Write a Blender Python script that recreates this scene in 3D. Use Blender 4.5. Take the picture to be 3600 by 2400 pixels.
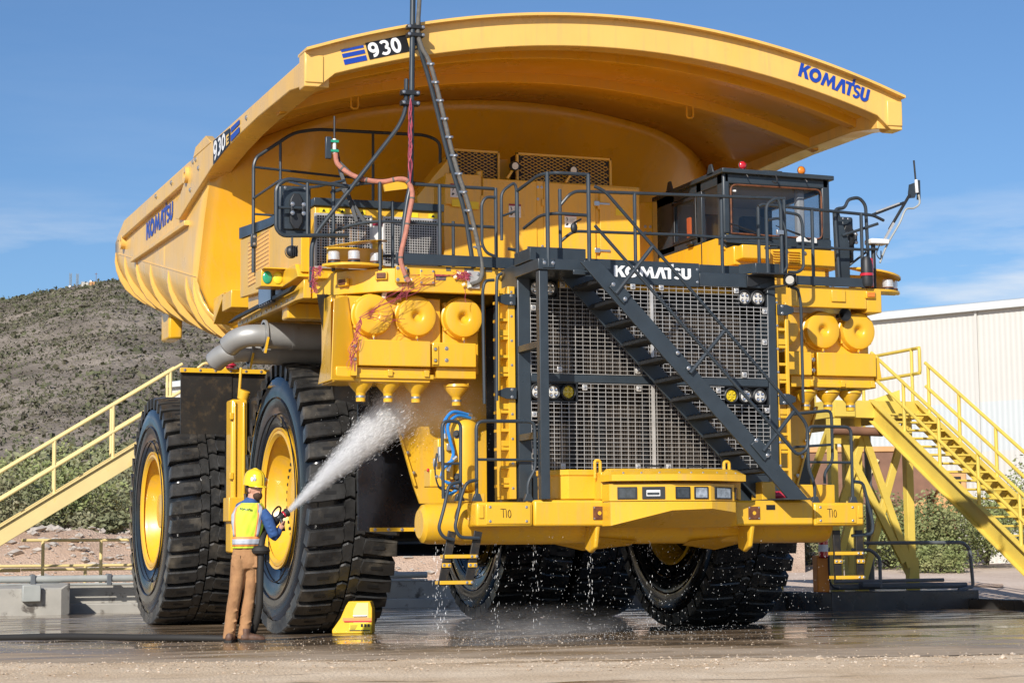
import bpy, bmesh, math, random
from math import sin, cos, pi, radians, sqrt, atan2
from mathutils import Vector, Matrix, noise
V = Vector
for o in list(bpy.data.objects): bpy.data.objects.remove(o, do_unlink=True)
SC = bpy.context.scene
COL = SC.collection
rnd = random.Random(7)

# ------------------------------------------------------------------ camera
CAM = V((-10.667, -23.035, 0.923))
YAW, PITCH, ROLL = radians(20.609), radians(6.179), radians(-0.569)
fw = V((sin(YAW)*cos(PITCH), cos(YAW)*cos(PITCH), sin(PITCH)))
rt = V((cos(YAW), -sin(YAW), 0.0)); up = rt.cross(fw)
R_ = rt*cos(ROLL)+up*sin(ROLL); U_ = up*cos(ROLL)-rt*sin(ROLL)
cd = bpy.data.cameras.new('camera'); cam = bpy.data.objects.new('camera', cd); COL.objects.link(cam)
m3 = Matrix((R_, U_, -fw)).transposed(); mw = m3.to_4x4(); mw.translation = CAM; cam.matrix_world = mw
cd.sensor_width = 36.0; cd.lens = 36.0*7258.0/3600.0; cd.clip_start = 0.5; cd.clip_end = 6000
SC.camera = cam

# ------------------------------------------------------------------ light
SUN_AZ, SUN_EL = radians(40.0), radians(29.0)      # azimuth of travel measured from +y towards +x
travel = V((sin(SUN_AZ)*cos(SUN_EL), cos(SUN_AZ)*cos(SUN_EL), -sin(SUN_EL)))
sd = bpy.data.lights.new('sun', 'SUN'); sun = bpy.data.objects.new('sun', sd); COL.objects.link(sun)
sd.energy = 3.7; sd.angle = radians(0.53); sd.color = (1.0, 0.95, 0.87)
sun.rotation_euler = travel.to_track_quat('-Z', 'Y').to_euler(); sun.location = (-10, -12, 16)
W = bpy.data.worlds.new('World'); SC.world = W; W.use_nodes = True
nt = W.node_tree; nt.nodes.clear()
wo = nt.nodes.new('ShaderNodeOutputWorld'); bg = nt.nodes.new('ShaderNodeBackground')
sky = nt.nodes.new('ShaderNodeTexSky'); sky.sky_type = 'NISHITA'; sky.sun_disc = False
sky.sun_elevation = SUN_EL; sky.sun_rotation = atan2(-travel.x, -travel.y)
sky.altitude = 900; sky.air_density = 1.0; sky.dust_density = 1.4; sky.ozone_density = 6.0
bg.inputs['Strength'].default_value = 0.075
# thin cirrus low over the horizon, all the way round
tc = nt.nodes.new('ShaderNodeTexCoord'); sep = nt.nodes.new('ShaderNodeSeparateXYZ')
mp = nt.nodes.new('ShaderNodeMapping'); mp.inputs['Scale'].default_value = (2.2, 2.2, 14.0); mp.inputs['Location'].default_value = (3.37, 0.39, 0.2)
nz = nt.nodes.new('ShaderNodeTexNoise'); nz.inputs['Scale'].default_value = 2.6; nz.inputs['Detail'].default_value = 7; nz.inputs['Roughness'].default_value = 0.58
rp = nt.nodes.new('ShaderNodeValToRGB'); rp.color_ramp.elements[0].position = 0.46; rp.color_ramp.elements[1].position = 0.70
r2 = nt.nodes.new('ShaderNodeValToRGB')
e = r2.color_ramp.elements; e[0].position = 0.0; e[0].color = (1, 1, 1, 1); e[1].position = 0.30; e[1].color = (0, 0, 0, 1)
q = e.new(0.13); q.color = (1, 1, 1, 1); q = e.new(0.18); q.color = (.06, .06, .06, 1)
mu = nt.nodes.new('ShaderNodeMath'); mu.operation = 'MULTIPLY'
m2 = nt.nodes.new('ShaderNodeMath'); m2.operation = 'MULTIPLY'; m2.inputs[1].default_value = 0.85
mx = nt.nodes.new('ShaderNodeMixRGB'); mx.inputs[2].default_value = (7.5, 7.8, 8.2, 1)
L = nt.links.new
L(tc.outputs['Generated'], mp.inputs['Vector']); L(mp.outputs[0], nz.inputs['Vector']); L(nz.outputs['Fac'], rp.inputs[0])
L(tc.outputs['Generated'], sep.inputs[0]); L(sep.outputs['Z'], r2.inputs[0])
L(rp.outputs[0], mu.inputs[0]); L(r2.outputs[0], mu.inputs[1]); L(mu.outputs[0], m2.inputs[0]); L(m2.outputs[0], mx.inputs[0])
hs = nt.nodes.new('ShaderNodeHueSaturation'); hs.inputs['Saturation'].default_value = 1.03; L(sky.outputs[0], hs.inputs['Color']); L(hs.outputs[0], mx.inputs[1]); L(mx.outputs[0], bg.inputs['Color']); L(bg.outputs[0], wo.inputs[0])
SC.view_settings.view_transform = 'Standard'; SC.view_settings.look = 'None'
SC.view_settings.exposure = 0.6; SC.view_settings.gamma = 1.0
SC.render.engine = 'CYCLES'; SC.cycles.volume_bounces = 4

# ------------------------------------------------------------------ materials
def mat(name, col, rough=0.5, metal=0.0, var=0.0, vscale=3.0, bump=0.0, bscale=40.0, spec=0.5, col2=None, mix=(0.45, 0.62),
        mscale=4.0, emis=None, alpha=1.0, trans=0.0, rvar=0.0, coat=0.0, detail=5, streak=0.0):
    m = bpy.data.materials.new(name); m.use_nodes = True
    t = m.node_tree; b = t.nodes['Principled BSDF']
    b.inputs['Roughness'].default_value = rough; b.inputs['Metallic'].default_value = metal
    b.inputs['Specular IOR Level'].default_value = spec; b.inputs['Coat Weight'].default_value = coat
    b.inputs['Coat Roughness'].default_value = 0.08
    b.inputs['Transmission Weight'].default_value = trans; b.inputs['Alpha'].default_value = alpha
    c4 = (*col, 1.0); b.inputs['Base Color'].default_value = c4
    L = t.links.new
    geo = t.nodes.new('ShaderNodeNewGeometry')
    cur = None
    if col2 is not None:
        n = t.nodes.new('ShaderNodeTexNoise'); n.inputs['Scale'].default_value = mscale; n.inputs['Detail'].default_value = detail; n.inputs['Roughness'].default_value = 0.62
        L(geo.outputs['Position'], n.inputs['Vector'])
        r = t.nodes.new('ShaderNodeValToRGB'); r.color_ramp.elements[0].position = mix[0]; r.color_ramp.elements[1].position = mix[1]
        r.color_ramp.elements[0].color = c4; r.color_ramp.elements[1].color = (*col2, 1.0)
        L(n.outputs['Fac'], r.inputs[0]); cur = r.outputs[0]
    if var > 0:
        n = t.nodes.new('ShaderNodeTexNoise'); n.inputs['Scale'].default_value = vscale; n.inputs['Detail'].default_value = 6
        L(geo.outputs['Position'], n.inputs['Vector'])
        mr = t.nodes.new('ShaderNodeMapRange'); mr.inputs[1].default_value = 0.3; mr.inputs[2].default_value = 0.7
        mr.inputs[3].default_value = 1-var; mr.inputs[4].default_value = 1+var
        L(n.outputs['Fac'], mr.inputs[0])
        h = t.nodes.new('ShaderNodeHueSaturation'); h.inputs['Color'].default_value = c4
        if cur: L(cur, h.inputs['Color'])
        L(mr.outputs[0], h.inputs['Value']); cur = h.outputs[0]
    if streak > 0:      # faint water runs and dust, stretched down the panel
        mp_ = t.nodes.new('ShaderNodeMapping'); mp_.inputs['Scale'].default_value = (7, 7, .55); L(geo.outputs['Position'], mp_.inputs['Vector'])
        n = t.nodes.new('ShaderNodeTexNoise'); n.inputs['Scale'].default_value = 1.4; n.inputs['Detail'].default_value = 7; n.inputs['Roughness'].default_value = .65; L(mp_.outputs[0], n.inputs['Vector'])
        r = t.nodes.new('ShaderNodeMapRange'); r.inputs[1].default_value = .50; r.inputs[2].default_value = .78; r.inputs[3].default_value = 0; r.inputs[4].default_value = streak; L(n.outputs['Fac'], r.inputs[0])
        mxs = t.nodes.new('ShaderNodeMixRGB'); mxs.inputs[1].default_value = c4; mxs.inputs[2].default_value = (.40, .29, .17, 1); L(r.outputs[0], mxs.inputs[0])
        if cur: L(cur, mxs.inputs[1])
        cur = mxs.outputs[0]
    if cur: L(cur, b.inputs['Base Color'])
    if rvar > 0:
        n = t.nodes.new('ShaderNodeTexNoise'); n.inputs['Scale'].default_value = 2.3; n.inputs['Detail'].default_value = 6
        L(geo.outputs['Position'], n.inputs['Vector'])
        mr = t.nodes.new('ShaderNodeMapRange'); mr.inputs[1].default_value = 0.35; mr.inputs[2].default_value = 0.65
        mr.inputs[3].default_value = max(0.02, rough-rvar); mr.inputs[4].default_value = min(1, rough+rvar)
        L(n.outputs['Fac'], mr.inputs[0]); L(mr.outputs[0], b.inputs['Roughness'])
    if bump > 0:
        n = t.nodes.new('ShaderNodeTexNoise'); n.inputs['Scale'].default_value = bscale; n.inputs['Detail'].default_value = 6
        L(geo.outputs['Position'], n.inputs['Vector'])
        bp = t.nodes.new('ShaderNodeBump'); bp.inputs['Strength'].default_value = bump; bp.inputs['Distance'].default_value = 0.02
        L(n.outputs['Fac'], bp.inputs['Height']); L(bp.outputs[0], b.inputs['Normal'])
    if emis:
        b.inputs['Emission Color'].default_value = (*emis[0], 1); b.inputs['Emission Strength'].default_value = emis[1]
    return m
YC = (0.74, 0.415, 0.022)
MT = dict(
 yellow=mat('yellow_paint', YC, 0.32, var=0.05, vscale=1.3, rvar=0.08, coat=0.25, col2=(0.64, 0.36, 0.03), mix=(0.58, 0.80), mscale=1.7, bump=0.03, bscale=3, streak=.38),
 body=mat('sunlit_body_paint', (0.78, 0.475, 0.12), 0.36, var=0.05, vscale=0.8, rvar=0.10, coat=0.2, col2=(0.74, 0.44, 0.09), mix=(0.5, 0.85), mscale=0.9, bump=0.04, bscale=2, streak=.42),  # same paint, paler: sunlit haze put into the outer panels' colour
 bodyin=mat('shaded_body_paint', (0.76, 0.365, 0.014), 0.34, var=0.05, vscale=0.8, rvar=0.10, coat=0.25, col2=(0.70, 0.335, 0.02), mix=(0.5, 0.85), mscale=0.9, bump=0.04, bscale=2, streak=.2),  # same paint, deeper: canopy shade put into the wall and ceiling colour
 dark=mat('charcoal_paint', (0.030, 0.040, 0.050), 0.34, var=0.12, vscale=6, rvar=0.08),
 dark2=mat('black_bracket', (0.016, 0.018, 0.021), 0.5, var=0.2, vscale=8),
 rubber=mat('wet_rubber', (0.027, 0.0265, 0.026), 0.36, var=0.35, vscale=5, rvar=0.20, bump=0.35, bscale=13, col2=(0.11, 0.095, 0.075), mix=(0.52, 0.76), mscale=2.6, detail=9),
 rubber2=mat('wet_sidewall', (0.010, 0.0105, 0.012), 0.13, var=0.3, vscale=5, rvar=0.10, bump=0.06, bscale=5, col2=(0.035, 0.031, 0.027), mix=(0.6, 0.85), mscale=2.5),
 flap=mat('rubber_flap', (0.016, 0.014, 0.012), 0.45, var=0.3, vscale=3, col2=(0.075, 0.05, 0.025), mix=(0.52, 0.8), mscale=9),
 flapwet=mat('wet_rubber_flap', (0.012, 0.013, 0.017), 0.22, var=0.3, vscale=3, rvar=0.1, bump=0.1, bscale=5),
 galv=mat('galvanised_wire', (0.60, 0.575, 0.54), 0.42, 0.5, var=0.12, vscale=9),
 steel=mat('zinc_steel', (0.55, 0.55, 0.55), 0.32, 0.9),
 white=mat('white_print', (0.80, 0.80, 0.79), 0.4),
 blue=mat('blue_print', (0.012, 0.055, 0.36), 0.35),
 blackp=mat('black_print', (0.012, 0.012, 0.014), 0.4),
 eprint=mat('tan_print', (0.80, 0.50, 0.12), 0.4),
 core=mat('radiator_core', (0.014, 0.012, 0.010), 0.6, var=0.3, vscale=12, col2=(0.07, 0.045, 0.03), mix=(0.5, 0.75), mscale=4),
 fin=mat('core_fin', (0.075, 0.060, 0.048), 0.5, 0.3, var=0.35, vscale=10),
 black=mat('matt_black', (0.008, 0.008, 0.009), 0.7),
 grey=mat('muffler_steel', (0.34, 0.335, 0.32), 0.42, 0.35, var=0.08, vscale=4, col2=(0.22, 0.17, 0.12), mix=(0.66, 0.8), mscale=6),
 cable=mat('grey_cable_sleeve', (0.11, 0.105, 0.095), 0.75, var=0.2, vscale=20, bump=0.4, bscale=30),
 salmon=mat('salmon_cable_sleeve', (0.42, 0.165, 0.115), 0.75, var=0.15, vscale=14, bump=0.5, bscale=28),
 pink=mat('magenta_wire', (0.40, 0.06, 0.10), 0.6),
 tape=mat('wire_tag', (0.72, 0.66, 0.5), 0.7),
 lens=mat('lamp_lens', (0.62, 0.60, 0.55), 0.12, spec=0.8, coat=0.6),
 lensy=mat('yellow_lens', (0.62, 0.45, 0.01), 0.12, coat=0.6),
 led=mat('reflector_cup', (0.85, 0.85, 0.85), 0.10, 0.9),
 red=mat('red_lens', (0.50, 0.015, 0.03), 0.12, coat=0.8),
 amber=mat('amber_lens', (0.72, 0.20, 0.015), 0.15, coat=0.7),
 rust=mat('rust_plate', (0.16, 0.055, 0.02), 0.7, var=0.3, vscale=20, col2=(0.09, 0.03, 0.015), mscale=8),
 clear=mat('clear_lens', (0.86, 0.88, 0.9), 0.08, trans=0.0, alpha=0.45, coat=0.8),
 glass=mat('tinted_glass', (0.045, 0.060, 0.085), 0.04, spec=0.9, coat=1.0),
 screen=mat('panel_glass', (0.03, 0.035, 0.045), 0.08, coat=1.0, var=0.5, vscale=18),
 screenl=mat('wet_panel_glass', (0.24, 0.27, 0.31), 0.10, coat=1.0, var=0.5, vscale=22),
 interior=mat('cab_trim', (0.34, 0.36, 0.38), 0.7),
 seat=mat('seat_fabric', (0.02, 0.022, 0.026), 0.8),
 orange=mat('orange_belt', (0.72, 0.15, 0.03), 0.6),
 sticky=mat('yellow_sticker', (0.80, 0.60, 0.02), 0.5),
 stickw=mat('white_sticker', (0.74, 0.74, 0.72), 0.5),
 stickr=mat('maroon_sticker', (0.28, 0.02, 0.05), 0.5),
 green=mat('green_lens', (0.02, 0.30, 0.16), 0.2, coat=0.6),
 ylens=mat('yellow_signal_lens', (0.75, 0.60, 0.03), 0.2, coat=0.6),
 bluehose=mat('blue_hose', (0.02, 0.20, 0.55), 0.4),
 solar=mat('solar_glass', (0.03, 0.04, 0.07), 0.1, coat=1.0),
 crimson=mat('red_coupling', (0.42, 0.02, 0.05), 0.4),
 lemon=mat('lemon_tower_paint', (0.68, 0.50, 0.085), 0.5, var=0.08, vscale=2, bump=0.04, bscale=6, col2=(0.58, 0.42, 0.07), mix=(0.55, 0.8), mscale=3),
 pale=mat('pale_yellow_paint', (0.70, 0.55, 0.24), 0.55, var=0.06, vscale=2, col2=(0.66, 0.46, 0.10), mix=(0.6, 0.85), mscale=4),  # pale cream yellow with patches of deeper yellow
 pipe=mat('grey_pipe', (0.33, 0.34, 0.32), 0.55, var=0.1),
 piped=mat('dark_grey_pipe', (0.11, 0.12, 0.13), 0.45, var=0.15),
 orangep=mat('orange_post_paint', (0.66, 0.22, 0.02), 0.5, var=0.1),
 clad=mat('white_cladding', (0.54, 0.525, 0.485), 0.55, var=0.03, vscale=0.6),
 cladblue=mat('translucent_cladding', (0.50, 0.53, 0.53), 0.45, var=0.03, vscale=0.6),
 roofm=mat('roof_steel', (0.56, 0.58, 0.57), 0.45, var=0.04),
 awning=mat('grey_roof_sheet', (0.30, 0.31, 0.30), 0.5, var=0.08),
 maroon=mat('maroon_frame', (0.20, 0.03, 0.04), 0.5),
 tan=mat('dusty_tan_paint', (0.55, 0.30, 0.12), 0.6, var=0.08),
 brownm=mat('dusty_brown_steel', (0.20, 0.10, 0.06), 0.7, var=0.15),
)
MT['wglass'] = mat('window_glass', (0.020, 0.040, 0.075), 0.03, spec=0.8, alpha=0.27, coat=1.0)
# ------------------------------------------------------------------ mesh helpers
class MB:
    def __init__(s): s.v = []; s.f = []; s.mi = []; s.cur = 0
    def add(s, vs, fs):
        b = len(s.v); s.v += [tuple(p) for p in vs]; s.f += [tuple(i+b for i in f) for f in fs]; s.mi += [s.cur]*len(fs); return s
    def join(s, o):
        b = len(s.v); s.v += o.v; s.f += [tuple(i+b for i in f) for f in o.f]; s.mi += o.mi; return s
    def box(s, x0, x1, y0, y1, z0, z1):
        vs = [(x, y, z) for z in (z0, z1) for y in (y0, y1) for x in (x0, x1)]
        return s.add(vs, [(0, 2, 3, 1), (4, 5, 7, 6), (0, 1, 5, 4), (2, 6, 7, 3), (0, 4, 6, 2), (1, 3, 7, 5)])
    def obox(s, c, size, rot=None):
        b = MB().box(-size[0]/2, size[0]/2, -size[1]/2, size[1]/2, -size[2]/2, size[2]/2)
        M = rot if rot is not None else Matrix.Identity(3)
        return s.add([M @ V(p)+V(c) for p in b.v], b.f)
    def bar(s, p, q, w, h, upv=(0, 0, 1)):
        p = V(p); q = V(q); d = (q-p).normalized(); a = d.cross(V(upv))
        if a.length < 1e-4: a = d.cross(V((0, 1, 0)))
        a.normalize(); b = a.cross(d)
        vs = [e+a*(w/2*sx)+b*(h/2*sz) for e in (p, q) for sx, sz in ((-1, -1), (1, -1), (1, 1), (-1, 1))]
        return s.add(vs, [(0, 1, 2, 3), (7, 6, 5, 4), (0, 4, 5, 1), (1, 5, 6, 2), (2, 6, 7, 3), (3, 7, 4, 0)])
    def tube(s, pts, r, n=8, cap=True, closed=False):
        pts = [V(p) for p in pts]; N = len(pts); rs = r if isinstance(r, (list, tuple)) else [r]*N
        a = None; vs = []
        for i, p in enumerate(pts):
            if closed: d = (pts[(i+1) % N]-pts[i-1])
            else: d = pts[min(i+1, N-1)]-pts[max(i-1, 0)]
            d.normalize()
            if a is None:
                a = d.cross(V((0, 0, 1)))
                if a.length < 1e-3: a = d.cross(V((0, 1, 0)))
            else: a = a-d*a.dot(d)
            a.normalize(); b = d.cross(a)
            vs += [p+(a*cos(2*pi*k/n)+b*sin(2*pi*k/n))*rs[i] for k in range(n)]
        fs = []
        for i in range(N if closed else N-1):
            j = (i+1) % N
            for k in range(n): fs.append((i*n+k, i*n+(k+1) % n, j*n+(k+1) % n, j*n+k))
        if cap and not closed: fs += [tuple(range(n-1, -1, -1)), tuple((N-1)*n+k for k in range(n))]
        return s.add(vs, fs)
    def prism(s, pts, vec):
        n = len(pts); pts = [V(p) for p in pts]; vec = V(vec)
        return s.add(pts+[p+vec for p in pts], [tuple(range(n-1, -1, -1)), tuple(range(n, 2*n))]+[(i, (i+1) % n, n+(i+1) % n, n+i) for i in range(n)])
    def lathe(s, prof, o, axis, n=32, closed_prof=False):
        ax = V(axis).normalized(); a = ax.cross(V((0, 0, 1)))
        if a.length < 1e-3: a = V((1, 0, 0))
        a.normalize(); b = ax.cross(a); o = V(o); vs = []; fs = []
        for r, h in prof:
            vs += [o+ax*h+(a*cos(2*pi*k/n)+b*sin(2*pi*k/n))*r for k in range(n)]
        m = len(prof)
        for i in range(m if closed_prof else m-1):
            j = (i+1) % m
            for k in range(n): fs.append((i*n+k, i*n+(k+1) % n, j*n+(k+1) % n, j*n+k))
        return s.add(vs, fs)
    def disc(s, o, axis, r, n=24):
        ax = V(axis).normalized(); a = ax.cross(V((0, 0, 1)))
        if a.length < 1e-3: a = V((1, 0, 0))
        a.normalize(); b = ax.cross(a); o = V(o)
        return s.add([o+(a*cos(2*pi*k/n)+b*sin(2*pi*k/n))*r for k in range(n)], [tuple(range(n))])
    def cyl(s, p, q, r, n=16, r2=None):
        return s.tube([p, q], [r, r if r2 is None else r2], n)
    def ell(s, c, r, nu=14, nv=10, rot=None):
        vs = []; fs = []; c = V(c)
        for i in range(nv+1):
            t = pi*i/nv
            for k in range(nu):
                p = V((r[0]*sin(t)*cos(2*pi*k/nu), r[1]*sin(t)*sin(2*pi*k/nu), r[2]*cos(t)))
                if rot is not None: p = rot @ p
                vs.append(c+p)
        for i in range(nv):
            for k in range(nu): fs.append((i*nu+k, (i+1)*nu+k, (i+1)*nu+(k+1) % nu, i*nu+(k+1) % nu))
        return s.add(vs, fs)
    def grid(s, fn, nu, nv, wrap=False):
        vs = [fn(i/nu, j/nv) for i in range(nu+1) for j in range(nv+1)]
        fs = [(i*(nv+1)+j, (i+1)*(nv+1)+j, (i+1)*(nv+1)+j+1, i*(nv+1)+j+1) for i in range(nu) for j in range(nv)]
        return s.add(vs, fs)
    def mesh(s, name, mats, sharp=35):
        me = bpy.data.meshes.new(name); me.from_pydata(s.v, [], s.f)
        for m in (mats if isinstance(mats, (list, tuple)) else [mats]): me.materials.append(MT[m] if isinstance(m, str) else m)
        if any(s.mi): me.polygons.foreach_set('material_index', s.mi)
        me.update()
        bm = bmesh.new(); bm.from_mesh(me); bmesh.ops.recalc_face_normals(bm, faces=bm.faces); bm.to_mesh(me); bm.free()
        if sharp: me.shade_smooth(); me.set_sharp_from_angle(angle=radians(sharp))
        return me
def obj(name, mb, mats, parent=None, bevel=0, solid=0, sharp=35, kind=None, seg=2):
    me = mb.mesh(name, mats, sharp) if isinstance(mb, MB) else mb
    o = bpy.data.objects.new(name, me); COL.objects.link(o)
    if parent is not None: o.parent = parent
    if solid: m = o.modifiers.new('solid', 'SOLIDIFY'); m.thickness = solid; m.offset = 0
    if bevel:
        m = o.modifiers.new('bevel', 'BEVEL'); m.width = bevel; m.segments = seg; m.limit_method = 'ANGLE'; m.angle_limit = radians(40)
    if kind: o['kind'] = kind
    return o
def inst(name, me, parent, M=None, loc=None):
    o = bpy.data.objects.new(name, me); COL.objects.link(o)
    if parent is not None: o.parent = parent
    if M is not None: o.matrix_local = M
    if loc is not None: o.location = loc
    return o
def tag(o, label, cat, group=None, kind=None):
    o['label'] = label; o['category'] = cat
    if group: o['group'] = group
    if kind: o['kind'] = kind
    return o
def thing(name, label, cat, loc=(0, 0, 0), group=None, rz=0):
    o = bpy.data.objects.new(name, None); COL.objects.link(o); o.location = loc; o.rotation_euler = (0, 0, rz); o.empty_display_size = 0.2
    return tag(o, label, cat, group)
def fil(pts, rad=0.06, n=4, closed=False):
    pts = [V(p) for p in pts]; out = []
    N = len(pts)
    for i, p in enumerate(pts):
        if not closed and (i == 0 or i == N-1): out.append(p); continue
        a = pts[i-1]-p; b = pts[(i+1) % N]-p; r = min(rad, a.length*.45, b.length*.45)
        p0 = p+a.normalized()*r; p1 = p+b.normalized()*r
        for k in range(n+1):
            t = k/n; out.append(p0*(1-t)**2+p*2*t*(1-t)+p1*t*t)
    return out
def interp(tab, x):
    if x <= tab[0][0]: return tab[0][1]
    for (a, b), (c, d) in zip(tab, tab[1:]):
        if x <= c: return b+(d-b)*(x-a)/(c-a)
    return tab[-1][1]
def spline(pts, n=6):
    pts = [V(p) for p in pts]; out = []
    for i in range(len(pts)-1):
        p0 = pts[max(i-1, 0)]; p1 = pts[i]; p2 = pts[i+1]; p3 = pts[min(i+2, len(pts)-1)]
        for k in range(n):
            t = k/n
            out.append(0.5*((2*p1)+(p2-p0)*t+(2*p0-5*p1+4*p2-p3)*t*t+(3*p1-p0-3*p2+p3)*t**3))
    out.append(pts[-1]); return out

# ------------------------------------------------------------------ lettering (flat print, built as thin raised film)
def strip2(pts, w, closed=False):
    out = []; N = len(pts)
    for i in range(N):
        if closed: d = (pts[(i+1) % N][0]-pts[i-1][0], pts[(i+1) % N][1]-pts[i-1][1])
        else:
            a = pts[max(i-1, 0)]; b = pts[min(i+1, N-1)]; d = (b[0]-a[0], b[1]-a[1])
        l = sqrt(d[0]**2+d[1]**2) or 1
        ww = w[i] if isinstance(w, list) else w
        out.append(((pts[i][0]-d[1]/l*ww/2, pts[i][1]+d[0]/l*ww/2), (pts[i][0]+d[1]/l*ww/2, pts[i][1]-d[0]/l*ww/2)))
    qs = []
    for i in range(N if closed else N-1):
        j = (i+1) % N; qs.append((out[i][0], out[j][0], out[j][1], out[i][1]))
    return qs
def arc2(cx, cy, rx, ry, a0, a1, n=18): return [(cx+rx*cos(radians(a0+(a1-a0)*k/n)), cy+ry*sin(radians(a0+(a1-a0)*k/n))) for k in range(n+1)]
def ring2(cx, cy, rx, ry, w, n=28): return strip2(arc2(cx, cy, rx-w/2, ry-w/2, 0, 360, n)[:-1], w, True)
def komatsu():
    """list of polygons in a box 5.6 wide, letters 1 high, tick above the T"""
    P = [[(0, 0), (.27, 0), (.27, .36), (.36, .46), (.56, 0), (.90, 0), (.55, .62), (.86, 1), (.54, 1), (.27, .66), (.27, 1), (0, 1)]]
    P += ring2(1.32, .5, .50, .52, .28)
    P += [[(1.86, 0), (2.11, 0), (2.22, .55), (2.42, .08), (2.50, .08), (2.70, .55), (2.81, 0), (3.06, 0), (2.88, 1), (2.68, 1), (2.46, .50), (2.24, 1), (2.04, 1)]]
    P += [[(3.03, 0), (3.29, 0), (3.52, .66), (3.66, 0), (3.93, 0), (3.70, 1), (3.38, 1)]]
    P += [[(3.78, .79), (3.78, 1), (4.30, 1), (4.30, 1.30), (4.50, 1.36), (4.50, .79), (4.30, .79), (4.30, 0), (4.05, 0), (4.05, .79)]]
    s = arc2(4.78, .71, .21, .20, 25, 270, 12)+arc2(4.78, .29, .21, .20, 90, -155, 12)
    P += strip2(s, .20)
    u = [(5.22, 1), (5.22, .4)]+arc2(5.46, .38, .24, .26, 180, 360, 12)+[(5.70, .4), (5.70, 1)]
    P += strip2(u, .25)
    return P
def digits930():
    P9 = ring2(.33, .66, .36, .36, .22)+strip2([(.58, .62)]+arc2(.28, .46, .31, .36, 10, -100, 8), .21)
    P3 = strip2(arc2(1.15, .72, .25, .21, 150, -80, 12)+arc2(1.15, .29, .27, .22, 80, -150, 12), .2)
    P0 = ring2(1.98, .5, .36, .54, .23)
    return [P9, P3, P0]
def letterE(): return [[(2.5, 0), (2.68, 0), (2.68, .72), (2.5, .72)], [(2.68, 0), (3.0, 0), (3.0, .16), (2.68, .16)], [(2.68, .29), (2.95, .29), (2.95, .44), (2.68, .44)], [(2.68, .56), (3.0, .56), (3.0, .72), (2.68, .72)]]
def t10():
    return strip2([(0, 1.0), (.62, .96)], .07)+strip2([(.30, .98), (.33, .02)], .07)+strip2([(.62, .88), (.66, .02)], .07)+ring2(.98, .45, .19, .45, .07, 16)
def rect2(x0, y0, x1, y1): return [[(x0, y0), (x1, y0), (x1, y1), (x0, y1)]]
def decal(name, polys, m, parent, fn, thick=None):
    mb = MB()
    for i, p in enumerate(polys):
        c0 = p[0]; e_ = 1e-3; f0 = V(fn(*c0)); n = (V(fn(c0[0]+e_, c0[1]))-f0).cross(V(fn(c0[0], c0[1]+e_))-f0).normalized()*(i % 24)*.00022
        mb.add([V(fn(*c))+n for c in p], [tuple(range(len(p)))])
    return obj(name, mb, m, parent, sharp=0)
BOLT = MB().lathe([(0.0, .016), (.016, .014), (.022, .008), (.022, .0), (.030, 0.0), (.030, -.006)], (0, 0, 0), (0, -1, 0), 8).mesh('bolt', 'steel', 0)
def bolts(parent, pts, s=1.0, axis='y', name='bolt'):
    for p in pts:
        M = Matrix.Translation(p)
        if axis == 'x': M = M @ Matrix.Rotation(-pi/2, 4, 'Z')
        if axis == 'z': M = M @ Matrix.Rotation(pi/2, 4, 'X')
        inst(name, BOLT, parent, M @ Matrix.Scale(s, 4))
# ================================================================== MINING TRUCK (x across, +y to the tail, z up; nose at y = -0.3)
TR = thing('mining_truck', 'huge yellow mining dump truck being washed on the wet slab', 'dump truck')

# ---------------------------------------------------------------- dump body
KA = 0.0423
def yc_wall(z): return interp([(4.2, 7.0), (5.3, 6.6), (6.2, 6.1), (7.0, 5.55), (7.75, 5.0)], z)
def y_wall(x, z):
    t = max(0.0, abs(x)-2.2)/1.95
    return yc_wall(z)+1.45*t*t
def z_low(x):
    ax = abs(x)
    if ax <= 2.75: return 4.30
    t = min(1, (ax-2.75)/1.35); return 5.30-1.0*sqrt(max(0, 1-t*t))
BX = 4.12
sec = [(-BX, 7.15), (-BX, 6.6), (-BX, 6.0), (-BX, 5.6)]+[(-(2.75+1.37*cos(a)), 5.30-1.0*sin(a)) for a in [radians(t) for t in range(0, 91, 9)]]+[(-1.4, 4.30), (0, 4.30)]
sec = sec+[(-x, z) for x, z in reversed(sec[:-1])]
def sec_pt(i, y):
    x, h = sec[i]
    k = 0.205*(min(1.0, max(0.0, (7.15-h)/1.75)))
    return V((x, y, h+k*max(0, y-8.0)))
YEND = 15.35
mb = MB(); rows = 15
def shell(u, v):
    i = round(u*(len(sec)-1)); x, h = sec[i]; y0 = y_wall(x, h)
    ye = YEND-max(0, (h-6.4))*1.1 if h > 6.4 else YEND
    return sec_pt(i, y0+(ye-y0)*v)
mb.grid(shell, len(sec)-1, rows)
def wall(u, v):
    x = -BX+2*BX*u; zl = z_low(x); zt = 7.74-KA*x*x
    z = zl+(zt-zl)*v
    return V((x, y_wall(x, z), z))
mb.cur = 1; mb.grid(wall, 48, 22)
BODY = obj('dump_body', mb, ['body', 'bodyin'], TR, solid=0.05, sharp=30)
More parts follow.
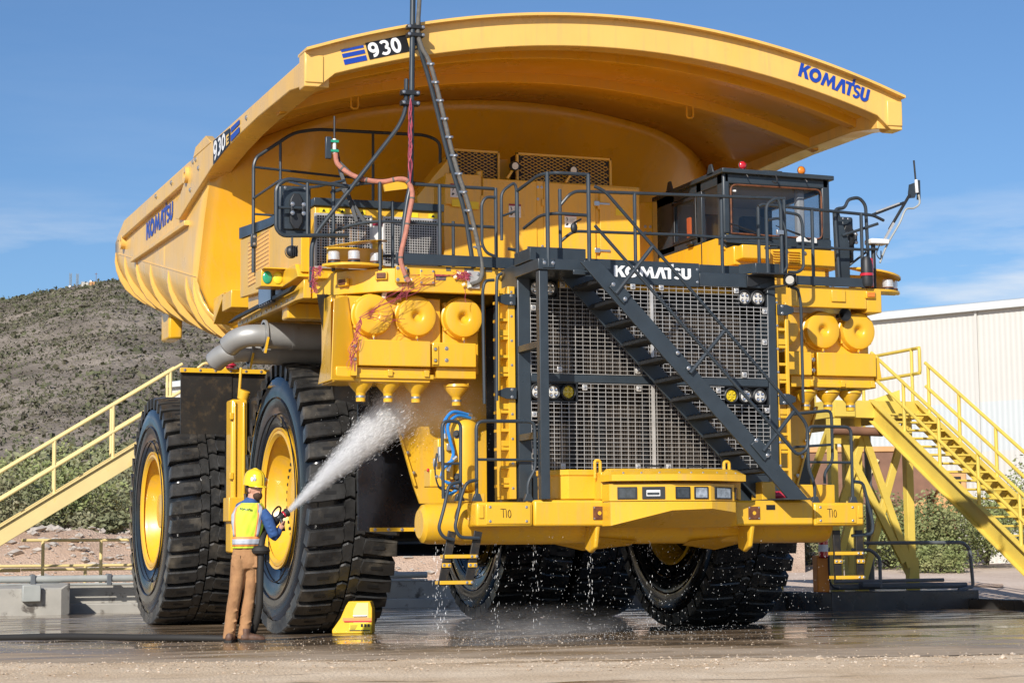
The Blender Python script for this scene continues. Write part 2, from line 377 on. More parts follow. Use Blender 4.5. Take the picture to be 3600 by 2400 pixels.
# canopy: roof plate, front beam, lip, underside ribs
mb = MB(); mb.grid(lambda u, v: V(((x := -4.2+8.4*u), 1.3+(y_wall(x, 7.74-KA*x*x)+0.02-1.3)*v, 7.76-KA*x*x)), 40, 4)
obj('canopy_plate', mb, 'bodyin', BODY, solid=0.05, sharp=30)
xs = [-3.85+7.7*k/40 for k in range(41)]
top = [(x, 8.02-KA*x*x) for x in [-4.24]+xs+[4.24]]
bot = [(-4.24, 6.82)]+[(x, max(7.63-KA*x*x, 7.0)) for x in xs]+[(4.24, 6.82)]
def beam(mb, tp, bt, y0, y1):
    n = len(tp)
    vs = [(x, y0, z) for x, z in tp]+[(x, y0, z) for x, z in bt]+[(x, y1, z) for x, z in tp]+[(x, y1, z) for x, z in bt]
    fs = []
    for i in range(n-1):
        fs += [(i, i+1, n+i+1, n+i), (2*n+i+1, 2*n+i, 3*n+i, 3*n+i+1), (i+1, i, 2*n+i, 2*n+i+1), (n+i, n+i+1, 3*n+i+1, 3*n+i)]
    fs += [(0, n, 3*n, 2*n), (n-1, 3*n-1, 4*n-1, 2*n-1)]
    mb.add(vs, fs)
mb = MB(); tp = [(-4.24, 7.27), (-4.06, 7.33)]+top[1:-1]+[(4.06, 7.33), (4.24, 7.27)]; bt = [(-4.24, 6.82), (-4.06, 6.82)]+bot[1:-1]+[(4.06, 6.82), (4.24, 6.82)]
beam(mb, tp, bt, 1.24, 1.50); obj('canopy_beam', mb, 'body', BODY, bevel=0.012)
mb = MB(); tl = [(x, 8.045-KA*x*x) for x in [-4.24]+xs+[4.24]]; beam(mb, tl, [(x, z-.035) for x, z in tl], 1.13, 1.56); obj('canopy_lip', mb, 'body', BODY)
for s in (-1, 1):
    mb = MB(); mb.box(min(s*4.0, s*4.235), max(s*4.0, s*4.235), 1.222, 1.27, 6.87, 7.22); obj('corner_gusset', mb, 'body', BODY, bevel=0.012)
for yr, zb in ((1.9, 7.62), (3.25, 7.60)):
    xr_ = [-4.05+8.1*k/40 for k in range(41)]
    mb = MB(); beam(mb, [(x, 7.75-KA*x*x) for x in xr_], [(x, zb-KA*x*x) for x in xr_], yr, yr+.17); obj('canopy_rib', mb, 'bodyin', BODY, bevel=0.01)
for x, y in ((-3.0, 3.3), (2.0, 3.3)):
    mb = MB(); zz = 7.60-KA*x*x; mb.tube(fil([(x-.05, y, zz), (x-.05, y, zz-.16), (x+.05, y, zz-.16), (x+.05, y, zz)], .05), .014, 6); obj('lifting_eye', mb, 'bodyin', BODY)
# side flanges and rails
low = [(1.33, 6.84), (2.0, 6.93), (3.7, 6.95), (4.78, 6.93), (5.7, 6.88), (6.56, 6.80), (7.3, 6.68), (8.2, 6.54), (9.0, 6.40)]
for s in (-1, 1):
    out = [(y, z) for y, z in low]+[(9.25, 6.46), (9.3, 6.62), (8.6, 6.92), (8.3, 7.18), (1.33, 7.18)]
    mb = MB(); mb.prism([(s*4.234, y, z) for y, z in out], (-s*.334, 0, 0)); obj('side_flange', mb, 'body', BODY, bevel=0.012)
    mb = MB(); x0, x1 = sorted((s*4.12, s*4.225)); mb.prism([(x0, 8.25, 7.2), (x0, 14.0, 7.2), (x0, 14.75, 7.0), (x0, 14.62, 6.9), (x0, 8.25, 6.94)], (x1-x0, 0, 0))
    obj('top_rail', mb, 'body', BODY, bevel=0.02)
    mb = MB(); mb.prism([(x0, 8.6, 6.33), (x0, 13.3, 6.40), (x0, 13.3, 6.33), (x0, 8.6, 6.25)], (x1-x0, 0, 0)); obj('side_ledge', mb, 'body', BODY, bevel=0.01)
    mb = MB(); x0, x1 = sorted((s*4.10, s*4.275)); mb.lathe([(.05, 0), (.05, .14), (.13, .15), (.13, -.05)], (s*4.14, 8.35, 7.0), (s, 0, 0), 20); obj('pivot_boss', mb, 'body', BODY)
    mb = MB(); mb.lathe([(.05, 0), (.05, .12), (.13, .13), (.13, -.05)], (s*4.10, 14.35, 6.85), (s, 0, 0), 20); obj('tail_boss', mb, 'body', BODY)
    mb = MB(); mb.prism([(s*4.24, 6.62, 7.18), (s*4.24, 7.9, 7.18), (s*4.24, 7.72, 7.32), (s*4.24, 7.0, 7.35)], (-s*.12, 0, 0)); obj('rail_gusset', mb, 'body', BODY, bevel=0.01)
    bolts(BODY, [(s*4.235, y, z) for y, z in ((4.35, 7.07), (7.5, 6.95), (7.7, 7.12), (7.9, 7.12), (8.1, 6.72), (9.6, 7.1), (10.9, 7.1))], 1.5*s*-1, 'x')
# belly ribs
bi = [i for i in range(len(sec)) if sec[i][1] <= 5.45]
for yk in (8.25, 8.83, 10.27, 11.84, 13.14, 14.35, 15.3):
    mb = MB(); ins = []; outs = []
    pts = [sec_pt(i, yk) for i in bi]
    for j, p in enumerate(pts):
        d = pts[min(j+1, len(pts)-1)]-pts[max(j-1, 0)]; nrm = V((d.z, 0, -d.x)).normalized()
        if nrm.dot(V((p.x, 0, p.z-6.5))) < 0: nrm = -nrm
        tpr = min(1, min(j, len(pts)-1-j)/4.0)
        ins.append(p); outs.append(p+nrm*(0.03+0.11*tpr))
    n = len(pts); vs = [v+V((0, dy, 0)) for dy in (-.03, .03) for v in ins+outs]; fs = []
    for j in range(n-1):
        fs += [(j, j+1, n+j+1, n+j), (2*n+j, 2*n+n+j, 2*n+n+j+1, 2*n+j+1), (n+j, n+j+1, 3*n+j+1, 3*n+j)]
    fs += [(0, n, 3*n, 2*n), (n-1, 2*n-1, 4*n-1, 3*n-1)]
    mb.add(vs, fs); obj('belly_rib', mb, 'body', BODY)
mb = MB(); mb.box(-3.55, -3.3, 13.2, 13.9, 4.98, 5.5); obj('body_stop', mb, 'yellow', BODY, bevel=.04)
mb = MB(); mb.bar((-3.3, 9.6, 4.6), (-3.32, 9.62, 3.95), .09, .05); obj('rock_ejector', mb, 'yellow', BODY, bevel=.01)
for s in (-1, 1):
    mb = MB(); mb.prism([(s*3.95, 6.95, 5.0), (s*3.95, 7.7, 5.0), (s*3.95, 7.7, 4.6)], (-s*.5, 0, 0)); mb.box(min(s*3.95, s*3.2), max(s*3.95, s*3.2), 6.5, 7.1, 4.72, 4.98); obj('body_bracket', mb, 'yellow', BODY, bevel=.01)
for s in (-1, 1):   # weld beads
    obj('weld_bead', MB().tube([V((s*(BX+.026), y, 5.36+.196*(y-8))) for y in [8.0+.35*k for k in range(21)]], .011, 5), 'body', BODY)
    obj('weld_bead', MB().tube([V((s*(BX+.022), y_wall(BX, z)+.03, z)) for z in [5.35+.09*k for k in range(16)]], .012, 5), 'body', BODY)
    obj('side_seam', MB().tube([V((s*(BX+.022), 10.6, 5.9)), V((s*(BX+.022), 10.6, 6.28))], .008, 5), 'body', BODY)
# decals on the body
def fr(ox, oz, sl, h, y=1.232):
    def fn(u, v): return V((ox+u*h*cos(sl)-v*h*sin(sl), y, oz+u*h*sin(sl)+v*h*cos(sl)))
    return fn
decal('maker_lettering', komatsu(), 'blue', BODY, fr(2.63, 7.465, -0.275, .190))
sl = .275; f930 = fr(-3.405, 7.215, sl, 1)
decal('number_plate', rect2(0, 0, .70, .215), 'blackp', BODY, f930)
fd = fr(-3.405, 7.215, sl, .215, 1.228)
def sub(f, ou, ov, k): return lambda u, v: f(ou+u*k, ov+v*k)
for g_ in digits930(): decal('number_digit', g_, 'white', BODY, sub(fd, .10, .08, .86))
decal('number_letter', letterE(), 'eprint', BODY, sub(fd, .20, .08, .95))
for k, (a, b) in enumerate(((0, .065), (.09, .14), (.165, .195))):
    decal('stripe', rect2(-.335+.0, a, -.03, b), 'blue', BODY, f930)
def sidef(oy, oz, hy, hz, sl=0.0, x=-4.135): return lambda u, v: V((x, oy-u*hy, oz+v*hz+u*sl))
decal('maker_lettering', komatsu(), 'blue', BODY, sidef(12.2, 6.56, 2.33/5.83, .30, 0.0, -4.152))
decal('number_plate', [[(6.43, 6.80), (5.33, 6.91), (5.33, 7.13), (6.43, 7.16)]], 'blackp', BODY, lambda u, v: V((-4.246, u, v)))
def side930(u, v):
    y = 6.38-u*.33; t = (6.43-y)/1.1; z0 = 6.80+.11*t; z1 = 7.16-.03*t
    return V((-4.250, y, z0+(z1-z0)*(.08+.84*v)))
for g_ in digits930(): decal('number_digit', g_, 'white', BODY, side930)
decal('number_letter', letterE(), 'eprint', BODY, side930)
for a, b in ((.0, .09), (.13, .20)): decal('stripe', [[(5.28, 6.92+a), (4.74, 6.95+a*.9), (4.74, 6.95+b*.9), (5.28, 6.92+b)]], 'blue', BODY, lambda u, v: V((-4.246, u, v)))

# ---------------------------------------------------------------- tyres and rims
TR_R, TR_W = 1.90, 1.30
def tyre_profile(w, side=1):
    h = w/2
    return [(0.93, -h+.17), (1.02, -h+.10), (1.25, -h+.03), (1.50, -h+.0), (1.68, -h+.03), (1.78, -h+.09), (1.82, -h+.2), (1.835, 0), (1.82, h-.2), (1.78, h-.09), (1.68, h-.03), (1.50, h), (1.25, h-.03), (1.02, h-.10), (.93, h-.17)]
def ringpt(c, r, a, x): return V((c[0]+x, c[1]-r*cos(a), c[2]+r*sin(a)))
NL = 40
def lug_mesh(name, kind, side):
    """lug centred on angle 0 (facing -y), x across the tread"""
    mb = MB(); p = 2*pi/NL
    if kind == 'shoulder':
        h = TR_W/2; x0, x1 = -h+.015, -h+.50
        outl = [(x0, -.44), (x0+.16, -.40), (x1, -.24), (x1+.03, .08), (x1, .46), (x0+.18, .36), (x0+.02, .28)]
        def r_top(x): return 1.905 if x > x0+.10 else 1.885
        def drop(x): return 1.82 if x > x0+.1 else 1.70
    else:
        x0, x1 = (-.145, -.008) if kind == 'centre' else (.008, .145)
        outl = [(x0, -.46), ((x0+x1)/2, -.38), (x1, -.46), (x1, .44), ((x0+x1)/2, .54), (x0, .44)]
        def r_top(x): return 1.900
        def drop(x): return 1.80
    outl = [(x*side, a) for x, a in outl]
    n = len(outl)
    def P(x, a, r): return V((x, -r*cos(a*p), r*sin(a*p)))
    cx = sum(x for x, a in outl)/n; ca = sum(a for x, a in outl)/n
    tops = [P(cx+(x-cx)*.93, ca+(a-ca)*.86, r_top(x*side)) for x, a in outl]
    mids = [P(x, a, r_top(x*side)-.018) for x, a in outl]
    bots = [P(x, a, drop(x*side)) for x, a in outl]
    vs = tops+mids+bots
    fs = [tuple(range(n))]+[(i, (i+1) % n, n+(i+1) % n, n+i) for i in range(n)]+[(n+i, n+(i+1) % n, 2*n+(i+1) % n, 2*n+i) for i in range(n)]
    mb.add(vs, fs)
    if kind == 'shoulder':   # moulded slot in the lug face, its shade a flat black patch
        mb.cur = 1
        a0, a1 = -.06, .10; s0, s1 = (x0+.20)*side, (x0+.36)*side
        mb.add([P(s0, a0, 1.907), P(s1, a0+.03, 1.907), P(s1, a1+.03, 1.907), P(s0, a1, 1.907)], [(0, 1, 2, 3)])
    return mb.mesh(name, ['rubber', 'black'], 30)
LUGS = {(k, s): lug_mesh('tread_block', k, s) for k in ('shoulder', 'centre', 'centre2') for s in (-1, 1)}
def make_tyre(c, name, detail):
    mb = MB(); mb.lathe(tyre_profile(TR_W), c, (1, 0, 0), 96)
    for r, x in ((1.40, .004), (1.16, -.012)):   # moulded sidewall rings
        for s in (-1, 1): mb.lathe([(r-.012, x+TR_W/2-.01), (r, x+TR_W/2+.006), (r+.012, x+TR_W/2-.01)], c, (s, 0, 0), 96)
    T = obj(name, mb, 'rubber2', TR, sharp=50)
    joined = MB(); rj = random.Random(3)
    for k in range(NL):
        for kind, side, off in (('shoulder', 1, 0), ('shoulder', -1, .5), ('centre', 1, .25), ('centre2', 1, .55)):
            a = (k+off)*2*pi/NL
            M = Matrix.Translation(c) @ Matrix.Rotation(-a, 4, 'X')
            vis = detail and not (kind == 'shoulder' and side == -1)
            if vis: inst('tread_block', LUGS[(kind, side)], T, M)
            else:
                me = LUGS[(kind, side)]
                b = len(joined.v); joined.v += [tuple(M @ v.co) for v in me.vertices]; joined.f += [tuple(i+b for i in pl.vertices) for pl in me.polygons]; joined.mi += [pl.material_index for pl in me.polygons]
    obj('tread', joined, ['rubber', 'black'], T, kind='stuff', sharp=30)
    return T
def make_rim(c, s, name='wheel_rim', front=True):
    """c = centre of the tyre, s = outward side"""
    o = V(c); H = TR_W/2
    mb = MB()
    mb.lathe([(.93, H-.20), (.955, H-.06), (.985, H-.05), (.985, H-.08), (.93, H-.075), (.90, H-.12), (.885, H-.16), (.80, H-.42), (.76, H-.46), (.60, H-.47), (.585, H-.40 if front else H-.44), (.50, H-.33 if front else H-.30), (.30, H-.31 if front else H-.24), (.28, H-.27 if front else H-.2), (.0, H-.25 if front else H-.18)], o, (s, 0, 0), 64)
    Rm = obj(name, mb, 'yellow', TR, sharp=28)
    mb = MB(); mb.lathe([(.86, H-.09), (.90, H-.055), (.94, H-.06), (.94, H-.1)], o, (s, 0, 0), 64); obj('lock_ring', mb, 'yellow', Rm)
    nut = MB().lathe([(.0, .09), (.024, .085), (.026, .035), (.034, .03), (.034, -.02)], (0, 0, 0), (s, 0, 0), 8).mesh('wheel_nut', 'dark2' if front else 'yellow', 30)
    for k in range(40):
        a = 2*pi*k/40
        inst('wheel_nut', nut, Rm, Matrix.Translation(o+V((s*(H-.455), .70*cos(a), .70*sin(a)))))
    return Rm
YF, YR = 5.145, 11.495
XF = 3.0; XRO, XRI = 3.56, 2.16
for s in (-1, 1):
    make_tyre((s*XF, YF, 1.885), 'front_tyre', s == -1); make_rim((s*XF, YF, 1.885), s)
    make_tyre((s*XRO, YR, 1.885), 'rear_tyre', s == -1); make_rim((s*XRO, YR, 1.885), s, 'rear_rim', False)
    make_tyre((s*XRI, YR, 1.885), 'inner_rear_tyre', False)
    mb = MB(); mb.lathe([(.93, -.6), (.93, .6)], (s*XRI, YR, 1.885), (1, 0, 0), 32); mb.disc((s*(XRI-.3), YR, 1.885), (1, 0, 0), .93, 32); obj('inner_rim', mb, 'yellow', TR)
    # inner face of the front wheel: dark drum and yellow rim seen from the other side
    mb = MB(); mb.lathe([(.93, .50), (.985, .58), (.95, .60), (.86, .5), (.80, .2)], (s*XF, YF, 1.885), (-s, 0, 0), 48); obj('inner_flange', mb, 'yellow', TR)
    mb = MB(); mb.lathe([(.80, .25), (.62, .45), (.30, .5), (0, .5)], (s*XF, YF, 1.885), (-s, 0, 0), 40); obj('brake_drum', mb, 'black', TR)
mb = MB(); mb.cyl((-2.4, YF, 1.9), (2.4, YF, 1.9), .30, 20); obj('front_axle', mb, 'yellow', TR)
mb = MB(); mb.cyl((-1.7, YR, 1.9), (1.7, YR, 1.9), .80, 32); mb.box(-.9, .9, 7.0, 11.4, 1.3, 2.4); obj('rear_axle_housing', mb, 'dark2', TR, bevel=.05)
mb = MB()
for s in (-1, 1): mb.box(min(s*.9, s*1.3), max(s*.9, s*1.3), 1.35, 13.5, 2.3, 3.4)
mb.box(-1.3, 1.3, 2.5, 3.2, 2.4, 4.2); obj('chassis_rail', mb, 'dark2', TR, bevel=.03)
mb = MB(); mb.box(-1.45, 1.45, 1.3, 6.5, 1.5, 4.3); obj('engine_block', mb, 'black', TR, bevel=.05)
# ---------------------------------------------------------------- bumper, torque tube, nose lamp box
BU = obj('bumper', MB().box(-1.86, 1.86, -.30, .02, 1.375, 1.685), 'yellow', TR, bevel=0.03)
for s in (-1, 1):
    x0, x1 = sorted((s*1.868, s*2.58))
    e_ = obj('bumper_end', MB().box(x0, x1, -.29, .05, 1.372, 1.66), 'yellow', BU, bevel=0.03)
    cpx0, cpx1 = sorted((s*1.905, s*2.46)); obj('cover_plate', MB().box(cpx0, cpx1, -.300, -.288, 1.405, 1.63), 'yellow', BU, bevel=.006)
    bolts(BU, [(x, -.302, z) for x in (cpx0+.05, cpx1-.05) for z in (1.435, 1.60)], .6)
    obj('hinge_strip', MB().box(min(s*2.49, s*2.55), max(s*2.49, s*2.55), -.306, -.288, 1.47, 1.62), 'yellow', BU, bevel=.005)
    ox = 2.095-.05 if s > 0 else -2.225-.06
    decal('chalk_number', t10(), 'blackp', BU, lambda u, v, ox=ox: V((ox+u*.115, -.3035, 1.475+v*.105)))
    mb = MB(); mb.box(s*1.03-.08, s*1.03+.08, -.312, -.30, 1.45, 1.61); rp_ = obj('rusty_plate', mb, 'rust', BU, bevel=.008)
    decal('plate_hole', [arc2(s*1.03, 1.53, .024, .024, 0, 360, 14)[:-1]], 'yellow', BU, lambda u, v: V((u, -.3135, v)))
    bolts(BU, [(s*1.03+a, -.313, 1.53+b) for a in (-.065, .065) for b in (-.065, .065)], .35)
    mb = MB(); mb.prism([(s*1.03-.03, -.28, 1.40), (s*1.03-.03, -.20, 1.12), (s*1.03-.03, -.05, 1.06), (s*1.03-.03, .1, 1.10), (s*1.03-.03, .12, 1.38)], (.06, 0, 0)); mb.cur = 0
    obj('tow_hook', mb, 'yellow', BU, bevel=.02)
TUBE = obj('torque_tube', MB().lathe([(0, -2.72), (.14, -2.72), (.235, -2.66), (.25, -2.58), (.25, 2.28), (.235, 2.33), (.14, 2.37), (0, 2.37)], (0, .3, 1.42), (1, 0, 0), 40), 'yellow', TR)
mb = MB(); mb.lathe([(0, -3.09), (.17, -3.09), (.225, -3.05), (.24, -2.98), (.24, -2.55)], (0, .3, 1.42), (1, 0, 0), 36); obj('end_reservoir', mb, 'yellow', TR)
for s in (-1, 1):
    mb = MB(); mb.prism([(s*.35, .1, 1.2), (s*1.9, .1, 1.36), (s*1.9, .3, 1.36), (s*.9, .3, 1.14)], (0, .25, -.05)); obj('tube_gusset', mb, 'yellow', TUBE, bevel=.01)
# nose box: faceted skirt, lamp band, roof
def nose(off, z): return [V((x, y, z)) for x, y in ((-.99, -.30), (-.99-.0, -.55-off), (-.30, -.80-off), (.22, -.80-off), (.62, -.62-off), (.80, -.30))]
def band(mb, a, b):
    n = len(a); mb.add(a+b, [(i, i+1, n+i+1, n+i) for i in range(n-1)]); return mb
mb = MB(); za = nose(0, 1.655); zb = [V((p.x, p.y, z)) for p, z in zip(nose(0, 0), (1.375, 1.375, 1.55, 1.57, 1.53, 1.42))]
band(mb, za, zb); zc = [V((-.99, -.28, 1.36)), V((-.9, -.29, 1.36)), V((-.30, -.30, 1.355)), V((.22, -.30, 1.355)), V((.62, -.29, 1.36)), V((.80, -.28, 1.37))]
band(mb, zb, zc); mb.add(za, [tuple(range(6))])
NOSE = obj('nose_skirt', mb, 'yellow', TR, sharp=20)
mb = MB(); band(mb, nose(-.03, 1.665), nose(-.03, 1.865)); LB = obj('lamp_band', mb, 'yellow', TR, sharp=20)
mb = MB(); r0 = nose(.05, 1.90); r1 = nose(.05, 1.975); cc = V((-.1, -.35, 0)); r2_ = [V((cc.x+(p.x-cc.x)*.97, -.42+(p.y+.42)*.45, 2.05)) for p in nose(.05, 0)]
r0[0].x -= .02; r1[0].x -= .02; r0[-1].x += .06; r1[-1].x += .06; r0[-2].x += .12; r1[-2].x += .12
band(mb, r0, r1); band(mb, r1, r2_); mb.add(r2_, [(5, 4, 3, 2, 1, 0)]); mb.add(r0, [tuple(range(6))]); NR = obj('lamp_roof', mb, 'yellow', TR, sharp=20)
bolts(NR, [r1[i].lerp(r1[i+1], t)*(1-.25)+r2_[i].lerp(r2_[i+1], t)*.25 for i in range(1, 5) for t in (.2, .5, .8)], .45)
mb = MB(); mb.box(-1.0, .86, -.30, .25, 1.69, 2.02); obj('nose_body', mb, 'yellow', TR, bevel=.01)
def on_band(seg, t0, t1, z0, z1, d):
    a = nose(-.03, 0); p, q = a[seg], a[seg+1]; n = (q-p).cross(V((0, 0, 1))).normalized()
    if n.y > 0: n = -n
    u = p.lerp(q, t0)+n*d; w = p.lerp(q, t1)+n*d
    return [V((u.x, u.y, z0)), V((w.x, w.y, z0)), V((w.x, w.y, z1)), V((u.x, u.y, z1))], n
for seg, t0, t1, mt_ in ((1, .13, .45, 'screen'), (1, .53, .90, 'dark2'), (2, .10, .47, 'screen'), (2, .57, .93, 'screenl'), (3, .14, .86, 'screenl'), (4, .06, .44, 'tan'), (4, .54, .92, 'screen')):
    qd, n = on_band(seg, t0, t1, 1.685, 1.83, .004); mb = MB(); mb.prism(qd, n*.012); lp = obj('lamp_frame', mb, 'dark2', LB, bevel=.004)
    du = (t1-t0)*.10; qd, n = on_band(seg, t0+du, t1-du, 1.70, 1.815, .019); mb = MB(); mb.add(qd, [(0, 1, 2, 3)]); obj('lamp_lens', mb, mt_, LB, sharp=0)
qd, n = on_band(1, .60, .82, 1.72, 1.79, .021); mb = MB(); mb.add(qd, [(0, 1, 2, 3)]); obj('display', mb, 'white', LB, sharp=0)
qd, n = on_band(1, .61, .81, 1.73, 1.765, .0225); mb = MB(); mb.add(qd, [(0, 1, 2, 3)]); obj('display_dirt', mb, 'screen', LB, sharp=0)
for x in (-.5, .05): obj('grab_handle', MB().tube(fil([(x, -.5, 2.03), (x, -.5, 2.085), (x+.2, -.5, 2.085), (x+.2, -.5, 2.03)], .03), .013, 6), 'dark2', NR)
for x in (-1.0, .72): obj('lifting_lug', MB().tube(fil([(x-.035, -.2, 1.95), (x-.035, -.2, 2.16), (x+.035, -.2, 2.16), (x+.035, -.2, 1.95)], .034), .02, 8), 'yellow', TR)
# step boxes on the bumper
mb = MB(); mb.prism([(-1.60, .25, 1.70), (-1.60, .12, 1.70), (-1.33, -.1, 1.70), (-.78, -.1, 1.70), (-.78, .25, 1.70)], (0, 0, .34)); BXL = obj('battery_box', mb, 'yellow', TR, bevel=.012)
mb = MB(); mb.prism([(-1.62, .25, 1.985), (-1.62, .11, 1.985), (-1.34, -.115, 1.985), (-.77, -.115, 1.985), (-.77, .25, 1.985)], (0, 0, .07)); obj('box_lid', mb, 'yellow', BXL, bevel=.008)
obj('relay_box', MB().box(1.33, 1.52, .05, .35, 1.69, 1.93), 'yellow', TR, bevel=.012)
obj('valve_box', MB().box(1.92, 2.42, .15, .6, 1.60, 1.90), 'yellow', TR, bevel=.012)
mb = MB(); mb.cyl((1.62, .35, 1.76), (1.80, .30, 1.77), .06, 14); mb.cyl((1.78, .30, 1.69), (1.78, .3, 1.84), .045, 12); obj('red_valve', mb, 'crimson', TR, bevel=.01)
obj('data_plate', MB().box(1.20, 1.32, -.306, -.30, 1.57, 1.63), 'blackp', BU)

# ---------------------------------------------------------------- radiator shroud, grille, lamps
SH = obj('radiator_shroud', MB().box(-1.77, -1.60, .42, 1.3, 1.68, 4.60).box(1.66, 1.78, .42, 1.3, 1.68, 4.60).box(-1.60, 1.66, .44, .6, 4.42, 4.60).box(-1.60, 1.66, .43, .56, 3.15, 3.26).box(-1.60, 1.66, .46, .7, 1.68, 2.08), 'dark', TR, bevel=.012)
CORE = obj('radiator_core', MB().box(-1.60, 1.66, .80, 1.2, 1.9, 4.5), 'core', TR)
mb = MB()
for k in range(92):
    x = -1.55+k*3.2/91
    for z0, z1 in ((2.1, 2.72), (2.75, 3.2), (3.22, 3.62), (3.65, 4.12)):
        if (k // 23) % 1 == 0: mb.box(x-.009, x+.009, .765, .80, z0, z1)
obj('core_fins', mb, 'fin', CORE, kind='stuff', sharp=0)
mb = MB()
for x0, x1, z0, z1 in ((-.62, -.52, 2.05, 3.2), (.0, .07, 2.05, 4.2), (1.42, 1.6, 2.05, 4.2), (-1.62, 1.66, 4.14, 4.45), (-1.0, -.9, 2.05, 3.2)): mb.box(x0, x1, .70, .76, z0, z1)
obj('core_frame', mb, 'black', CORE)
def wires(x0, x1, z0, z1, notch, y=.425):
    mb = MB(); nx = round((x1-x0)/.0985); nz = round((z1-z0)/.0505); r = .0030
    def hidden(x, z): return any(a <= x <= b and c <= z <= d for a, b, c, d in notch)
    for i in range(nx+1):
        x = x0+(x1-x0)*i/nx; za, zb_ = z0, z1
        for a, b, c, d in notch:
            if a <= x <= b:
                if d >= z1: zb_ = min(zb_, c)
                else: za = max(za, d)
        mb.box(x-r, x+r, y-r, y+r, za, zb_)
    for j in range(nz+1):
        z = z0+(z1-z0)*j/nz; xa, xb = x0, x1
        for a, b, c, d in notch:
            if c <= z <= d:
                if a <= x0: xa = max(xa, b)
                else: xb = min(xb, a)
        mb.box(xa, xb, y-2.6*r, y-.6*r, z-r, z+r)
    return mb
GR = obj('grille_mesh', wires(-1.60, 1.66, 3.26, 4.42, [(-1.7, -1.22, 4.19, 4.5), (1.26, 1.7, 4.18, 4.5)]), 'galv', TR, sharp=0)
GL = obj('grille_mesh', wires(-1.60, 1.66, 2.06, 3.14, [(-1.7, -.98, 2.91, 3.2), (1.02, 1.7, 2.92, 3.2)]), 'galv', TR, sharp=0)
for g, z0, z1 in ((GR, 3.26, 4.42), (GL, 2.06, 3.14)): obj('joint_bar', MB().box(.005, .045, .40, .43, z0, z1), 'galv', g)
def tabs(g, pts):
    for x, z in pts: obj('clamp_tab', MB().box(x-.032, x+.032, .395, .412, z-.034, z+.034), 'galv', g, bevel=.004)
    bolts(g, [(x, .394, z) for x, z in pts], .7)
tabs(GR, [(-1.18, 4.36), (-.23, 4.37), (.16, 4.37), (1.21, 4.37), (1.61, 4.12), (1.60, 3.72), (.40, 3.3), (-1.23, 3.31), (-.18, 3.31), (-1.57, 4.06), (1.3, 3.30)])
tabs(GL, [(-.90, 3.09), (.0-.17, 3.09), (.93, 3.09), (1.61, 2.85), (-1.2, 2.12), (-.2, 2.12), (.22, 2.12), (1.61, 2.3), (-1.57, 2.75), (-1.57, 2.3)])
def headlamp(p, lens, r=.088):
    mb = MB(); mb.lathe([(r-.012, -.01), (r, -.02), (r+.012, -.01), (r+.012, .06), (r*.6, .12)], p, (0, 1, 0), 28); H_ = obj('headlamp', mb, 'dark2', SH)
    mb = MB(); mb.lathe([(0, .0), (r*.6, .002), (r-.012, .008)], p, (0, 1, 0), 24); obj('lens', mb, lens, H_)
    for dx in (-.03, .03):
        for dz in (-.034, .034): obj('reflector_cup', MB().lathe([(0, .004), (.014, -.004), (.022, -.007)], V(p)+V((dx, -.004, dz)), (0, 1, 0), 10), 'led' if lens == 'lens' else 'lensy', H_)
for x0, x1, z0, z1 in ((-1.60, -1.23, 4.19, 4.42), (1.26, 1.66, 4.18, 4.42), (-1.60, -.985, 2.915, 3.145), (1.02, 1.66, 2.92, 3.15)):
    mb = MB(); mb.box(x0, x1, .52, .56, z0, z1).box(x0, x1, .44, .53, z0-.012, z0+.006).box(x0, x1, .44, .53, z1-.006, z1+.006)
    mb.box(x0-.006, x0+.012, .44, .53, z0, z1).box(x1-.012, x1+.006, .44, .53, z0, z1); obj('lamp_recess', mb, 'dark2', SH)
for x in (-1.51, -1.335): headlamp((x, .45, 4.305), 'lens')
for x in (1.345, 1.535): headlamp((x, .45, 4.295), 'lens')
for x, m_ in ((-1.51, 'lens'), (-1.305, 'lens'), (-1.10, 'lensy'), (1.13, 'lensy'), (1.335, 'lens'), (1.535, 'lens')): headlamp((x, .45, 3.035), m_)
BN = obj('name_board', MB().box(-1.05, .69, .395, .42, 4.40, 4.70), 'dark', TR, bevel=.006)
decal('maker_lettering', komatsu(), 'white', BN, lambda u, v: V((-.49+u*.182, .391, 4.485+v*.142)))
obj('header_board', MB().box(.70, 1.77, .41, .45, 4.42, 4.585), 'dark', TR, bevel=.006)
bolts(BN, [(.66, .392, 4.62), (.66, .392, 4.46), (0.0, .392, 4.60)], .6)

# ---------------------------------------------------------------- stair across the grille, platform and its rails
PL = obj('stair_platform', MB().box(-1.80, -1.03, -.37, .44, 4.42, 4.555), 'dark', TR, bevel=.01)
obj('toe_board', MB().box(-1.80, -1.72, -.1, .44, 4.57, 4.72).box(-1.79, -1.03, -.0, .02, 4.60, 4.75), 'dark', PL, bevel=.004)
obj('kick_plate', MB().box(-1.36, -1.14, -.40, -.37, 4.37, 4.43), 'dark', PL, bevel=.008)
COLM = obj('support_column', MB().box(-1.78, -1.665, -.34, -.23, 1.69, 4.42), 'dark', TR, bevel=.008)
for z in (3.54, 2.46): obj('column_brace', MB().box(-1.77, -1.67, -.23, .42, z-.04, z+.04), 'dark', COLM, bevel=.004)
sx = lambda z: 1.50-(z-1.70)*(1.50+1.19)/(4.48-1.70)     # stringer centre line
def stringer(y, nm):
    mb = MB(); mb.prism([(sx(4.50)-.13, y, 4.50), (sx(4.50)+.12, y, 4.53), (sx(1.69)+.14, y, 1.69), (sx(1.69)-.14, y, 1.69)], (0, .035, 0)); return obj(nm, mb, 'dark', ST, bevel=.006)
ST = bpy.data.objects.new('access_stair', MB().box(1.30, 1.72, -.60, .36, 1.687, 1.705).mesh('access_stair', 'dark')); COL.objects.link(ST); ST.parent = TR
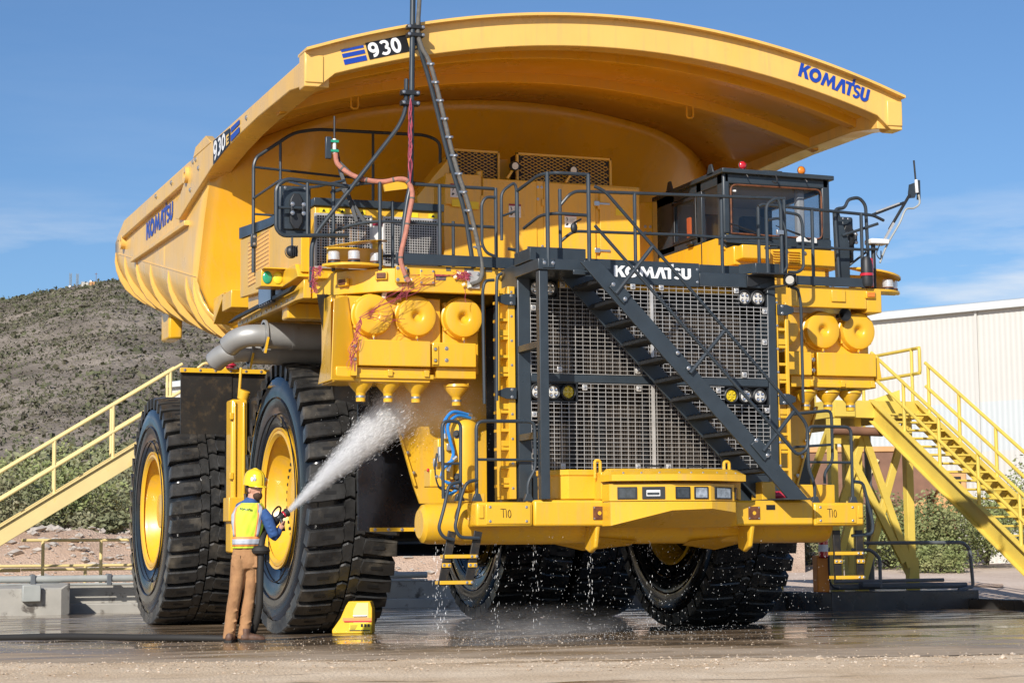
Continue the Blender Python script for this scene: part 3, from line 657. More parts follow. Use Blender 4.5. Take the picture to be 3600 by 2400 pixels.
stringer(-.57, 'stair_stringer'); stringer(.22, 'stair_stringer')
for k in range(11):
    z = 4.285-.2235*k; x = sx(z)+.0
    mb = MB(); mb.prism([(x-.12, -.53, z-.025), (x+.13, -.53, z-.025), (x+.13, -.53, z+.02), (x-.12, -.53, z+.02)], (0, .75, 0))
    for j in range(6): mb.box(x-.12, x+.13, -.5+j*.12, -.44+j*.12, z+.02, z+.032)
    obj('stair_tread', mb, 'dark2', ST, bevel=.003)
def rail(pts, r=.021, parent=None, name='handrail', m='dark', rad=.08, n=8): return obj(name, MB().tube(fil(pts, rad), r, n), m, parent or TR)
for p in ((-.82, 4.06), (1.02, 2.20)):
    mb = MB(); mb.prism([(p[0]-.16, -.60, p[1]+.15), (p[0]-.06, -.60, p[1]+.24), (p[0]+.12, -.60, p[1]+.06), (p[0]+.02, -.60, p[1]-.05)], (0, .03, 0)); obj('rail_bracket', mb, 'dark', ST, bevel=.005)
bolts(ST, [(-.93, -.603, 4.24), (-.78, -.603, 4.07), (.93, -.603, 2.40), (1.08, -.603, 2.22), (.04, -.603, 3.26), (-.1, -.603, 3.44)], .9)
rail([(-1.15, -.58, 5.42), (-1.02, -.60, 5.36), (1.50, -.62, 2.74), (1.62, -.62, 2.60), (1.62, -.62, 2.30), (1.48, -.62, 2.22), (1.25, -.62, 2.46), (-1.16, -.60, 4.94)], parent=ST, rad=.12)
for a, b in (((-.90, -.6, 4.13), (-.40, -.6, 4.73)), ((.06, -.6, 3.20), (.55, -.6, 3.75)), ((1.02, -.6, 2.27), (1.47, -.6, 2.78))): rail([a, b], .026, ST, 'rail_strut')
RP = rail([(-1.76, .43, 5.50), (-1.66, -.1, 5.62), (-1.55, -.35, 5.60), (-1.13, -.36, 5.60)], .022, TR, 'platform_rail', rad=.1)
rail([(-1.72, .3, 5.02), (-1.66, -.1, 5.12), (-1.55, -.35, 5.11), (-1.13, -.36, 5.10)], .02, RP, 'mid_rail', rad=.1)
for x, y in ((-1.67, -.36), (-1.14, -.37)):
    rail([(x, y, 4.46), (x, y, 5.60)], .027, RP, 'rail_post'); obj('post_base', MB().box(x-.075, x+.075, y-.022, y, 4.44, 4.55), 'dark', RP, bevel=.006); bolts(RP, [(x-.055, y-.024, 4.50), (x+.055, y-.024, 4.50)], .8)
rail([(-1.76, .43, 4.5), (-1.76, .43, 5.52)], .026, RP, 'rail_post')
rail([(-1.92, .55, 4.9), (-1.92, .55, 5.5), (-1.74, .55, 5.64), (-1.71, .55, 5.5), (-1.71, .55, 4.78), (-1.84, .55, 4.8)], .02, RP, 'gate_frame', rad=.08)
rail([(-1.92, .55, 5.2), (-1.71, .55, 5.28)], .015, RP, 'gate_bar')
rail([(-1.98, .6, 5.44), (-2.10, .6, 5.44), (-2.16, .6, 5.36), (-2.16, .6, 4.84), (-2.1, .6, 4.74), (-1.98, .6, 4.70)], .02, RP, 'gate_loop', rad=.08)
mb = MB(); mb.ell((-1.19, -.02, 5.0), (.045, .035, .065)); mb.cyl((-1.17, -.2, 5.08), (-1.19, -.02, 5.06), .012, 6); wl = obj('work_lamp', mb, 'dark2', TR)

# ---------------------------------------------------------------- ladders, grab rails, air tank
def ladder(x, y, s, lean):
    mb = MB(); LD = None
    for k, dx in enumerate((-.16, .16)):
        mb = MB(); mb.bar((x+dx, y, 1.32), (x+dx+lean, y, .70), .10, .03, (0, 1, 0)); o_ = obj('ladder_strap' if k else 'boarding_ladder', mb, 'flap', LD or TR, bevel=.004)
        if LD is None: LD = o_
    for z in (1.03, .73):
        t = (1.32-z)/.62; obj('ladder_rung', MB().box(x+lean*t-.20, x+lean*t+.20, y-.035, y+.16, z-.022, z+.022), 'yellow', LD, bevel=.006)
        bolts(LD, [(x+lean*t+.16+d, y-.037, z) for d in (-.03, .03)], .6)
    t = (1.32-.93)/.62
    for dx in (-.16, .16):
        obj('rung_clip', MB().box(x+lean*t+dx-.055, x+lean*t+dx+.055, y-.035, y-.016, .905, .955), 'yellow', LD, bevel=.004); bolts(LD, [(x+lean*t+dx+d, y-.037, .93) for d in (-.03, .03)], .6)
    return LD
LDL = ladder(-2.70, -.24, -1, -.13); LDR = ladder(2.44, -.10, 1, .01)
rail([(-2.97, -.25, 1.70), (-2.98, -.25, 2.60), (-2.75, -.25, 2.60), (-2.76, -.25, 1.70)], .021, TR, 'grab_rail')
rail([(-2.97, -.25, 2.10), (-2.76, -.25, 2.11)], .016, TR, 'grab_rail_bar')
rail([(-2.54, -.20, 1.68), (-2.54, -.20, 2.61), (-1.80, -.20, 2.62), (-1.80, -.20, 2.05), (-1.90, -.20, 1.90), (-1.90, -.20, 1.68)], .022, TR, 'grab_rail', rad=.1)
rail([(-2.54, -.20, 2.16), (-1.80, -.20, 2.16)], .017, TR, 'grab_rail_bar')
for x in (-2.76, -2.54, -1.90): obj('rail_foot', MB().prism([(x-.06, -.24, 1.67), (x+.06, -.24, 1.67), (x+.03, -.24, 1.76), (x-.03, -.24, 1.76)], (0, .06, 0)), 'dark', TR, bevel=.005)
rail([(-2.78, -.3, 1.89), (-2.92, -.3, 1.86), (-2.97, -.3, 1.62), (-3.05, -.3, 1.35), (-2.99, -.3, 1.25), (-2.86, -.3, 1.22)], .021, TR, 'grab_loop', rad=.09)
rail([(-2.56, -.3, 1.92), (-2.70, -.3, 1.89), (-2.76, -.3, 1.75), (-2.85, -.3, 1.36), (-2.79, -.3, 1.25), (-2.55, -.3, 1.24)], .021, TR, 'grab_loop', rad=.09)
rail([(1.99, -.1, 1.68), (1.99, -.1, 1.9), (1.91, -.1, 2.09), (1.91, -.1, 2.62), (2.53, -.1, 2.62), (2.53, -.1, 1.68)], .021, TR, 'grab_rail', rad=.09)
rail([(1.92, -.1, 2.17), (2.53, -.1, 2.17)], .017, TR, 'grab_rail_bar')
rail([(1.90, .3, 2.80), (2.48, .3, 2.86), (2.48, .3, 2.2), (2.36, .3, 2.06), (2.36, .3, 1.92)], .021, TR, 'grab_rail', rad=.08); rail([(1.92, .3, 2.38), (2.48, .3, 2.42)], .017, TR, 'grab_rail_bar')
for x in (1.99, 2.53): obj('rail_foot', MB().prism([(x-.06, -.13, 1.655), (x+.06, -.13, 1.655), (x+.03, -.13, 1.74), (x-.03, -.13, 1.74)], (0, .06, 0)), 'dark', TR, bevel=.005)
rail([(2.55, -.1, 1.93), (2.68, -.1, 1.92), (2.81, -.1, 1.41), (2.80, -.1, 1.27), (2.50, -.1, 1.25)], .021, TR, 'grab_loop', rad=.08)
AT = obj('air_tank', MB().lathe([(0, 1.79), (.10, 1.80), (.155, 1.84), (.172, 1.92), (.172, 2.56), (.155, 2.64), (.10, 2.68), (0, 2.69)], (-2.42, .6, 0), (0, 0, 1), 32), 'yellow', TR, sharp=50)
for z in (1.98, 2.50): obj('tank_port', MB().lathe([(0, .03), (.026, .03), (.032, .0), (.05, 0), (.05, -.05)], (-2.55, .47, z), (-.6, -.8, 0), 14), 'dark2', AT)
obj('tank_foot', MB().box(-2.6, -2.2, .45, .75, 1.68, 1.79), 'yellow', AT, bevel=.01)
for pts in ([(-2.36, .52, 2.70), (-2.55, .45, 2.72), (-2.68, .42, 2.60), (-2.66, .40, 2.42), (-2.62, .40, 2.26), (-2.68, .38, 2.10)], [(-2.40, .5, 2.74), (-2.62, .42, 2.76), (-2.74, .40, 2.62), (-2.73, .40, 2.5)], [(-2.64, .36, 2.18), (-2.76, .36, 2.08), (-2.78, .36, 1.95), (-2.62, .36, 1.88)], [(-2.78, .38, 2.0), (-2.77, .38, 1.84), (-2.66, .38, 1.78), (-2.56, .38, 1.86)]):
    h_ = obj('air_hose', MB().tube(spline(pts, 8), .021, 8), 'bluehose', TR)
    for i_, j_ in ((0, 1), (-1, -2)): obj('hose_fitting', MB().cyl(V(pts[i_]), V(pts[i_])+(V(pts[i_])-V(pts[j_])).normalized()*.06, .026, 8), 'steel', h_)
for pts in ([(-2.84, .36, 2.26), (-2.87, .36, 2.06), (-2.82, .36, 1.86), (-2.66, .38, 1.80)], [(-2.8, .3, 1.75), (-2.7, .28, 1.84), (-2.55, .3, 1.82)]): obj('black_hose', MB().tube(spline(pts, 8), .014, 8), 'dark2', TR)
VB = obj('valve_manifold', MB().box(-2.80, -2.60, .45, .62, 1.95, 2.44), 'yellow', TR, bevel=.012)
obj('solenoid', MB().cyl((-2.78, .42, 2.16), (-2.78, .42, 2.34), .032, 12).cyl((-2.86, .38, 2.1), (-2.86, .38, 2.2), .025, 10).box(-2.71, -2.66, .40, .45, 2.05, 2.12).box(-2.7, -2.64, .4, .45, 2.3, 2.38), 'steel', VB, bevel=.004)
SB = obj('shutoff_box', MB().box(-2.93, -2.72, .35, .60, 1.86, 2.07), 'yellow', TR, bevel=.012)
obj('red_button', MB().ell((-2.94, .40, 2.06), (.018, .018, .022)), 'red', SB); bolts(SB, [(-2.85, .348, 1.98), (-2.80, .348, 1.98)], .8)
# yellow slotted uprights beside the shroud, with steps
for s in (-1, 1):
    xa, xb = (-2.03, -1.79) if s < 0 else (1.80, 1.98)
    U1 = obj('step_channel', MB().box(xb-.09 if s < 0 else xa, xb if s < 0 else xa+.03, .46, .9, 1.72, 4.32).box(xa if s < 0 else xb-.045, xa+.045 if s < 0 else xb, .46, .5, 1.74, 4.26), 'yellow', TR, bevel=.006)
    for k in range(11):
        z = 1.88+k*.225
        obj('channel_step', MB().box(xa+.04, xb-.08 if s < 0 else xb-.04, .47, .70, z-.018, z+.018), 'yellow', U1, bevel=.003)
        if k % 2 == 0: obj('channel_web', MB().box(xa+.03, xb-.085 if s < 0 else xb-.03, .466, .49, z+.03, z+.10), 'yellow', U1, bevel=.003)
    bolts(U1, [(xb-.045 if s < 0 else xa+.015, .458, 1.85+.3*k) for k in range(9)], .6)
    for z in (4.15, 3.00):
        obj('hinge_plate', MB().prism([(s*1.80, .40, z-.07), (s*1.93, .40, z-.07), (s*2.03, .40, z-.03), (s*2.03, .40, z+.03), (s*1.93, .40, z+.07), (s*1.80, .40, z+.07)], (0, .03, 0)), 'dark', U1, bevel=.004); bolts(U1, [(s*1.86, .398, z+d) for d in (-.045, .045)], .7)
rail([(-2.0, .34, 4.46), (-2.06, .34, 4.42), (-2.07, .34, 4.3), (-2.08, .34, 2.90)], .02, TR, 'boarding_rail'); rail([(-2.10, .34, 4.37), (-2.22, .34, 4.36), (-2.25, .34, 4.25), (-2.24, .34, 2.86)], .02, TR, 'boarding_rail')
rail([(1.96, .34, 4.44), (2.06, .34, 4.42), (2.10, .34, 4.25), (2.10, .34, 2.95)], .02, TR, 'boarding_rail')
# inner fender panels and wet rubber flaps beside the front wheels
for s in (-1, 1):
    mb = MB(); mb.prism([(s*1.72, 1.7, 4.25), (s*3.05, 1.7, 4.25), (s*3.02, 1.7, 3.02), (s*2.70, 1.7, 1.92), (s*2.62, 1.7, 1.70), (s*1.72, 1.7, 1.70)], (0, .05, 0)); FP = obj('inner_fender', mb, 'yellow', TR, bevel=.01)
    e1 = V((s*3.035, 1.68, 3.02)); e2 = V((s*2.69, 1.68, 1.92)); obj('fender_edge', MB().bar(e1, e2, .03, .045, (0, 1, 0)), 'yellow', FP, bevel=.004)
    bolts(FP, [e1.lerp(e2, t)+V((s*-.03, -.02, 0)) for t in (.03, .3, .42, .62, .85)], .8)
    obj('mud_flap', MB().box(min(s*2.35, s*3.25), max(s*2.35, s*3.25), 2.3, 2.34, 1.38, 3.9), 'flapwet', TR)
    obj('flap_strip', MB().box(min(s*2.42, s*3.1), max(s*2.42, s*3.1), 2.26, 2.30, 1.365, 1.415), 'yellow', TR, bevel=.004); bolts(TR, [(s*x, 2.258, 1.39) for x in (2.5, 2.68, 2.86, 3.04)], .8)
MT['sealm'] = mat('window_seal', (.07, .06, .05), .6)
# ---------------------------------------------------------------- air cleaners
def cleaner(x, z, parent):
    p = (x, 1.11, z); r = .248
    mb = MB(); mb.lathe([(0, .075), (.040, .07), (.062, .022), (.085, .003), (.11, .0), (r-.03, .003), (r-.008, .012), (r, .03), (r+.003, .10), (r+.018, .11), (r+.018, .14), (r+.0, .15), (r+.005, .55)], p, (0, 1, 0), 44)
    c = obj('air_cleaner', mb, 'yellow', parent, sharp=42)
    for a in (35, 145, 215, 325):
        obj('latch', MB().obox((x+(r+.015)*cos(radians(a)), 1.24, z+(r+.015)*sin(radians(a))), (.03, .07, .03)), 'yellow', c, bevel=.005)
    obj('dust_tab', MB().obox((x, 1.15, z-r-.015), (.028, .02, .05)), 'yellow', c, bevel=.004)
    pts = [(x, 1.13, z-r-.03), (x+.005, 1.10, z-r-.11), (x+.05, 1.06, z-r-.15), (x+.09, 1.0, z-r-.10)]
    obj('chain', MB().tube(spline(pts, 6), .005, 5), 'steel', c)
def cone(x, y, z, parent):
    mb = MB(); mb.lathe([(.12, .10), (.162, .09), (.168, .06), (.15, .05), (.145, .03), (.066, -.06), (.058, -.075), (.058, -.17), (0, -.17)], (x, y, z), (0, 0, 1), 24)
    c = obj('dust_cup', mb, 'yellow', parent, sharp=40)
    obj('hose_clamp', MB().lathe([(.059, -.125), (.063, -.12), (.063, -.10), (.059, -.095)], (x, y, z), (0, 0, 1), 20), 'steel', c)
    obj('clamp_screw', MB().tube([(x-.02, y-.13, z+.08), (x+.09, y-.12, z+.085), (x+.12, y-.11, z+.10), (x+.12, y-.10, z+.07), (x+.09, y-.12, z+.07)], .007, 5).obox((x+.03, y-.13, z+.08), (.05, .03, .03)), 'yellow', c)
AL = obj('air_cleaner_housing', MB().prism([(-3.93, 1.15, 3.18), (-3.93, 1.15, 4.14), (-3.75, 1.35, 4.25), (-3.75, 1.75, 4.25), (-3.93, 1.75, 3.18)], (.0, 0, 0)).box(-3.90, -2.48, 1.26, 1.70, 3.30, 4.24).box(-2.45, -1.98, 1.26, 1.7, 3.30, 4.2), 'yellow', TR, bevel=.015)
obj('wing_plate', MB().prism([(-3.97, 1.0, 3.17), (-3.93, 1.0, 4.16), (-3.70, 1.22, 4.24), (-3.62, 1.22, 3.68), (-3.66, 1.0, 3.17)], (0, .03, 0)), 'yellow', AL, bevel=.008)
obj('outlet_box', MB().box(-3.63, -2.715, .95, 1.6, 3.35, 3.67).box(-2.69, -2.12, .95, 1.6, 3.36, 3.66), 'yellow', AL, bevel=.012)
obj('lower_plenum', MB().box(-3.90, -2.70, 1.02, 1.7, 3.16, 3.34).box(-2.62, -2.1, 1.02, 1.7, 3.22, 3.36).box(-3.66, -2.66, .99, 1.02, 3.20, 3.26), 'yellow', AL, bevel=.01)
obj('mount_strip', MB().box(-3.735, -3.66, .93, .96, 3.22, 3.62).box(-2.70, -2.62, .93, .952, 3.38, 3.62), 'yellow', AL, bevel=.006)
bolts(AL, [(-3.69, .93, 3.58), (-3.69, .93, 3.42), (-2.51, .948, 3.585), (-2.51, .948, 3.44), (-2.66, .93, 3.57), (-2.66, .93, 3.43)], .9)
for x in (-3.70, -3.23, -2.76): obj('mount_lug', MB().box(x-.03, x+.03, .965, 1.02, 3.23, 3.31), 'yellow', AL, bevel=.004)
for x in (-3.39, -2.83, -2.22): cleaner(x, 4.0, AL)
for x in (-3.54, -3.19, -2.83): cone(x, 1.2, 3.10, AL)
cone(-2.30, 1.2, 3.07, AL)
AR = obj('air_cleaner_housing', MB().box(2.05, 3.62, 1.26, 1.70, 3.30, 4.24), 'yellow', TR, bevel=.015)
obj('wing_plate', MB().prism([(3.57, 1.0, 3.32), (3.66, 1.0, 3.34), (3.62, 1.0, 3.64), (3.55, 1.0, 3.62)], (0, .3, 0)), 'yellow', AR, bevel=.008)
obj('outlet_box', MB().box(2.66, 3.55, .95, 1.6, 3.37, 3.68).box(2.18, 2.58, .95, 1.6, 3.37, 3.68), 'yellow', AR, bevel=.012)
obj('lower_plenum', MB().box(2.30, 3.56, 1.02, 1.7, 3.22, 3.37).box(2.62, 3.56, .99, 1.02, 3.22, 3.28), 'yellow', AR, bevel=.01)
for x in (2.6, 3.05, 3.50): obj('mount_lug', MB().box(x-.03, x+.03, .965, 1.02, 3.23, 3.31), 'yellow', AR, bevel=.004)
bolts(AR, [(2.60, .948, 3.58), (2.60, .948, 3.44)], .9)
for x in (2.24, 2.86, 3.40): cleaner(x, 4.0, AR)
for x in (2.60, 2.94, 3.28): cone(x, 1.2, 3.10, AR)
obj('horn', MB().lathe([(.03, .2), (.035, .08), (.09, 0), (.09, -.012)], (3.12, 1.0, 4.20), (0, 1, 0), 16), 'dark2', TR)

# ---------------------------------------------------------------- deck
DZ = 4.50
DK = obj('deck_floor', MB().prism([(-4.05, 5.4, 4.36), (-4.05, 2.2, 4.36), (-3.6, 1.5, 4.36), (-3.06, 1.06, 4.36), (-1.75, 1.06, 4.36), (-1.75, .62, 4.36), (1.75, .62, 4.36), (1.75, 1.06, 4.36), (3.45, 1.06, 4.36), (3.85, 1.6, 4.36), (3.9, 5.0, 4.36)], (0, 0, .10)), 'yellow', TR)
obj('deck_beam', MB().box(-3.064, -1.638, 0.98, 1.061, 4.28, 4.611), 'yellow', DK, bevel=0.012)
obj('deck_beam', MB().box(2.027, 3.453, 0.98, 1.061, 4.28, 4.565).box(3.453, 3.677, 0.98, 1.438, 4.239, 4.565), 'yellow', DK, bevel=0.012)
obj('corner_beam', MB().prism([(-3.064, 0.98, 4.28), (-3.318, 1.092, 4.28), (-3.675, 1.438, 4.28), (-4.02, 2.15, 4.28), (-3.777, 1.845, 4.28), (-3.593, 1.499, 4.28), (-3.268, 1.184, 4.28), (-3.064, 1.061, 4.28)], (0, 0, 0.29)), 'yellow', DK, bevel=0.01)
obj('side_beam', MB().prism([(-4.06, 1.95, 4.28), (-4.06, 1.95, 4.52), (-4.06, 2.4, 4.46), (-4.06, 5.6, 4.40), (-4.06, 5.6, 4.32), (-4.06, 2.4, 4.30)], (.10, 0, 0)), 'yellow', DK, bevel=.01)
obj('side_apron', MB().prism([(-4.16, 5.8, 4.40), (-4.16, 2.3, 4.41), (-4.16, 2.1, 4.455), (-4.16, 5.3, 4.44)], (.06, 0, 0)), 'dark2', DK)
bolts(DK, [(-4.062, 2.5+.28*k, 4.35) for k in range(11)], .8, 'x')
obj('toe_board', MB().box(-3.166, -1.598, 0.929, 0.96, 4.611, 4.748), 'dark', DK, bevel=0.004)
obj('toe_board', MB().box(2.18, 3.402, 0.929, 0.96, 4.565, 4.687).box(0.928, 1.518, 0.888, 0.919, 4.657, 4.769).prism([(1.498, 0.888, 4.657), (1.64, 0.675, 4.657), (1.976, 0.675, 4.657), (2.16, 0.888, 4.657), (2.129, 0.919, 4.657), (1.966, 0.705, 4.657), (1.651, 0.705, 4.657), (1.518, 0.919, 4.657)], (0, 0, 0.13)), 'dark', DK, bevel=0.004)
obj('lamp_shelf', MB().prism([(1.36, .42, 4.56), (1.40, .18, 4.57), (1.96, .18, 4.57), (1.97, .42, 4.56)], (0, 0, .02)).prism([(1.36, .38, 4.57), (1.36, .38, 4.43), (1.42, .38, 4.43), (1.80, .38, 4.54)], (0, .02, 0)).box(1.955, 1.975, .18, .42, 4.44, 4.57), 'dark2', DK, bevel=.004)
mb = MB(); ax = V((-.25, -.9, -.35)).normalized(); mb.lathe([(0, .0), (.062, .0), (.072, -.01), (.072, .04), (.06, .05), (.062, .12), (.04, .13), (0, .13)], V((1.83, .12, 4.50)), -ax, 18); SL = obj('shelf_lamp', mb, 'dark2', DK)
obj('lens', MB().disc(V((1.83, .12, 4.50))+ax*.003, ax, .055, 16), 'lens', SL); obj('lamp_lead', MB().tube(spline([(1.83, .2, 4.45), (1.75, .25, 4.43), (1.66, .3, 4.42), (1.6, .4, 4.38)], 5), .012, 6), 'dark2', SL)
obj('junction_box', MB().box(-2.85, -2.657, 0.955, 0.98, 4.372, 4.565), 'yellow', DK, bevel=0.01)
bolts(DK, [(-2.83+.153*a, .953, 4.395+.143*b) for a in (0, 1) for b in (0, 1)], 0.5)
obj('junction_box', MB().box(2.903, 3.117, 0.955, 0.98, 4.362, 4.524), 'yellow', DK, bevel=0.01)
obj('mast_foot', MB().box(-3.166, -3.023, 0.919, 0.98, 4.382, 4.586), 'yellow', DK, bevel=0.006)
bolts(DK, [(-3.145, 0.917, 4.555), (-3.145, 0.917, 4.412), (-3.043, 0.917, 4.555), (-3.043, 0.917, 4.412)], 0.8)
obj('cable_bracket', MB().box(-2.229, -2.066, 0.949, 0.98, 4.341, 4.565), 'galv', DK, bevel=0.006)
bolts(DK, [(-2.209, 0.947, 4.524), (-2.086, 0.947, 4.524)], 0.8)
for c, d in (((-3.308, 1.072, 4.474), V((-0.45, -0.9, 0))), ((3.494, 0.97, 4.474), V((0, -1, 0))), ((-3.695, 1.418, 4.423), V((-0.87, -0.5, 0)))):
    d.normalize(); q_ = d.to_track_quat('-Y', 'Z').to_matrix(); mb = MB(); mb.obox(c, (.15, .05, .10), q_); ML = obj('marker_lamp', mb, 'yellow', DK, bevel=.01)
    mb = MB(); mb.obox(V(c)+d*.028, (.115, .02, .07), q_); obj('marker_lens', mb, 'amber' if c[0] > 0 else 'rust', ML, bevel=.008)
for c, s_ in (((-3.593, 1.153, 4.687), -1), ((3.86, 1.387, 4.667), 1)):
    x0 = c[0]; y0 = c[1]; z0 = c[2]
    arcp = [(x0+.42*cos(radians(a)), y0+.20-.36*sin(radians(a))) for a in range(10, 171, 16)]
    SHF = obj('beacon_shelf', MB().prism([(x, y, z0-.10) for x, y in arcp], (0, 0, .035)), 'yellow', DK, bevel=.006)
    arcr = [(x0+.44*cos(radians(a)), y0+.22-.42*sin(radians(a))) for a in range(8, 173, 15)]
    mb = MB(); n = len(arcr); mb.add([(x, y, z0+.16+(.03 if s_ < 0 else -.0)+(.06*(x-x0)*(-s_)/.4)) for x, y in arcr]+[(x, y, z0+.185+(.06*(x-x0)*(-s_)/.4)) for x, y in arcr], [tuple(range(n)), tuple(range(2*n-1, n-1, -1))]+[(i, (i+1) % n, n+(i+1) % n, n+i) for i in range(n)])
    obj('beacon_hood', mb, 'yellow', SHF)
    obj('beacon_back', MB().box(x0-.34, x0+.38, y0+.16, y0+.19, z0-.1, z0+.16), 'yellow', SHF, bevel=.006)
    for a in ((150, 100, 38) if s_ < 0 else (120, 62, 20)):
        px_, py_ = x0+.32*cos(radians(a)), y0+.20-.25*sin(radians(a))
        obj('beacon_base', MB().cyl((px_, py_, z0-.066), (px_, py_, z0-.035), .085, 20, .075), 'dark2', SHF)
        bl = obj('beacon', MB().lathe([(.066, -.035), (.072, -.02), (.074, .07), (.066, .085), (0, .09)], (px_, py_, z0), (0, 0, 1), 24), 'clear', SHF)
        obj('flash_tube', MB().cyl((px_, py_, z0-.03), (px_, py_, z0+.07), .035, 14), 'led', bl); obj('beacon_seal', MB().lathe([(.073, -.035), (.078, -.03), (.078, -.02), (.073, -.018)], (px_, py_, z0), (0, 0, 1), 24), 'rust', bl)
# deck railings: outer run over the beam
def post(x, y, z0, z1, par, r=.024): return rail([(x, y, z0), (x, y, z1)], r, par, 'rail_post')
DR = rail([(-3.848, 1.438, 5.543), (-3.573, 1.235, 5.634), (-3.318, 1.092, 5.645), (-1.832, 1.051, 5.634)], 0.022, TR, 'deck_rail', rad=0.15)
rail([(-3.848, 1.438, 5.054), (-3.573, 1.235, 5.135), (-3.318, 1.092, 5.156), (-1.832, 1.051, 5.146)], 0.02, DR, 'mid_rail', rad=0.15)
for x, y in ((-3.83, 1.39), (-3.32, 1.09), (-2.555, 1.05), (-1.81, 1.05)): post(x, y, 4.55, 5.645, DR)
rail([(-3.318, 1.489, 4.789), (-2.178, 1.489, 4.799), (-2.147, 1.52, 4.759), (-2.188, 1.54, 4.728)], 0.018, DR, 'low_rail')
post(-2.21, 1.54, 4.56, 5.28, DR, .022)
post(-3.08, 1.34, 4.6, 5.46, DR, .022)
DR2 = rail([(.0-1.05, .75, 5.42), (-.9, .72, 5.60), (.62, .70, 5.63), (2.05, .60, 5.64)], .022, TR, 'deck_rail', rad=.15)
rail([(-1.05, .75, 4.96), (-.9, .72, 5.09), (.62, .70, 5.11), (1.2, .70, 5.10), (2.05, .60, 5.12)], .02, DR2, 'mid_rail', rad=.15)
for x, y in ((-1.06, .75), (-.05, .71), (1.17, .70), (2.02, .58)): post(x, y, 4.58, 5.62, DR2)
DR3 = rail([(1.895, 1.051, 5.604), (1.946, 1.051, 5.634), (3.646, 1.092, 5.583), (3.88, 1.214, 5.543)], 0.022, TR, 'deck_rail', rad=0.08)
rail([(1.976, 1.051, 5.054), (2.699, 1.072, 5.095), (3.494, 1.092, 5.105), (3.758, 1.184, 5.135)], 0.02, DR3, 'mid_rail')
for x in (1.895, 2.70, 3.45): post(x, 1.07, 4.56, 5.60, DR3)
rail([(3.249, 1.235, 5.309), (3.758, 1.153, 5.482)], 0.02, DR3, 'rail_bar')
GTE = rail([(1.69, .45, 4.62), (1.69, .45, 5.52), (1.86, .45, 5.62), (1.90, .45, 5.50), (1.90, .45, 4.62)], .024, TR, 'gate_frame', rad=.08); rail([(1.72, .45, 5.32), (1.90, .45, 5.36), (1.97, .45, 5.2), (1.97, .45, 4.7), (1.90, .45, 4.64)], .018, GTE, 'gate_bar', rad=.08)
obj('gate_latch', MB().box(1.82, 1.92, .41, .44, 5.13, 5.19), 'steel', GTE, bevel=.005); rail([(2.0, .5, 5.44), (2.20, .5, 5.42), (2.24, .5, 5.3), (2.24, .5, 4.72), (2.16, .5, 4.66), (2.02, .5, 4.66)], .02, GTE, 'gate_loop', rad=.08)
# tall rail round the rear of the walkway
TRL = rail([(-4.10, 4.5, 4.95), (-4.10, 4.5, 6.45), (-4.06, 4.5, 6.56), (-3.53, 4.5, 6.94), (-3.19, 4.5, 7.01), (-1.60, 4.5, 7.03), (-1.38, 4.5, 6.95), (-1.38, 4.5, 5.2)], .024, TR, 'tall_rail', rad=.12)
rail([(-4.10, 4.5, 6.42), (-2.9, 4.5, 6.36), (-1.38, 4.5, 6.32)], .018, TRL, 'mid_rail')
for x, zt in ((-3.72, 6.82), (-2.38, 7.02)): rail([(x, 4.5, 4.6), (x, 4.5, zt)], .02, TRL, 'rail_post')
rail([(-4.10, 4.5, 5.98), (-4.08, 3.0, 5.98), (-4.05, 1.6, 5.62), (-3.8, 1.0, 5.62)], .018, TRL, 'side_rail', rad=.2); obj('rail_clamp', MB().box(-4.14, -4.06, 4.44, 4.5, 5.3, 5.48), 'dark', TRL, bevel=.006)
bolts(TRL, [(-4.1, 4.438, 5.34), (-4.1, 4.438, 5.44)], .7)
rail([(-4.08, 4.48, 5.76), (-3.8, 4.4, 5.74)], .016, TRL, 'rail_bar')

# ---------------------------------------------------------------- grid box (retarder cooling housing) on the walkway
HB = obj('cooler_housing', MB().box(-3.98, -2.30, 1.72, 5.3, 4.50, 5.42), 'yellow', TR, bevel=.015)
obj('housing_cap', MB().box(-4.0, -2.28, 1.68, 5.34, 5.42, 5.52), 'dark', HB, bevel=.01)
obj('side_wing', MB().prism([(-4.06, 2.2, 4.55), (-4.06, 5.45, 4.72), (-4.06, 5.45, 5.55), (-4.06, 3.6, 5.45), (-4.06, 2.2, 5.45)], (.06, 0, 0)), 'yellow', HB, bevel=.008)
obj('sloped_cap', MB().prism([(-4.08, 5.45, 5.56), (-4.08, 3.7, 5.46), (-4.08, 2.1, 5.46), (-4.08, 2.1, 5.54), (-4.08, 3.7, 5.58), (-4.08, 5.45, 5.72)], (.5, 0, 0)), 'dark', HB)
def lattice(x0, x1, z0, z1, y, st, r=.004):
    mb = MB(); n = round((x1-x0)/st); k_ = round((z1-z0)/st)
    for i in range(n+1): x = x0+(x1-x0)*i/n; mb.box(x-r, x+r, y-r, y+r, z0, z1)
    for j in range(k_+1): z = z0+(z1-z0)*j/k_; mb.box(x0, x1, y-2.4*r, y-.6*r, z-r, z+r)
    return mb
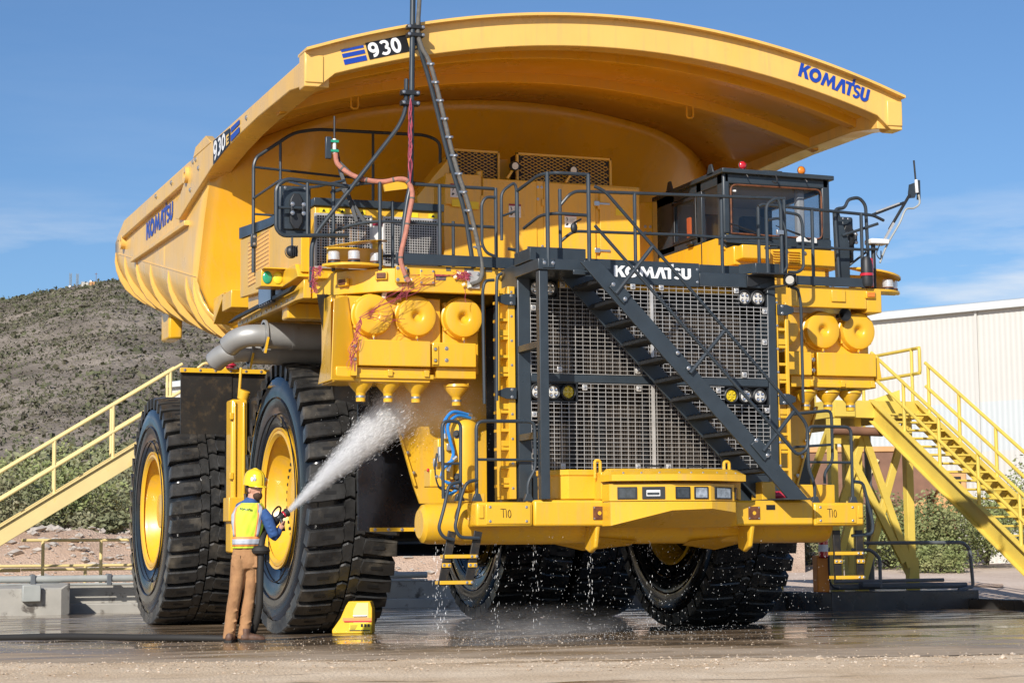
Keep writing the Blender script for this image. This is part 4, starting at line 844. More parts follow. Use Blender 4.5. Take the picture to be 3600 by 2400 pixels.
for x0, x1, z0 in ((-3.96, -3.27, 4.66), (-3.07, -2.38, 4.72)):
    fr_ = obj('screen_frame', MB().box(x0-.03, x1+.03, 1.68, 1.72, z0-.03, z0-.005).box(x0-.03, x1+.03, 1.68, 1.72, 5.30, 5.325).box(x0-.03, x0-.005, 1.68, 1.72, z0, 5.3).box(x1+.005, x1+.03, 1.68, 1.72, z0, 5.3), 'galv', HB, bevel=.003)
    obj('screen_wire', lattice(x0, x1, z0, 5.30, 1.69, .033), 'galv', fr_, sharp=0); obj('shade_backing', MB().box(x0, x1, 1.705, 1.718, z0, 5.3), 'black', fr_)  # black sheet paints the shade behind the wires
    mb = MB()
    for k in range(7): xx = x0+.06+(x1-x0-.12)*k/6; mb.box(xx-.012, xx+.012, 1.698, 1.704, z0+.05, 5.2)
    obj('element_tubes', mb, 'tan' if x0 < -3.5 else 'fin', fr_)
obj('warning_plate', MB().box(-3.24, -3.10, 1.70, 1.718, 4.98, 5.2), 'stickw', HB); obj('warning_head', MB().box(-3.24, -3.10, 1.694, 1.70, 5.2, 5.235), 'stickr', HB)
for x, w in ((-3.92, .13), (-3.68, .1), (-3.42, .1), (-2.84, .22), (-2.48, .11)):
    stk = obj('warning_sticker', MB().box(x, x+w, 1.708, 1.72, 5.335, 5.395), 'sticky', HB)
    decal('warning_triangle', [[(x+.03, 5.345), (x+.08, 5.345), (x+.055, 5.388)]], 'blackp', stk, lambda u, v: V((u, 1.705, v)))
SBX = obj('lower_side_box', MB().prism([(-4.08, 2.0, 4.62), (-4.08, 2.0, 5.30), (-4.08, 3.3, 5.44), (-4.08, 3.3, 4.7)], (.3, 0, 0)), 'yellow', TR, bevel=.01)
sm = MB(); 
for k in range(15): y = 3.75+k*.09*.9; sm.box(-4.068, -4.060, y-.006, y+.006, 4.82, 5.42)
for k in range(12): z = 4.82+k*.055; sm.box(-4.07, -4.064, 3.75, 4.95, z-.005, z+.005)
obj('side_screen', sm, 'tan', HB); obj('side_screen_back', MB().box(-4.063, -4.061, 3.75, 4.95, 4.82, 5.42), 'eprint', HB)

# mirrors
def mirror(x0, x1, z0, z1, y, M_=None):
    mb = MB(); mb.box(x0, x1, y, y+.06, z0, z1); MR = obj('mirror_housing', mb, 'dark', TR, bevel=.05, seg=4)
    cx, cz = (x0+x1)/2, (z0+z1)/2
    obj('mirror_back', MB().box(x0+.05, x1-.05, y-.03, y+.0, z0+.07, z1-.07), 'dark', MR, bevel=.03, seg=3)
    mb = MB(); mb.prism([(cx-.08, y-.08, cz-.15), (cx-.03, y-.08, cz-.24), (cx+.03, y-.08, cz-.24), (cx+.08, y-.08, cz-.15), (cx+.08, y-.08, cz+.12), (cx+.04, y-.08, cz+.2), (cx-.04, y-.08, cz+.2), (cx-.08, y-.08, cz+.12)], (0, .06, 0)); obj('pivot_cover', mb, 'dark2', MR, bevel=.012)
    for dx in (-.07, .07): obj('u_clamp', MB().box(cx+dx-.02, cx+dx+.02, y-.15, y-.08, cz-.07, cz+.07), 'dark2', MR, bevel=.01)
    bolts(MR, [(cx+dx, y-.152, cz+dz) for dx in (-.07, .07) for dz in (-.055, .055)], .9); bolts(MR, [(x0+.08, y-.002, z1-.03), (x1-.08, y-.002, z1-.03)], .6)
    return MR
ML_ = mirror(-4.56, -4.15, 4.95, 5.57, 1.25)
MF = rail([(-3.72, 1.1, 5.57), (-4.50, 1.1, 5.62), (-4.63, 1.1, 5.52), (-4.63, 1.1, 5.0), (-4.55, 1.1, 4.92), (-3.72, 1.1, 4.96)], .026, TR, 'mirror_guard', rad=.12)
rail([(-4.24, 1.1, 5.60), (-4.24, 1.1, 4.94)], .02, MF, 'guard_bar'); rail([(-4.63, 1.12, 5.265), (-4.24, 1.12, 5.275)], .018, MF, 'guard_bar')
mb = MB(); mb.ell((-4.43, 1.1, 4.73), (.075, .05, .075), 16, 10)
for k in range(5): mb.lathe([(.07, 0), (.08, .004), (.08, .012), (.07, .016)], (-4.43, 1.14, 4.73), (0, 1, 0), 18) if k == 0 else mb.obox((-4.43+(-.05+.025*k), 1.06, 4.73), (.008, .05, .13))
GL_ = obj('guard_lamp', mb, 'dark2', MF); rail([(-4.43, 1.1, 4.92), (-4.43, 1.1, 4.8)], .014, MF, 'lamp_stem')
MRR = mirror(3.34, 3.58, 4.98, 5.62, 1.5); rail([(3.16, 1.2, 4.7), (3.12, 1.2, 5.66), (3.28, 1.2, 5.68), (3.33, 1.2, 5.80), (3.50, 1.2, 5.84), (3.60, 1.2, 5.74), (3.62, 1.2, 4.92)], .024, MRR, 'mirror_guard', rad=.08)
obj('guard_panel', MB().prism([(3.13, 1.25, 5.66), (3.22, 1.25, 5.62), (3.36, 1.25, 5.2), (3.36, 1.25, 4.66), (3.15, 1.25, 4.66)], (0, .03, 0)), 'dark', MRR); rail([(3.36, 1.3, 4.9), (3.6, 1.2, 5.1)], .016, MRR, 'guard_bar')
mb = MB(); mb.lathe([(0, .42), (.05, .40), (.075, .34), (.085, .05), (.07, 0), (0, 0)], (3.44, .95, 4.58), (0, 0, 1), 18); EX = obj('fire_bottle', mb, 'dark2', TR, sharp=40); obj('bottle_strap', MB().lathe([(.086, .14), (.092, .145), (.092, .175), (.086, .18)], (3.44, .95, 4.58), (0, 0, 1), 18), 'red', EX); obj('red_bottle', MB().cyl((3.53, 1.02, 4.58), (3.53, 1.02, 4.98), .05, 14), 'red', EX, bevel=.02)

# ---------------------------------------------------------------- cab
CX0, CX1, CY0, CY1 = 1.95, 3.60, 2.2, 4.35
CB = obj('cab_shell', MB().box(CX0, CX1, CY0+.04, CY1, 4.50, 5.30).box(CX0, CX0+.08, CY0, CY0+.12, 5.2, 6.28).box(CX1-.08, CX1, CY0, CY0+.12, 5.2, 6.28).box(CX0, CX1, CY1-.1, CY1, 5.2, 6.28), 'yellow', TR, bevel=.012)
gd = MB(); gd.prism([(CX0, CY0-.02, 5.22), (CX1+.02, CY0-.02, 5.20), (CX1+.02, CY0-.02, 5.42), (CX0, CY0-.02, 5.42)], (0, .1, 0))
gd.box(CX0-.01, CX0+.10, CY0-.02, CY0+.08, 5.42, 6.28).box(CX1-.12, CX1+.01, CY0-.02, CY0+.08, 5.40, 6.28).box(CX0, CX1, CY0-.02, CY0+.08, 6.12, 6.28)
FRM = obj('cab_front_frame', gd, 'dark', CB, bevel=.03, seg=3)
obj('cab_visor', MB().prism([(CX0-.03, CY0-.14, 5.28), (CX1+.04, CY0-.14, 5.245), (CX1+.04, CY0+.02, 5.30), (CX0-.03, CY0+.02, 5.33)], (0, 0, .025)), 'dark', CB)
obj('cab_roof', MB().prism([(CX0-.05, CY0-.10, 6.26), (CX1+.04, CY0-.10, 6.24), (CX1+.04, CY1+.1, 6.24), (CX0-.05, CY1+.1, 6.24)], (0, 0, .065)), 'dark', CB, bevel=.01)
sidef_ = MB(); xs_ = CX0-.012
for y0, y1, z0, z1 in ((2.20, 2.36, 5.28, 6.26), (2.86, 3.02, 5.4, 6.26), (3.76, 4.36, 5.4, 6.26), (2.2, 4.36, 6.12, 6.26), (2.9, 4.36, 5.38, 5.5)): sidef_.box(xs_, xs_+.06, y0, y1, z0, z1)
obj('cab_side_frame', sidef_, 'dark', CB, bevel=.01)
obj('cab_side_panel', MB().box(xs_+.006, xs_+.03, 2.3, 4.33, 4.62, 5.39), 'yellow', CB, bevel=.006); obj('panel_joint', MB().box(xs_, xs_+.02, 2.88, 2.9, 4.62, 5.39), 'dark2', CB)
obj('windscreen', MB().add([(CX0+.09, CY0+.02, 5.40), (CX1-.10, CY0+.02, 5.38), (CX1-.10, CY0+.04, 6.14), (CX0+.09, CY0+.04, 6.14)], [(0, 1, 2, 3)]), 'wglass', CB, sharp=0)
obj('screen_seal', MB().tube(fil([(CX0+.11, CY0-.02, 5.43), (CX1-.13, CY0-.02, 5.41), (CX1-.13, CY0-.02, 6.11), (CX0+.11, CY0-.02, 6.11), (CX0+.11, CY0-.02, 5.43)], .09), .013, 6), 'rust', CB)
dr = obj('cab_door', MB().box(xs_-.02, xs_+.0, 3.02, 3.80, 5.48, 5.53).box(xs_-.02, xs_, 3.02, 3.80, 6.05, 6.10).box(xs_-.02, xs_, 3.02, 3.07, 5.5, 6.1).box(xs_-.02, xs_, 3.73, 3.8, 5.5, 6.1), 'dark2', CB, bevel=.01)
obj('door_glass', MB().add([(xs_+.01, 3.05, 5.5), (xs_+.01, 3.76, 5.5), (xs_+.01, 3.76, 6.08), (xs_+.01, 3.05, 6.08)], [(0, 1, 2, 3)]), 'wglass', dr, sharp=0); obj('door_handle', MB().box(xs_-.06, xs_-.01, 3.1, 3.26, 5.40, 5.45), 'dark2', dr, bevel=.012)
obj('quarter_glass', MB().add([(xs_+.01, 2.36, 5.42), (xs_+.01, 2.88, 5.42), (xs_+.01, 2.86, 6.13), (xs_+.01, 2.38, 6.13)], [(0, 1, 2, 3)]), 'wglass', CB, sharp=0)
obj('far_side_glass', MB().box(CX1-.03, CX1-.02, 2.4, 3.9, 5.42, 6.12), 'wglass', CB); obj('far_side_frame', MB().box(CX1-.05, CX1, 2.2, 2.4, 5.2, 6.26).box(CX1-.05, CX1, 3.9, 4.35, 5.2, 6.26).box(CX1-.05, CX1, 2.2, 4.35, 6.1, 6.26), 'dark', CB)
obj('cab_lining', MB().box(CX0+.1, CX1-.1, CY1-.2, CY1-.12, 5.2, 6.24).box(CX0+.05, CX1-.06, CY0+.1, CY1-.1, 6.16, 6.22), 'interior', CB); obj('window_pillar', MB().box(CX1-.42, CX1-.30, CY0+.14, CY0+.26, 5.38, 6.16), 'interior', CB, bevel=.03)
for x in (2.35, 3.05): obj('cab_seat', MB().box(x-.22, x+.22, 3.0, 3.5, 5.1, 5.3).box(x-.2, x+.2, 3.42, 3.56, 5.25, 5.92), 'seat', CB, bevel=.05)
obj('dashboard', MB().box(CX0+.1, CX1-.1, CY0+.1, CY0+.45, 5.2, 5.42), 'dark2', CB, bevel=.04); obj('belt_webbing', MB().box(2.02, 2.05, 3.42, 3.52, 5.55, 5.85), 'orange', CB)
for x, y in ((2.05, CY0), (2.75, CY0)):
    obj('wiper', MB().tube([(x+.62, y-.05, 5.36), (x+.12, y-.045, 5.52)], .010, 5).tube([(x-.02, y-.045, 5.56), (x+.36, y-.045, 5.46)], .008, 5), 'dark2', CB)
obj('cloth', MB().grid(lambda u, v: V((3.02+.34*u, CY0-.10-.04*sin(5*u), 5.345+.08*v*(.6+.4*sin(9*u)))), 8, 3), 'stickw', CB)
for y in (2.5, 3.85):
    obj('lifting_lug', MB().prism([(CX0-.05, y-.12, 6.28), (CX0-.05, y+.12, 6.28), (CX0-.05, y+.04, 6.44), (CX0-.05, y-.04, 6.44)], (.03, 0, 0)), 'dark', CB, bevel=.012)
for x, m_, z in ((2.30, 'red', 6.41), (3.22, 'amber', 6.39)):
    bc = obj('signal_lamp', MB().ell((x, 2.28, z), (.058, .035, .058), 18, 12), m_, CB); obj('lamp_stem', MB().cyl((x, 2.28, z-.13), (x, 2.28, z-.05), .014, 8).tube(spline([(x, 2.26, z-.10), (x-.03, 2.1, z-.17), (x-.02, 2.08, z-.2)], 4), .007, 5), 'steel', bc)
    obj('bezel', MB().lathe([(.06, -.012), (.064, 0), (.06, .012)], (x, 2.28, z), (0, 1, 0), 18), 'steel', bc)
obj('roof_hook', MB().tube(spline([(2.70, 2.06, 6.26), (2.70, 2.02, 6.16), (2.66, 2.0, 6.13), (2.62, 2.02, 6.16)], 5), .012, 6), 'dark2', CB)
obj('roof_hatch', MB().box(2.55, 2.85, 2.15, 2.4, 6.31, 6.335), 'dark', CB, bevel=.005); decal('screen_sticker', rect2(2.10, 6.02, 2.16, 6.045), 'stickw', CB, lambda u, v: V((u, 2.216, v)))
obj('cab_plinth', MB().box(1.97, 3.60, 1.95, 2.22, 4.96, 5.22).prism([(1.99, 1.96, 5.01), (2.02, 1.80, 5.03), (2.45, 1.80, 5.03), (2.5, 1.96, 5.0)], (0, 0, .19)), 'yellow', CB, bevel=.015)
obj('cab_base', MB().box(2.02, 3.4, 1.99, 2.2, 4.46, 4.97), 'yellow', CB, bevel=.01)
for x0 in (2.56, 2.80):
    for k in range(6): obj('louvre', MB().prism([(x0, 1.945, 4.99+.036*k), (x0+.17, 1.945, 4.99+.036*k), (x0+.17, 1.92, 4.985+.036*k), (x0, 1.92, 4.985+.036*k)], (0, 0, .012)), 'yellow', CB)
bolts(CB, [(2.5, 1.94, 5.19), (2.78, 1.94, 5.17), (3.06, 1.94, 5.16), (3.1, 1.94, 4.8), (3.5, 1.97, 4.7)], .9)
mb = MB(); mb.prism([(1.62, 4.3, 4.6), (1.62, 4.3, 6.2), (1.85, 4.3, 6.22), (1.85, 4.3, 4.6)], (0, .5, 0)); obj('cab_mount', mb, 'yellow', TR, bevel=.02); bolts(TR, [(1.72+.08*a, 4.298, 5.75+.09*b) for a in (0, 1) for b in (0, 1)], .8)

# ---------------------------------------------------------------- control cabinet with blower screens behind
CY = 3.75
CC = obj('control_cabinet', MB().box(-1.58, 1.395, CY, CY+1.0, 4.5, 6.31), 'yellow', TR, bevel=.01)
for x0, x1, z0, z1 in ((-1.575, -1.04, 5.90, 6.34), (-1.02, -.21, 4.77, 6.30), (-.105, .685, 4.77, 6.29), (.75, 1.372, 4.77, 6.28)):
    dr = obj('cabinet_door', MB().box(x0, x1, CY-.035, CY, z0, z1), 'yellow', CC, bevel=.01)
    if z0 < 5:
        for z in (5.06, 6.0): obj('door_hinge', MB().box(x0-.035, x0+.005, CY-.045, CY-.02, z-.05, z+.05), 'yellow', dr, bevel=.004)
for z in (6.03, 5.355):
    ct = obj('door_catch', MB().box(.66, .74, CY-.055, CY-.03, z-.035, z+.035), 'steel', CC, bevel=.004); obj('catch_lever', MB().box(.73, .90, CY-.055, CY-.04, z-.016, z+.014), 'steel', ct, bevel=.004)
obj('centre_post', MB().box(-.21, -.105, CY-.02, CY, 4.75, 6.31), 'yellow', CC, bevel=.005); bolts(CC, [(-.19, CY-.022, 6.22), (-.13, CY-.022, 6.22), (-.19, CY-.022, 6.05), (-.13, CY-.022, 5.38)], .7)
for x, z in ((-1.50, 6.155), (-.637, 5.916), (.206, 5.812)):
    st_ = obj('shock_sticker', MB().box(x, x+.18, CY-.041, CY-.036, z-.15, z+.04), 'stickw', CC); obj('sticker_head', MB().box(x, x+.18, CY-.044, CY-.0415, z+.012, z+.04), 'stickr', st_)
    decal('bolt_mark', [[(x+.035, z+.0), (x+.05, z-.05), (x+.038, z-.045), (x+.03, z-.075), (x+.028, z-.04), (x+.04, z-.045), (x+.022, z-.01)], [(x+.03, z-.085), (x+.06, z-.1), (x+.035, z-.125), (x+.015, z-.12)]], 'blackp', st_, lambda u, v: V((u, CY-.0445, v)))
    for k in range(6): obj('print_line', MB().box(x+.08, x+.17-.02*(k % 3), CY-.0435, CY-.0415, z-.02-.02*k, z-.014-.02*k), 'pipe', st_)
for x, z, w in ((-1.48, 5.978, .15), (-1.21, 5.957, .125), (.997, 5.978, .125)): obj('yellow_notice', MB().box(x, x+w, CY-.041, CY-.036, z-.105, z), 'sticky', CC)
def screen(x0, x1, z0, z1, y):
    fr_ = obj('blower_screen', MB().box(x0, x1, y-.05, y, z1-.035, z1).box(x0, x1, y-.05, y, z0, z0+.03).box(x0, x0+.035, y-.05, y, z0, z1).box(x1-.035, x1, y-.05, y, z0, z1), 'yellow', CC, bevel=.006)
    obj('shade_backing', MB().box(x0+.02, x1-.02, y-.02, y+.25, z0, z1-.02), 'black', fr_)  # black box paints the dark hollow behind the mesh
    mb = MB(); st = .098; W_, H_ = x1-x0-.07, z1-z0-.05; n = int((W_+H_*2)/st)
    for k in range(n+1):
        for sg in (1, -1):
            a = k*st-H_*2; pts = []
            for t in [i/12 for i in range(13)]:
                z = H_*t; x = a+z*2
                if 0 <= x <= W_: pts.append((x, z))
            if len(pts) > 1:
                p, q_ = pts[0], pts[-1]; X0 = lambda x: (x0+.035+x) if sg > 0 else (x1-.035-x)
                mb.bar((X0(p[0]), y-.04, z0+.03+p[1]), (X0(q_[0]), y-.04, z0+.03+q_[1]), .006, .007)
    obj('expanded_mesh', mb, 'yellow', fr_, sharp=0)
screen(-1.397, -.668, 6.29, 6.75, 4.01); screen(-.46, 1.008, 6.27, 6.73, 3.906)
BH = obj('blower_housing', MB().box(-1.36, 1.0, 4.26, 4.7, 6.2, 6.70), 'yellow', CC, bevel=.01); obj('blower_duct', MB().prism([(-1.80, 4.3, 6.10), (-1.40, 4.06, 6.63), (-1.34, 4.06, 5.8), (-1.75, 4.3, 5.8)], (0, .6, 0)), 'yellow', CC, bevel=.01)
for x, z in ((-.555, 6.488), (.33, 6.478)):
    mb = MB(); mb.lathe([(.0, .004), (.055, 0), (.068, -.01), (.072, .03), (.058, .08), (0, .09)], (x, 3.66, z), V((-.1, 1, .15)), 18); fl = obj('flood_lamp', mb, 'dark2', CC)
    obj('lens', MB().lathe([(0, -.004), (.05, -.002)], (x, 3.657, z), V((-.1, 1, .15)), 14), 'lens', fl); obj('lamp_arm', MB().bar((x-.1, 3.72, z-.17), (x, 3.72, z-.02), .05, .03), 'yellow', fl)
obj('filler_cap', MB().cyl((-1.04, 3.8, 6.31), (-1.04, 3.8, 6.41), .05, 14), 'yellow', CC, bevel=.01)
obj('red_hose', MB().tube(spline([(-2.25, 2.3, 5.45), (-2.2, 2.25, 5.3), (-2.22, 2.25, 5.15)], 6), .03, 8), 'salmon', TR)

# ---------------------------------------------------------------- instrument mast, cables and aerials
MA = rail([(-2.891, 1.031, 8.434), (-2.942, 1.031, 5.583), (-2.982, 1.031, 5.421), (-3.043, 1.031, 5.023), (-3.094, 1.031, 4.412)], 0.036, TR, 'instrument_mast', n=12, rad=0.3)
rail([(-2.982, 1.051, 6.958), (-2.993, 1.051, 6.551), (-3.084, 1.051, 6.347), (-4.102, 1.184, 4.993), (-4.164, 1.184, 4.82), (-4.164, 1.184, 4.311)], 0.028, MA, 'mast_brace', n=10, rad=0.2)
for z in (6.78, 6.65): obj('mast_clamp', MB().box(-3.06, -2.82, .99, 1.09, z-.03, z+.03), 'dark2', MA, bevel=.008); bolts(MA, [(-3.03, .988, z), (-2.85, .988, z)], .7)
for z in (7.62, 7.52): obj('mast_clamp', MB().box(-2.98, -2.76, .98, 1.09, z-.025, z+.025), 'dark2', MA, bevel=.008); bolts(MA, [(-2.96, .978, z), (-2.78, .978, z)], .7)
leg = [(-2.809, 1.092, 7.773), (-2.809, 1.092, 7.416), (-2.657, 1.092, 6.958), (-2.422, 1.072, 5.991), (-2.219, 1.051, 5.329), (-2.107, 1.031, 4.514)]
rail(leg, .030, MA, 'mast_leg', n=10, rad=.25)
mb = MB()
cp = [(-2.789, 1.031, 8.434), (-2.819, 1.031, 7.874), (-2.84, 1.021, 7.569), (-2.789, 1.011, 7.365), (-2.646, 1.011, 7.06), (-2.382, 1.0, 5.991), (-2.178, 0.98, 5.329), (-2.046, 0.949, 4.687), (-2.066, 0.929, 4.463), (-2.188, 0.929, 4.392)]
CBL = obj('sleeved_cable', MB().tube(spline(cp, 10), .028, 10), 'cable', MA)
for t in range(11):
    p = V((-2.685, 1.01, 7.16)).lerp(V((-2.09, .985, 4.87)), t/10); obj('cable_clamp', MB().lathe([(.038, -.014), (.042, -.01), (.042, .01), (.038, .014)], p+V((.02, 0, 0)), V((.24, -.02, -1)), 12).box(p.x-.05, p.x-.01, p.y-.03, p.y, p.z-.012, p.z+.012), 'steel', CBL)
mb = MB()
sp = [(-3.817, 1.336, 6.021), (-3.797, 1.316, 5.889), (-3.675, 1.255, 5.767), (-3.512, 1.173, 5.685), (-3.288, 1.092, 5.65), (-3.084, 1.031, 5.685), (-2.982, 1.011, 5.655), (-2.931, 0.99, 5.502), (-2.972, 0.97, 5.278), (-3.033, 0.949, 4.993), (-3.105, 0.929, 4.687), (-3.054, 0.919, 4.484), (-3.003, 0.909, 4.392)]
SM = obj('sleeved_harness', MB().tube(spline(sp, 10), .031, 10), 'salmon', MA)
for k in (15, 32, 46, 60, 73, 86, 100, 112): 
    pts = spline(sp, 10); p = pts[k]; d = (pts[k+1]-pts[k-1]).normalized(); obj('harness_tie', MB().lathe([(.031, -.012), (.035, -.01), (.035, .01), (.031, .012)], p, d, 12), 'cable', SM)
obj('mast_arm', MB().prism([(-3.288, 1.031, 5.604), (-2.911, 1.031, 5.706), (-2.911, 1.031, 5.583), (-3.268, 1.031, 5.522)], (0, 0.04, 0)), 'yellow', MA)
def wire(a, b, k, jit, r=.004, m_='pink', par=None):
    n = 9; pts = []
    for i in range(n+1):
        t = i/n; p = V(a).lerp(V(b), t); w_ = sin(pi*t)**.5 if 0 < t < 1 else 0
        pts.append(p+V((rnd.uniform(-jit, jit), rnd.uniform(-jit*.3, jit*.3), rnd.uniform(-jit*.5, jit*.5)))*w_)
    k.tube(spline(pts, 3), r, 4)
mb = MB()
for k in range(6):
    wire((-2.952, 0.98, 6.704), (-2.962, 0.97, 5.634), mb, 0.035)
obj('loose_wires', mb, 'pink', MA, kind='stuff')
mb = MB()
for k in range(8):
    wire((-2.96+.06*k, .95, 4.46), (-3.62 + rnd.uniform(-0.03, 0.03), 0.9, 3.92), mb, 0.04, 0.0026)
for k in range(12): wire((-3.62, .92, 3.92), (-3.74+rnd.uniform(-.05, .05), .92, 3.35+rnd.uniform(-.1, .1)), mb, .05, .0028)
for k in range(5): wire((-3.55, .9, 3.92), (-3.1+rnd.uniform(-.1, .1), 1.05, 4.0+rnd.uniform(-.15, .1)), mb, .04, .003)
obj('loose_wires', mb, 'pink', AL, kind='stuff')
mb = MB()
for cx_, cz_, w in ((-2.32, 4.505, .11), (-2.25, 4.495, .08), (-4.13, 4.48, .06)):
    for k in range(22):
        a = rnd.uniform(0, 6.28); b = rnd.uniform(0, 6.28); mb.tube(spline([(cx_+w*cos(a)*.6, .96-.04*rnd.random(), cz_+.06*sin(a)), (cx_+.02*rnd.uniform(-1, 1), .93, cz_+.03*rnd.uniform(-1, 1)), (cx_+w*cos(b), .96-.04*rnd.random(), cz_+.07*sin(b))], 4), .0028, 4)
for k in range(7): wire((-2.30, .96, 4.505), (-2.80+rnd.uniform(-.3, .2), .96, 4.485), mb, .02, .003)
for k in range(7): wire((-4.16+rnd.uniform(-.03, .03), 1.14, 4.56), (-4.15+rnd.uniform(-.05, .05), 1.14, 4.24), mb, .04, .0035)
for x in (-2.27, -3.06, -2.99): wire((x, .95, 4.42), (x+rnd.uniform(-.04, .04), .98, 4.16), mb, .02, .003)
obj('loose_wires', mb, 'pink', DK, kind='stuff')
for x, z in ((-2.29, 4.39), (-2.35, 4.53), (-2.21, 4.37), (-2.40, 4.48), (-2.98, 4.42)): obj('wire_tag', MB().obox((x, .93, z), (.045, .006, .03), Matrix.Rotation(rnd.uniform(-.8, .8), 3, 'Y')), 'tape', DK)
for x, z, w in ((-1.94, 4.59, .09), (-2.20, 4.58, .12), (-2.57, 4.46, .13), (-3.02, 4.54, .08), (-2.47, 4.58, .06)): obj('tape_patch', MB().obox((x, .977, z), (w, .006, .05)), 'cable', DK)
obj('wood_shim', MB().obox((-3.247, 1.184, 4.229), (0.05, 0.04, 0.2), Matrix.Rotation(0.25, 3, 'Y')), 'tape', DK)
AE = obj('aerial', MB().cyl((-3.817, 1.387, 6.052), (-3.817, 1.387, 6.5), 0.013, 8), 'dark2', MA)
obj('aerial_base', MB().cyl((-3.817, 1.387, 6.021), (-3.817, 1.387, 6.215), 0.022, 10), 'stickw', AE)
obj('aerial_bracket', MB().box(-3.929, -3.858, 1.367, 1.418, 5.96, 6.235), 'dark', AE, bevel=0.006)
for z in (6.06, 6.18): obj('aerial_clamp', MB().box(-3.87, -3.77, 1.355, 1.405, z-.015, z+.015), 'green', AE)
obj('aerial_legs', MB().bar((-3.797, 1.408, 6.093), (-3.736, 1.336, 5.736), 0.03, 0.05).bar((-3.746, 1.336, 5.787), (-3.573, 1.235, 5.156), 0.03, 0.05).bar((-3.726, 1.336, 5.583), (-3.471, 1.235, 5.156), 0.03, 0.05).bar((-3.777, 1.387, 5.94), (-3.532, 1.235, 5.645), 0.03, 0.05), 'dark2', AE, bevel=0.004)
A2 = obj('aerial', MB().cyl((4.40, 1.2, 6.10), (4.38, 1.2, 6.40), .013, 8), 'dark2', TR); obj('aerial_base', MB().cyl((4.41, 1.19, 5.95), (4.40, 1.19, 6.13), .022, 10), 'stickw', A2)
obj('aerial_plate', MB().prism([(4.28, 1.2, 5.93), (4.30, 1.2, 6.06), (4.38, 1.2, 6.09), (4.42, 1.2, 5.98), (4.38, 1.2, 5.88), (4.30, 1.2, 5.87)], (0, .02, 0)).box(4.43, 4.47, 1.2, 1.24, 5.86, 6.13), 'dark', A2)
obj('aerial_arm', MB().bar((4.30, 1.2, 5.92), (3.96, 1.2, 5.42), .03, .035).bar((4.20, 1.2, 5.80), (3.71, 1.2, 5.61), .03, .04), 'dark2', A2, bevel=.004); obj('arm_slide', MB().bar((4.02, 1.18, 5.51), (3.86, 1.18, 5.26), .02, .03).bar((4.12, 1.18, 5.79), (3.75, 1.18, 5.65), .012, .02), 'galv', A2)
obj('grey_conduit', MB().tube(spline([(4.42, 1.17, 5.92), (4.43, 1.17, 5.80), (4.34, 1.17, 5.73), (4.21, 1.17, 5.70), (4.1, 1.17, 5.5), (3.9, 1.17, 5.2), (3.78, 1.17, 4.95)], 8), .014, 7), 'pipe', A2)
obj('antenna_box', MB().box(3.62, 3.90, 1.1, 1.3, 5.20, 5.27), 'stickw', A2, bevel=.015); obj('antenna_stem', MB().cyl((3.7, 1.2, 4.5), (3.7, 1.2, 5.2), .03, 10).tube(spline([(3.74, 1.1, 5.18), (3.66, 1.05, 5.05), (3.72, 1.05, 4.98), (3.76, 1.1, 5.1)], 5), .008, 5), 'dark2', A2)

# ---------------------------------------------------------------- mufflers, rear flap, side column, small boxes
def muffler(y, z, x1, k):
    mb = MB(); mb.cyl((-2.4, y, z), (x1, y, z), .180, 32); m_ = obj('muffler', mb, 'grey', TR, sharp=50)
    obj('muffler_flange', MB().lathe([(.180, 0), (.215, .0), (.215, .03), (.180, .03)], (x1, y, z), (-1, 0, 0), 32), 'grey', m_)
    pts = [(x1, y, z), (x1-.15, y+.02, z), (x1-.27, y+.07, z-.015), (x1-.37, y+.17, z-.06), (x1-.44, y+.28, z-.13)]
    obj('tailpipe', MB().tube(spline(pts, 5), .145, 24, cap=False), 'grey', m_, sharp=50, solid=.012); obj('pipe_band', MB().lathe([(.181, 0), (.187, .0), (.187, .05), (.181, .05)], (x1+.40, y, z), (-1, 0, 0), 32), 'grey', m_)
    obj('pipe_stay', MB().obox((x1-.03, y-.2, z-.15), (.03, .03, .22), Matrix.Rotation(.2, 3, 'Y')), 'yellow', m_)
muffler(4.2, 4.05, -4.0, 0); muffler(4.85, 3.90, -4.05, 1)
for b_ in ((-4.0, -2.0, 5.2, 5.5, 4.12, 4.34), (-3.4, -2.9, 2.6, 2.98, 3.95, 4.32), (-4.0, -1.5, 3.0, 3.3, 4.15, 4.355)): obj('deck_underbeam', MB().box(*b_), 'yellow', TR, bevel=.02)
obj('dark_splash_panel', MB().prism([(-4.0, 1.55, 4.28), (-3.72, 1.55, 4.28), (-3.3, 1.55, 2.9), (-3.72, 1.75, 3.0)], (.04, .06, 0)), 'flap', TR)
RF = obj('rear_flap', MB().box(-4.30, -3.50, 8.4, 8.43, 2.98, 3.93).box(-3.5, -2.2, 8.42, 8.45, 2.6, 3.93), 'flap', TR); obj('flap_rail', MB().box(-4.32, -2.2, 8.33, 8.40, 3.92, 3.99), 'yellow', RF, bevel=.006); bolts(RF, [(-4.25+.24*k, 8.328, 3.955) for k in range(7)], .8)
obj('lube_valve', MB().cyl((-3.55, 8.3, 4.0), (-3.55, 8.3, 4.18), .07, 14).cyl((-3.55, 8.3, 4.03), (-3.55, 8.3, 4.06), .10, 14).cyl((-3.55, 8.3, 4.10), (-3.55, 8.3, 4.12), .10, 14), 'crimson', RF)
obj('flap_handle', MB().tube(fil([(-4.05, 8.35, 3.99), (-3.95, 8.35, 4.07), (-3.72, 8.35, 4.07), (-3.70, 8.35, 3.99)], .04), .022, 7), 'pale', RF)
HC = obj('hydraulic_column', MB().box(-3.69, -3.44, 7.6, 7.95, 1.15, 3.46), 'yellow', TR, bevel=.03)
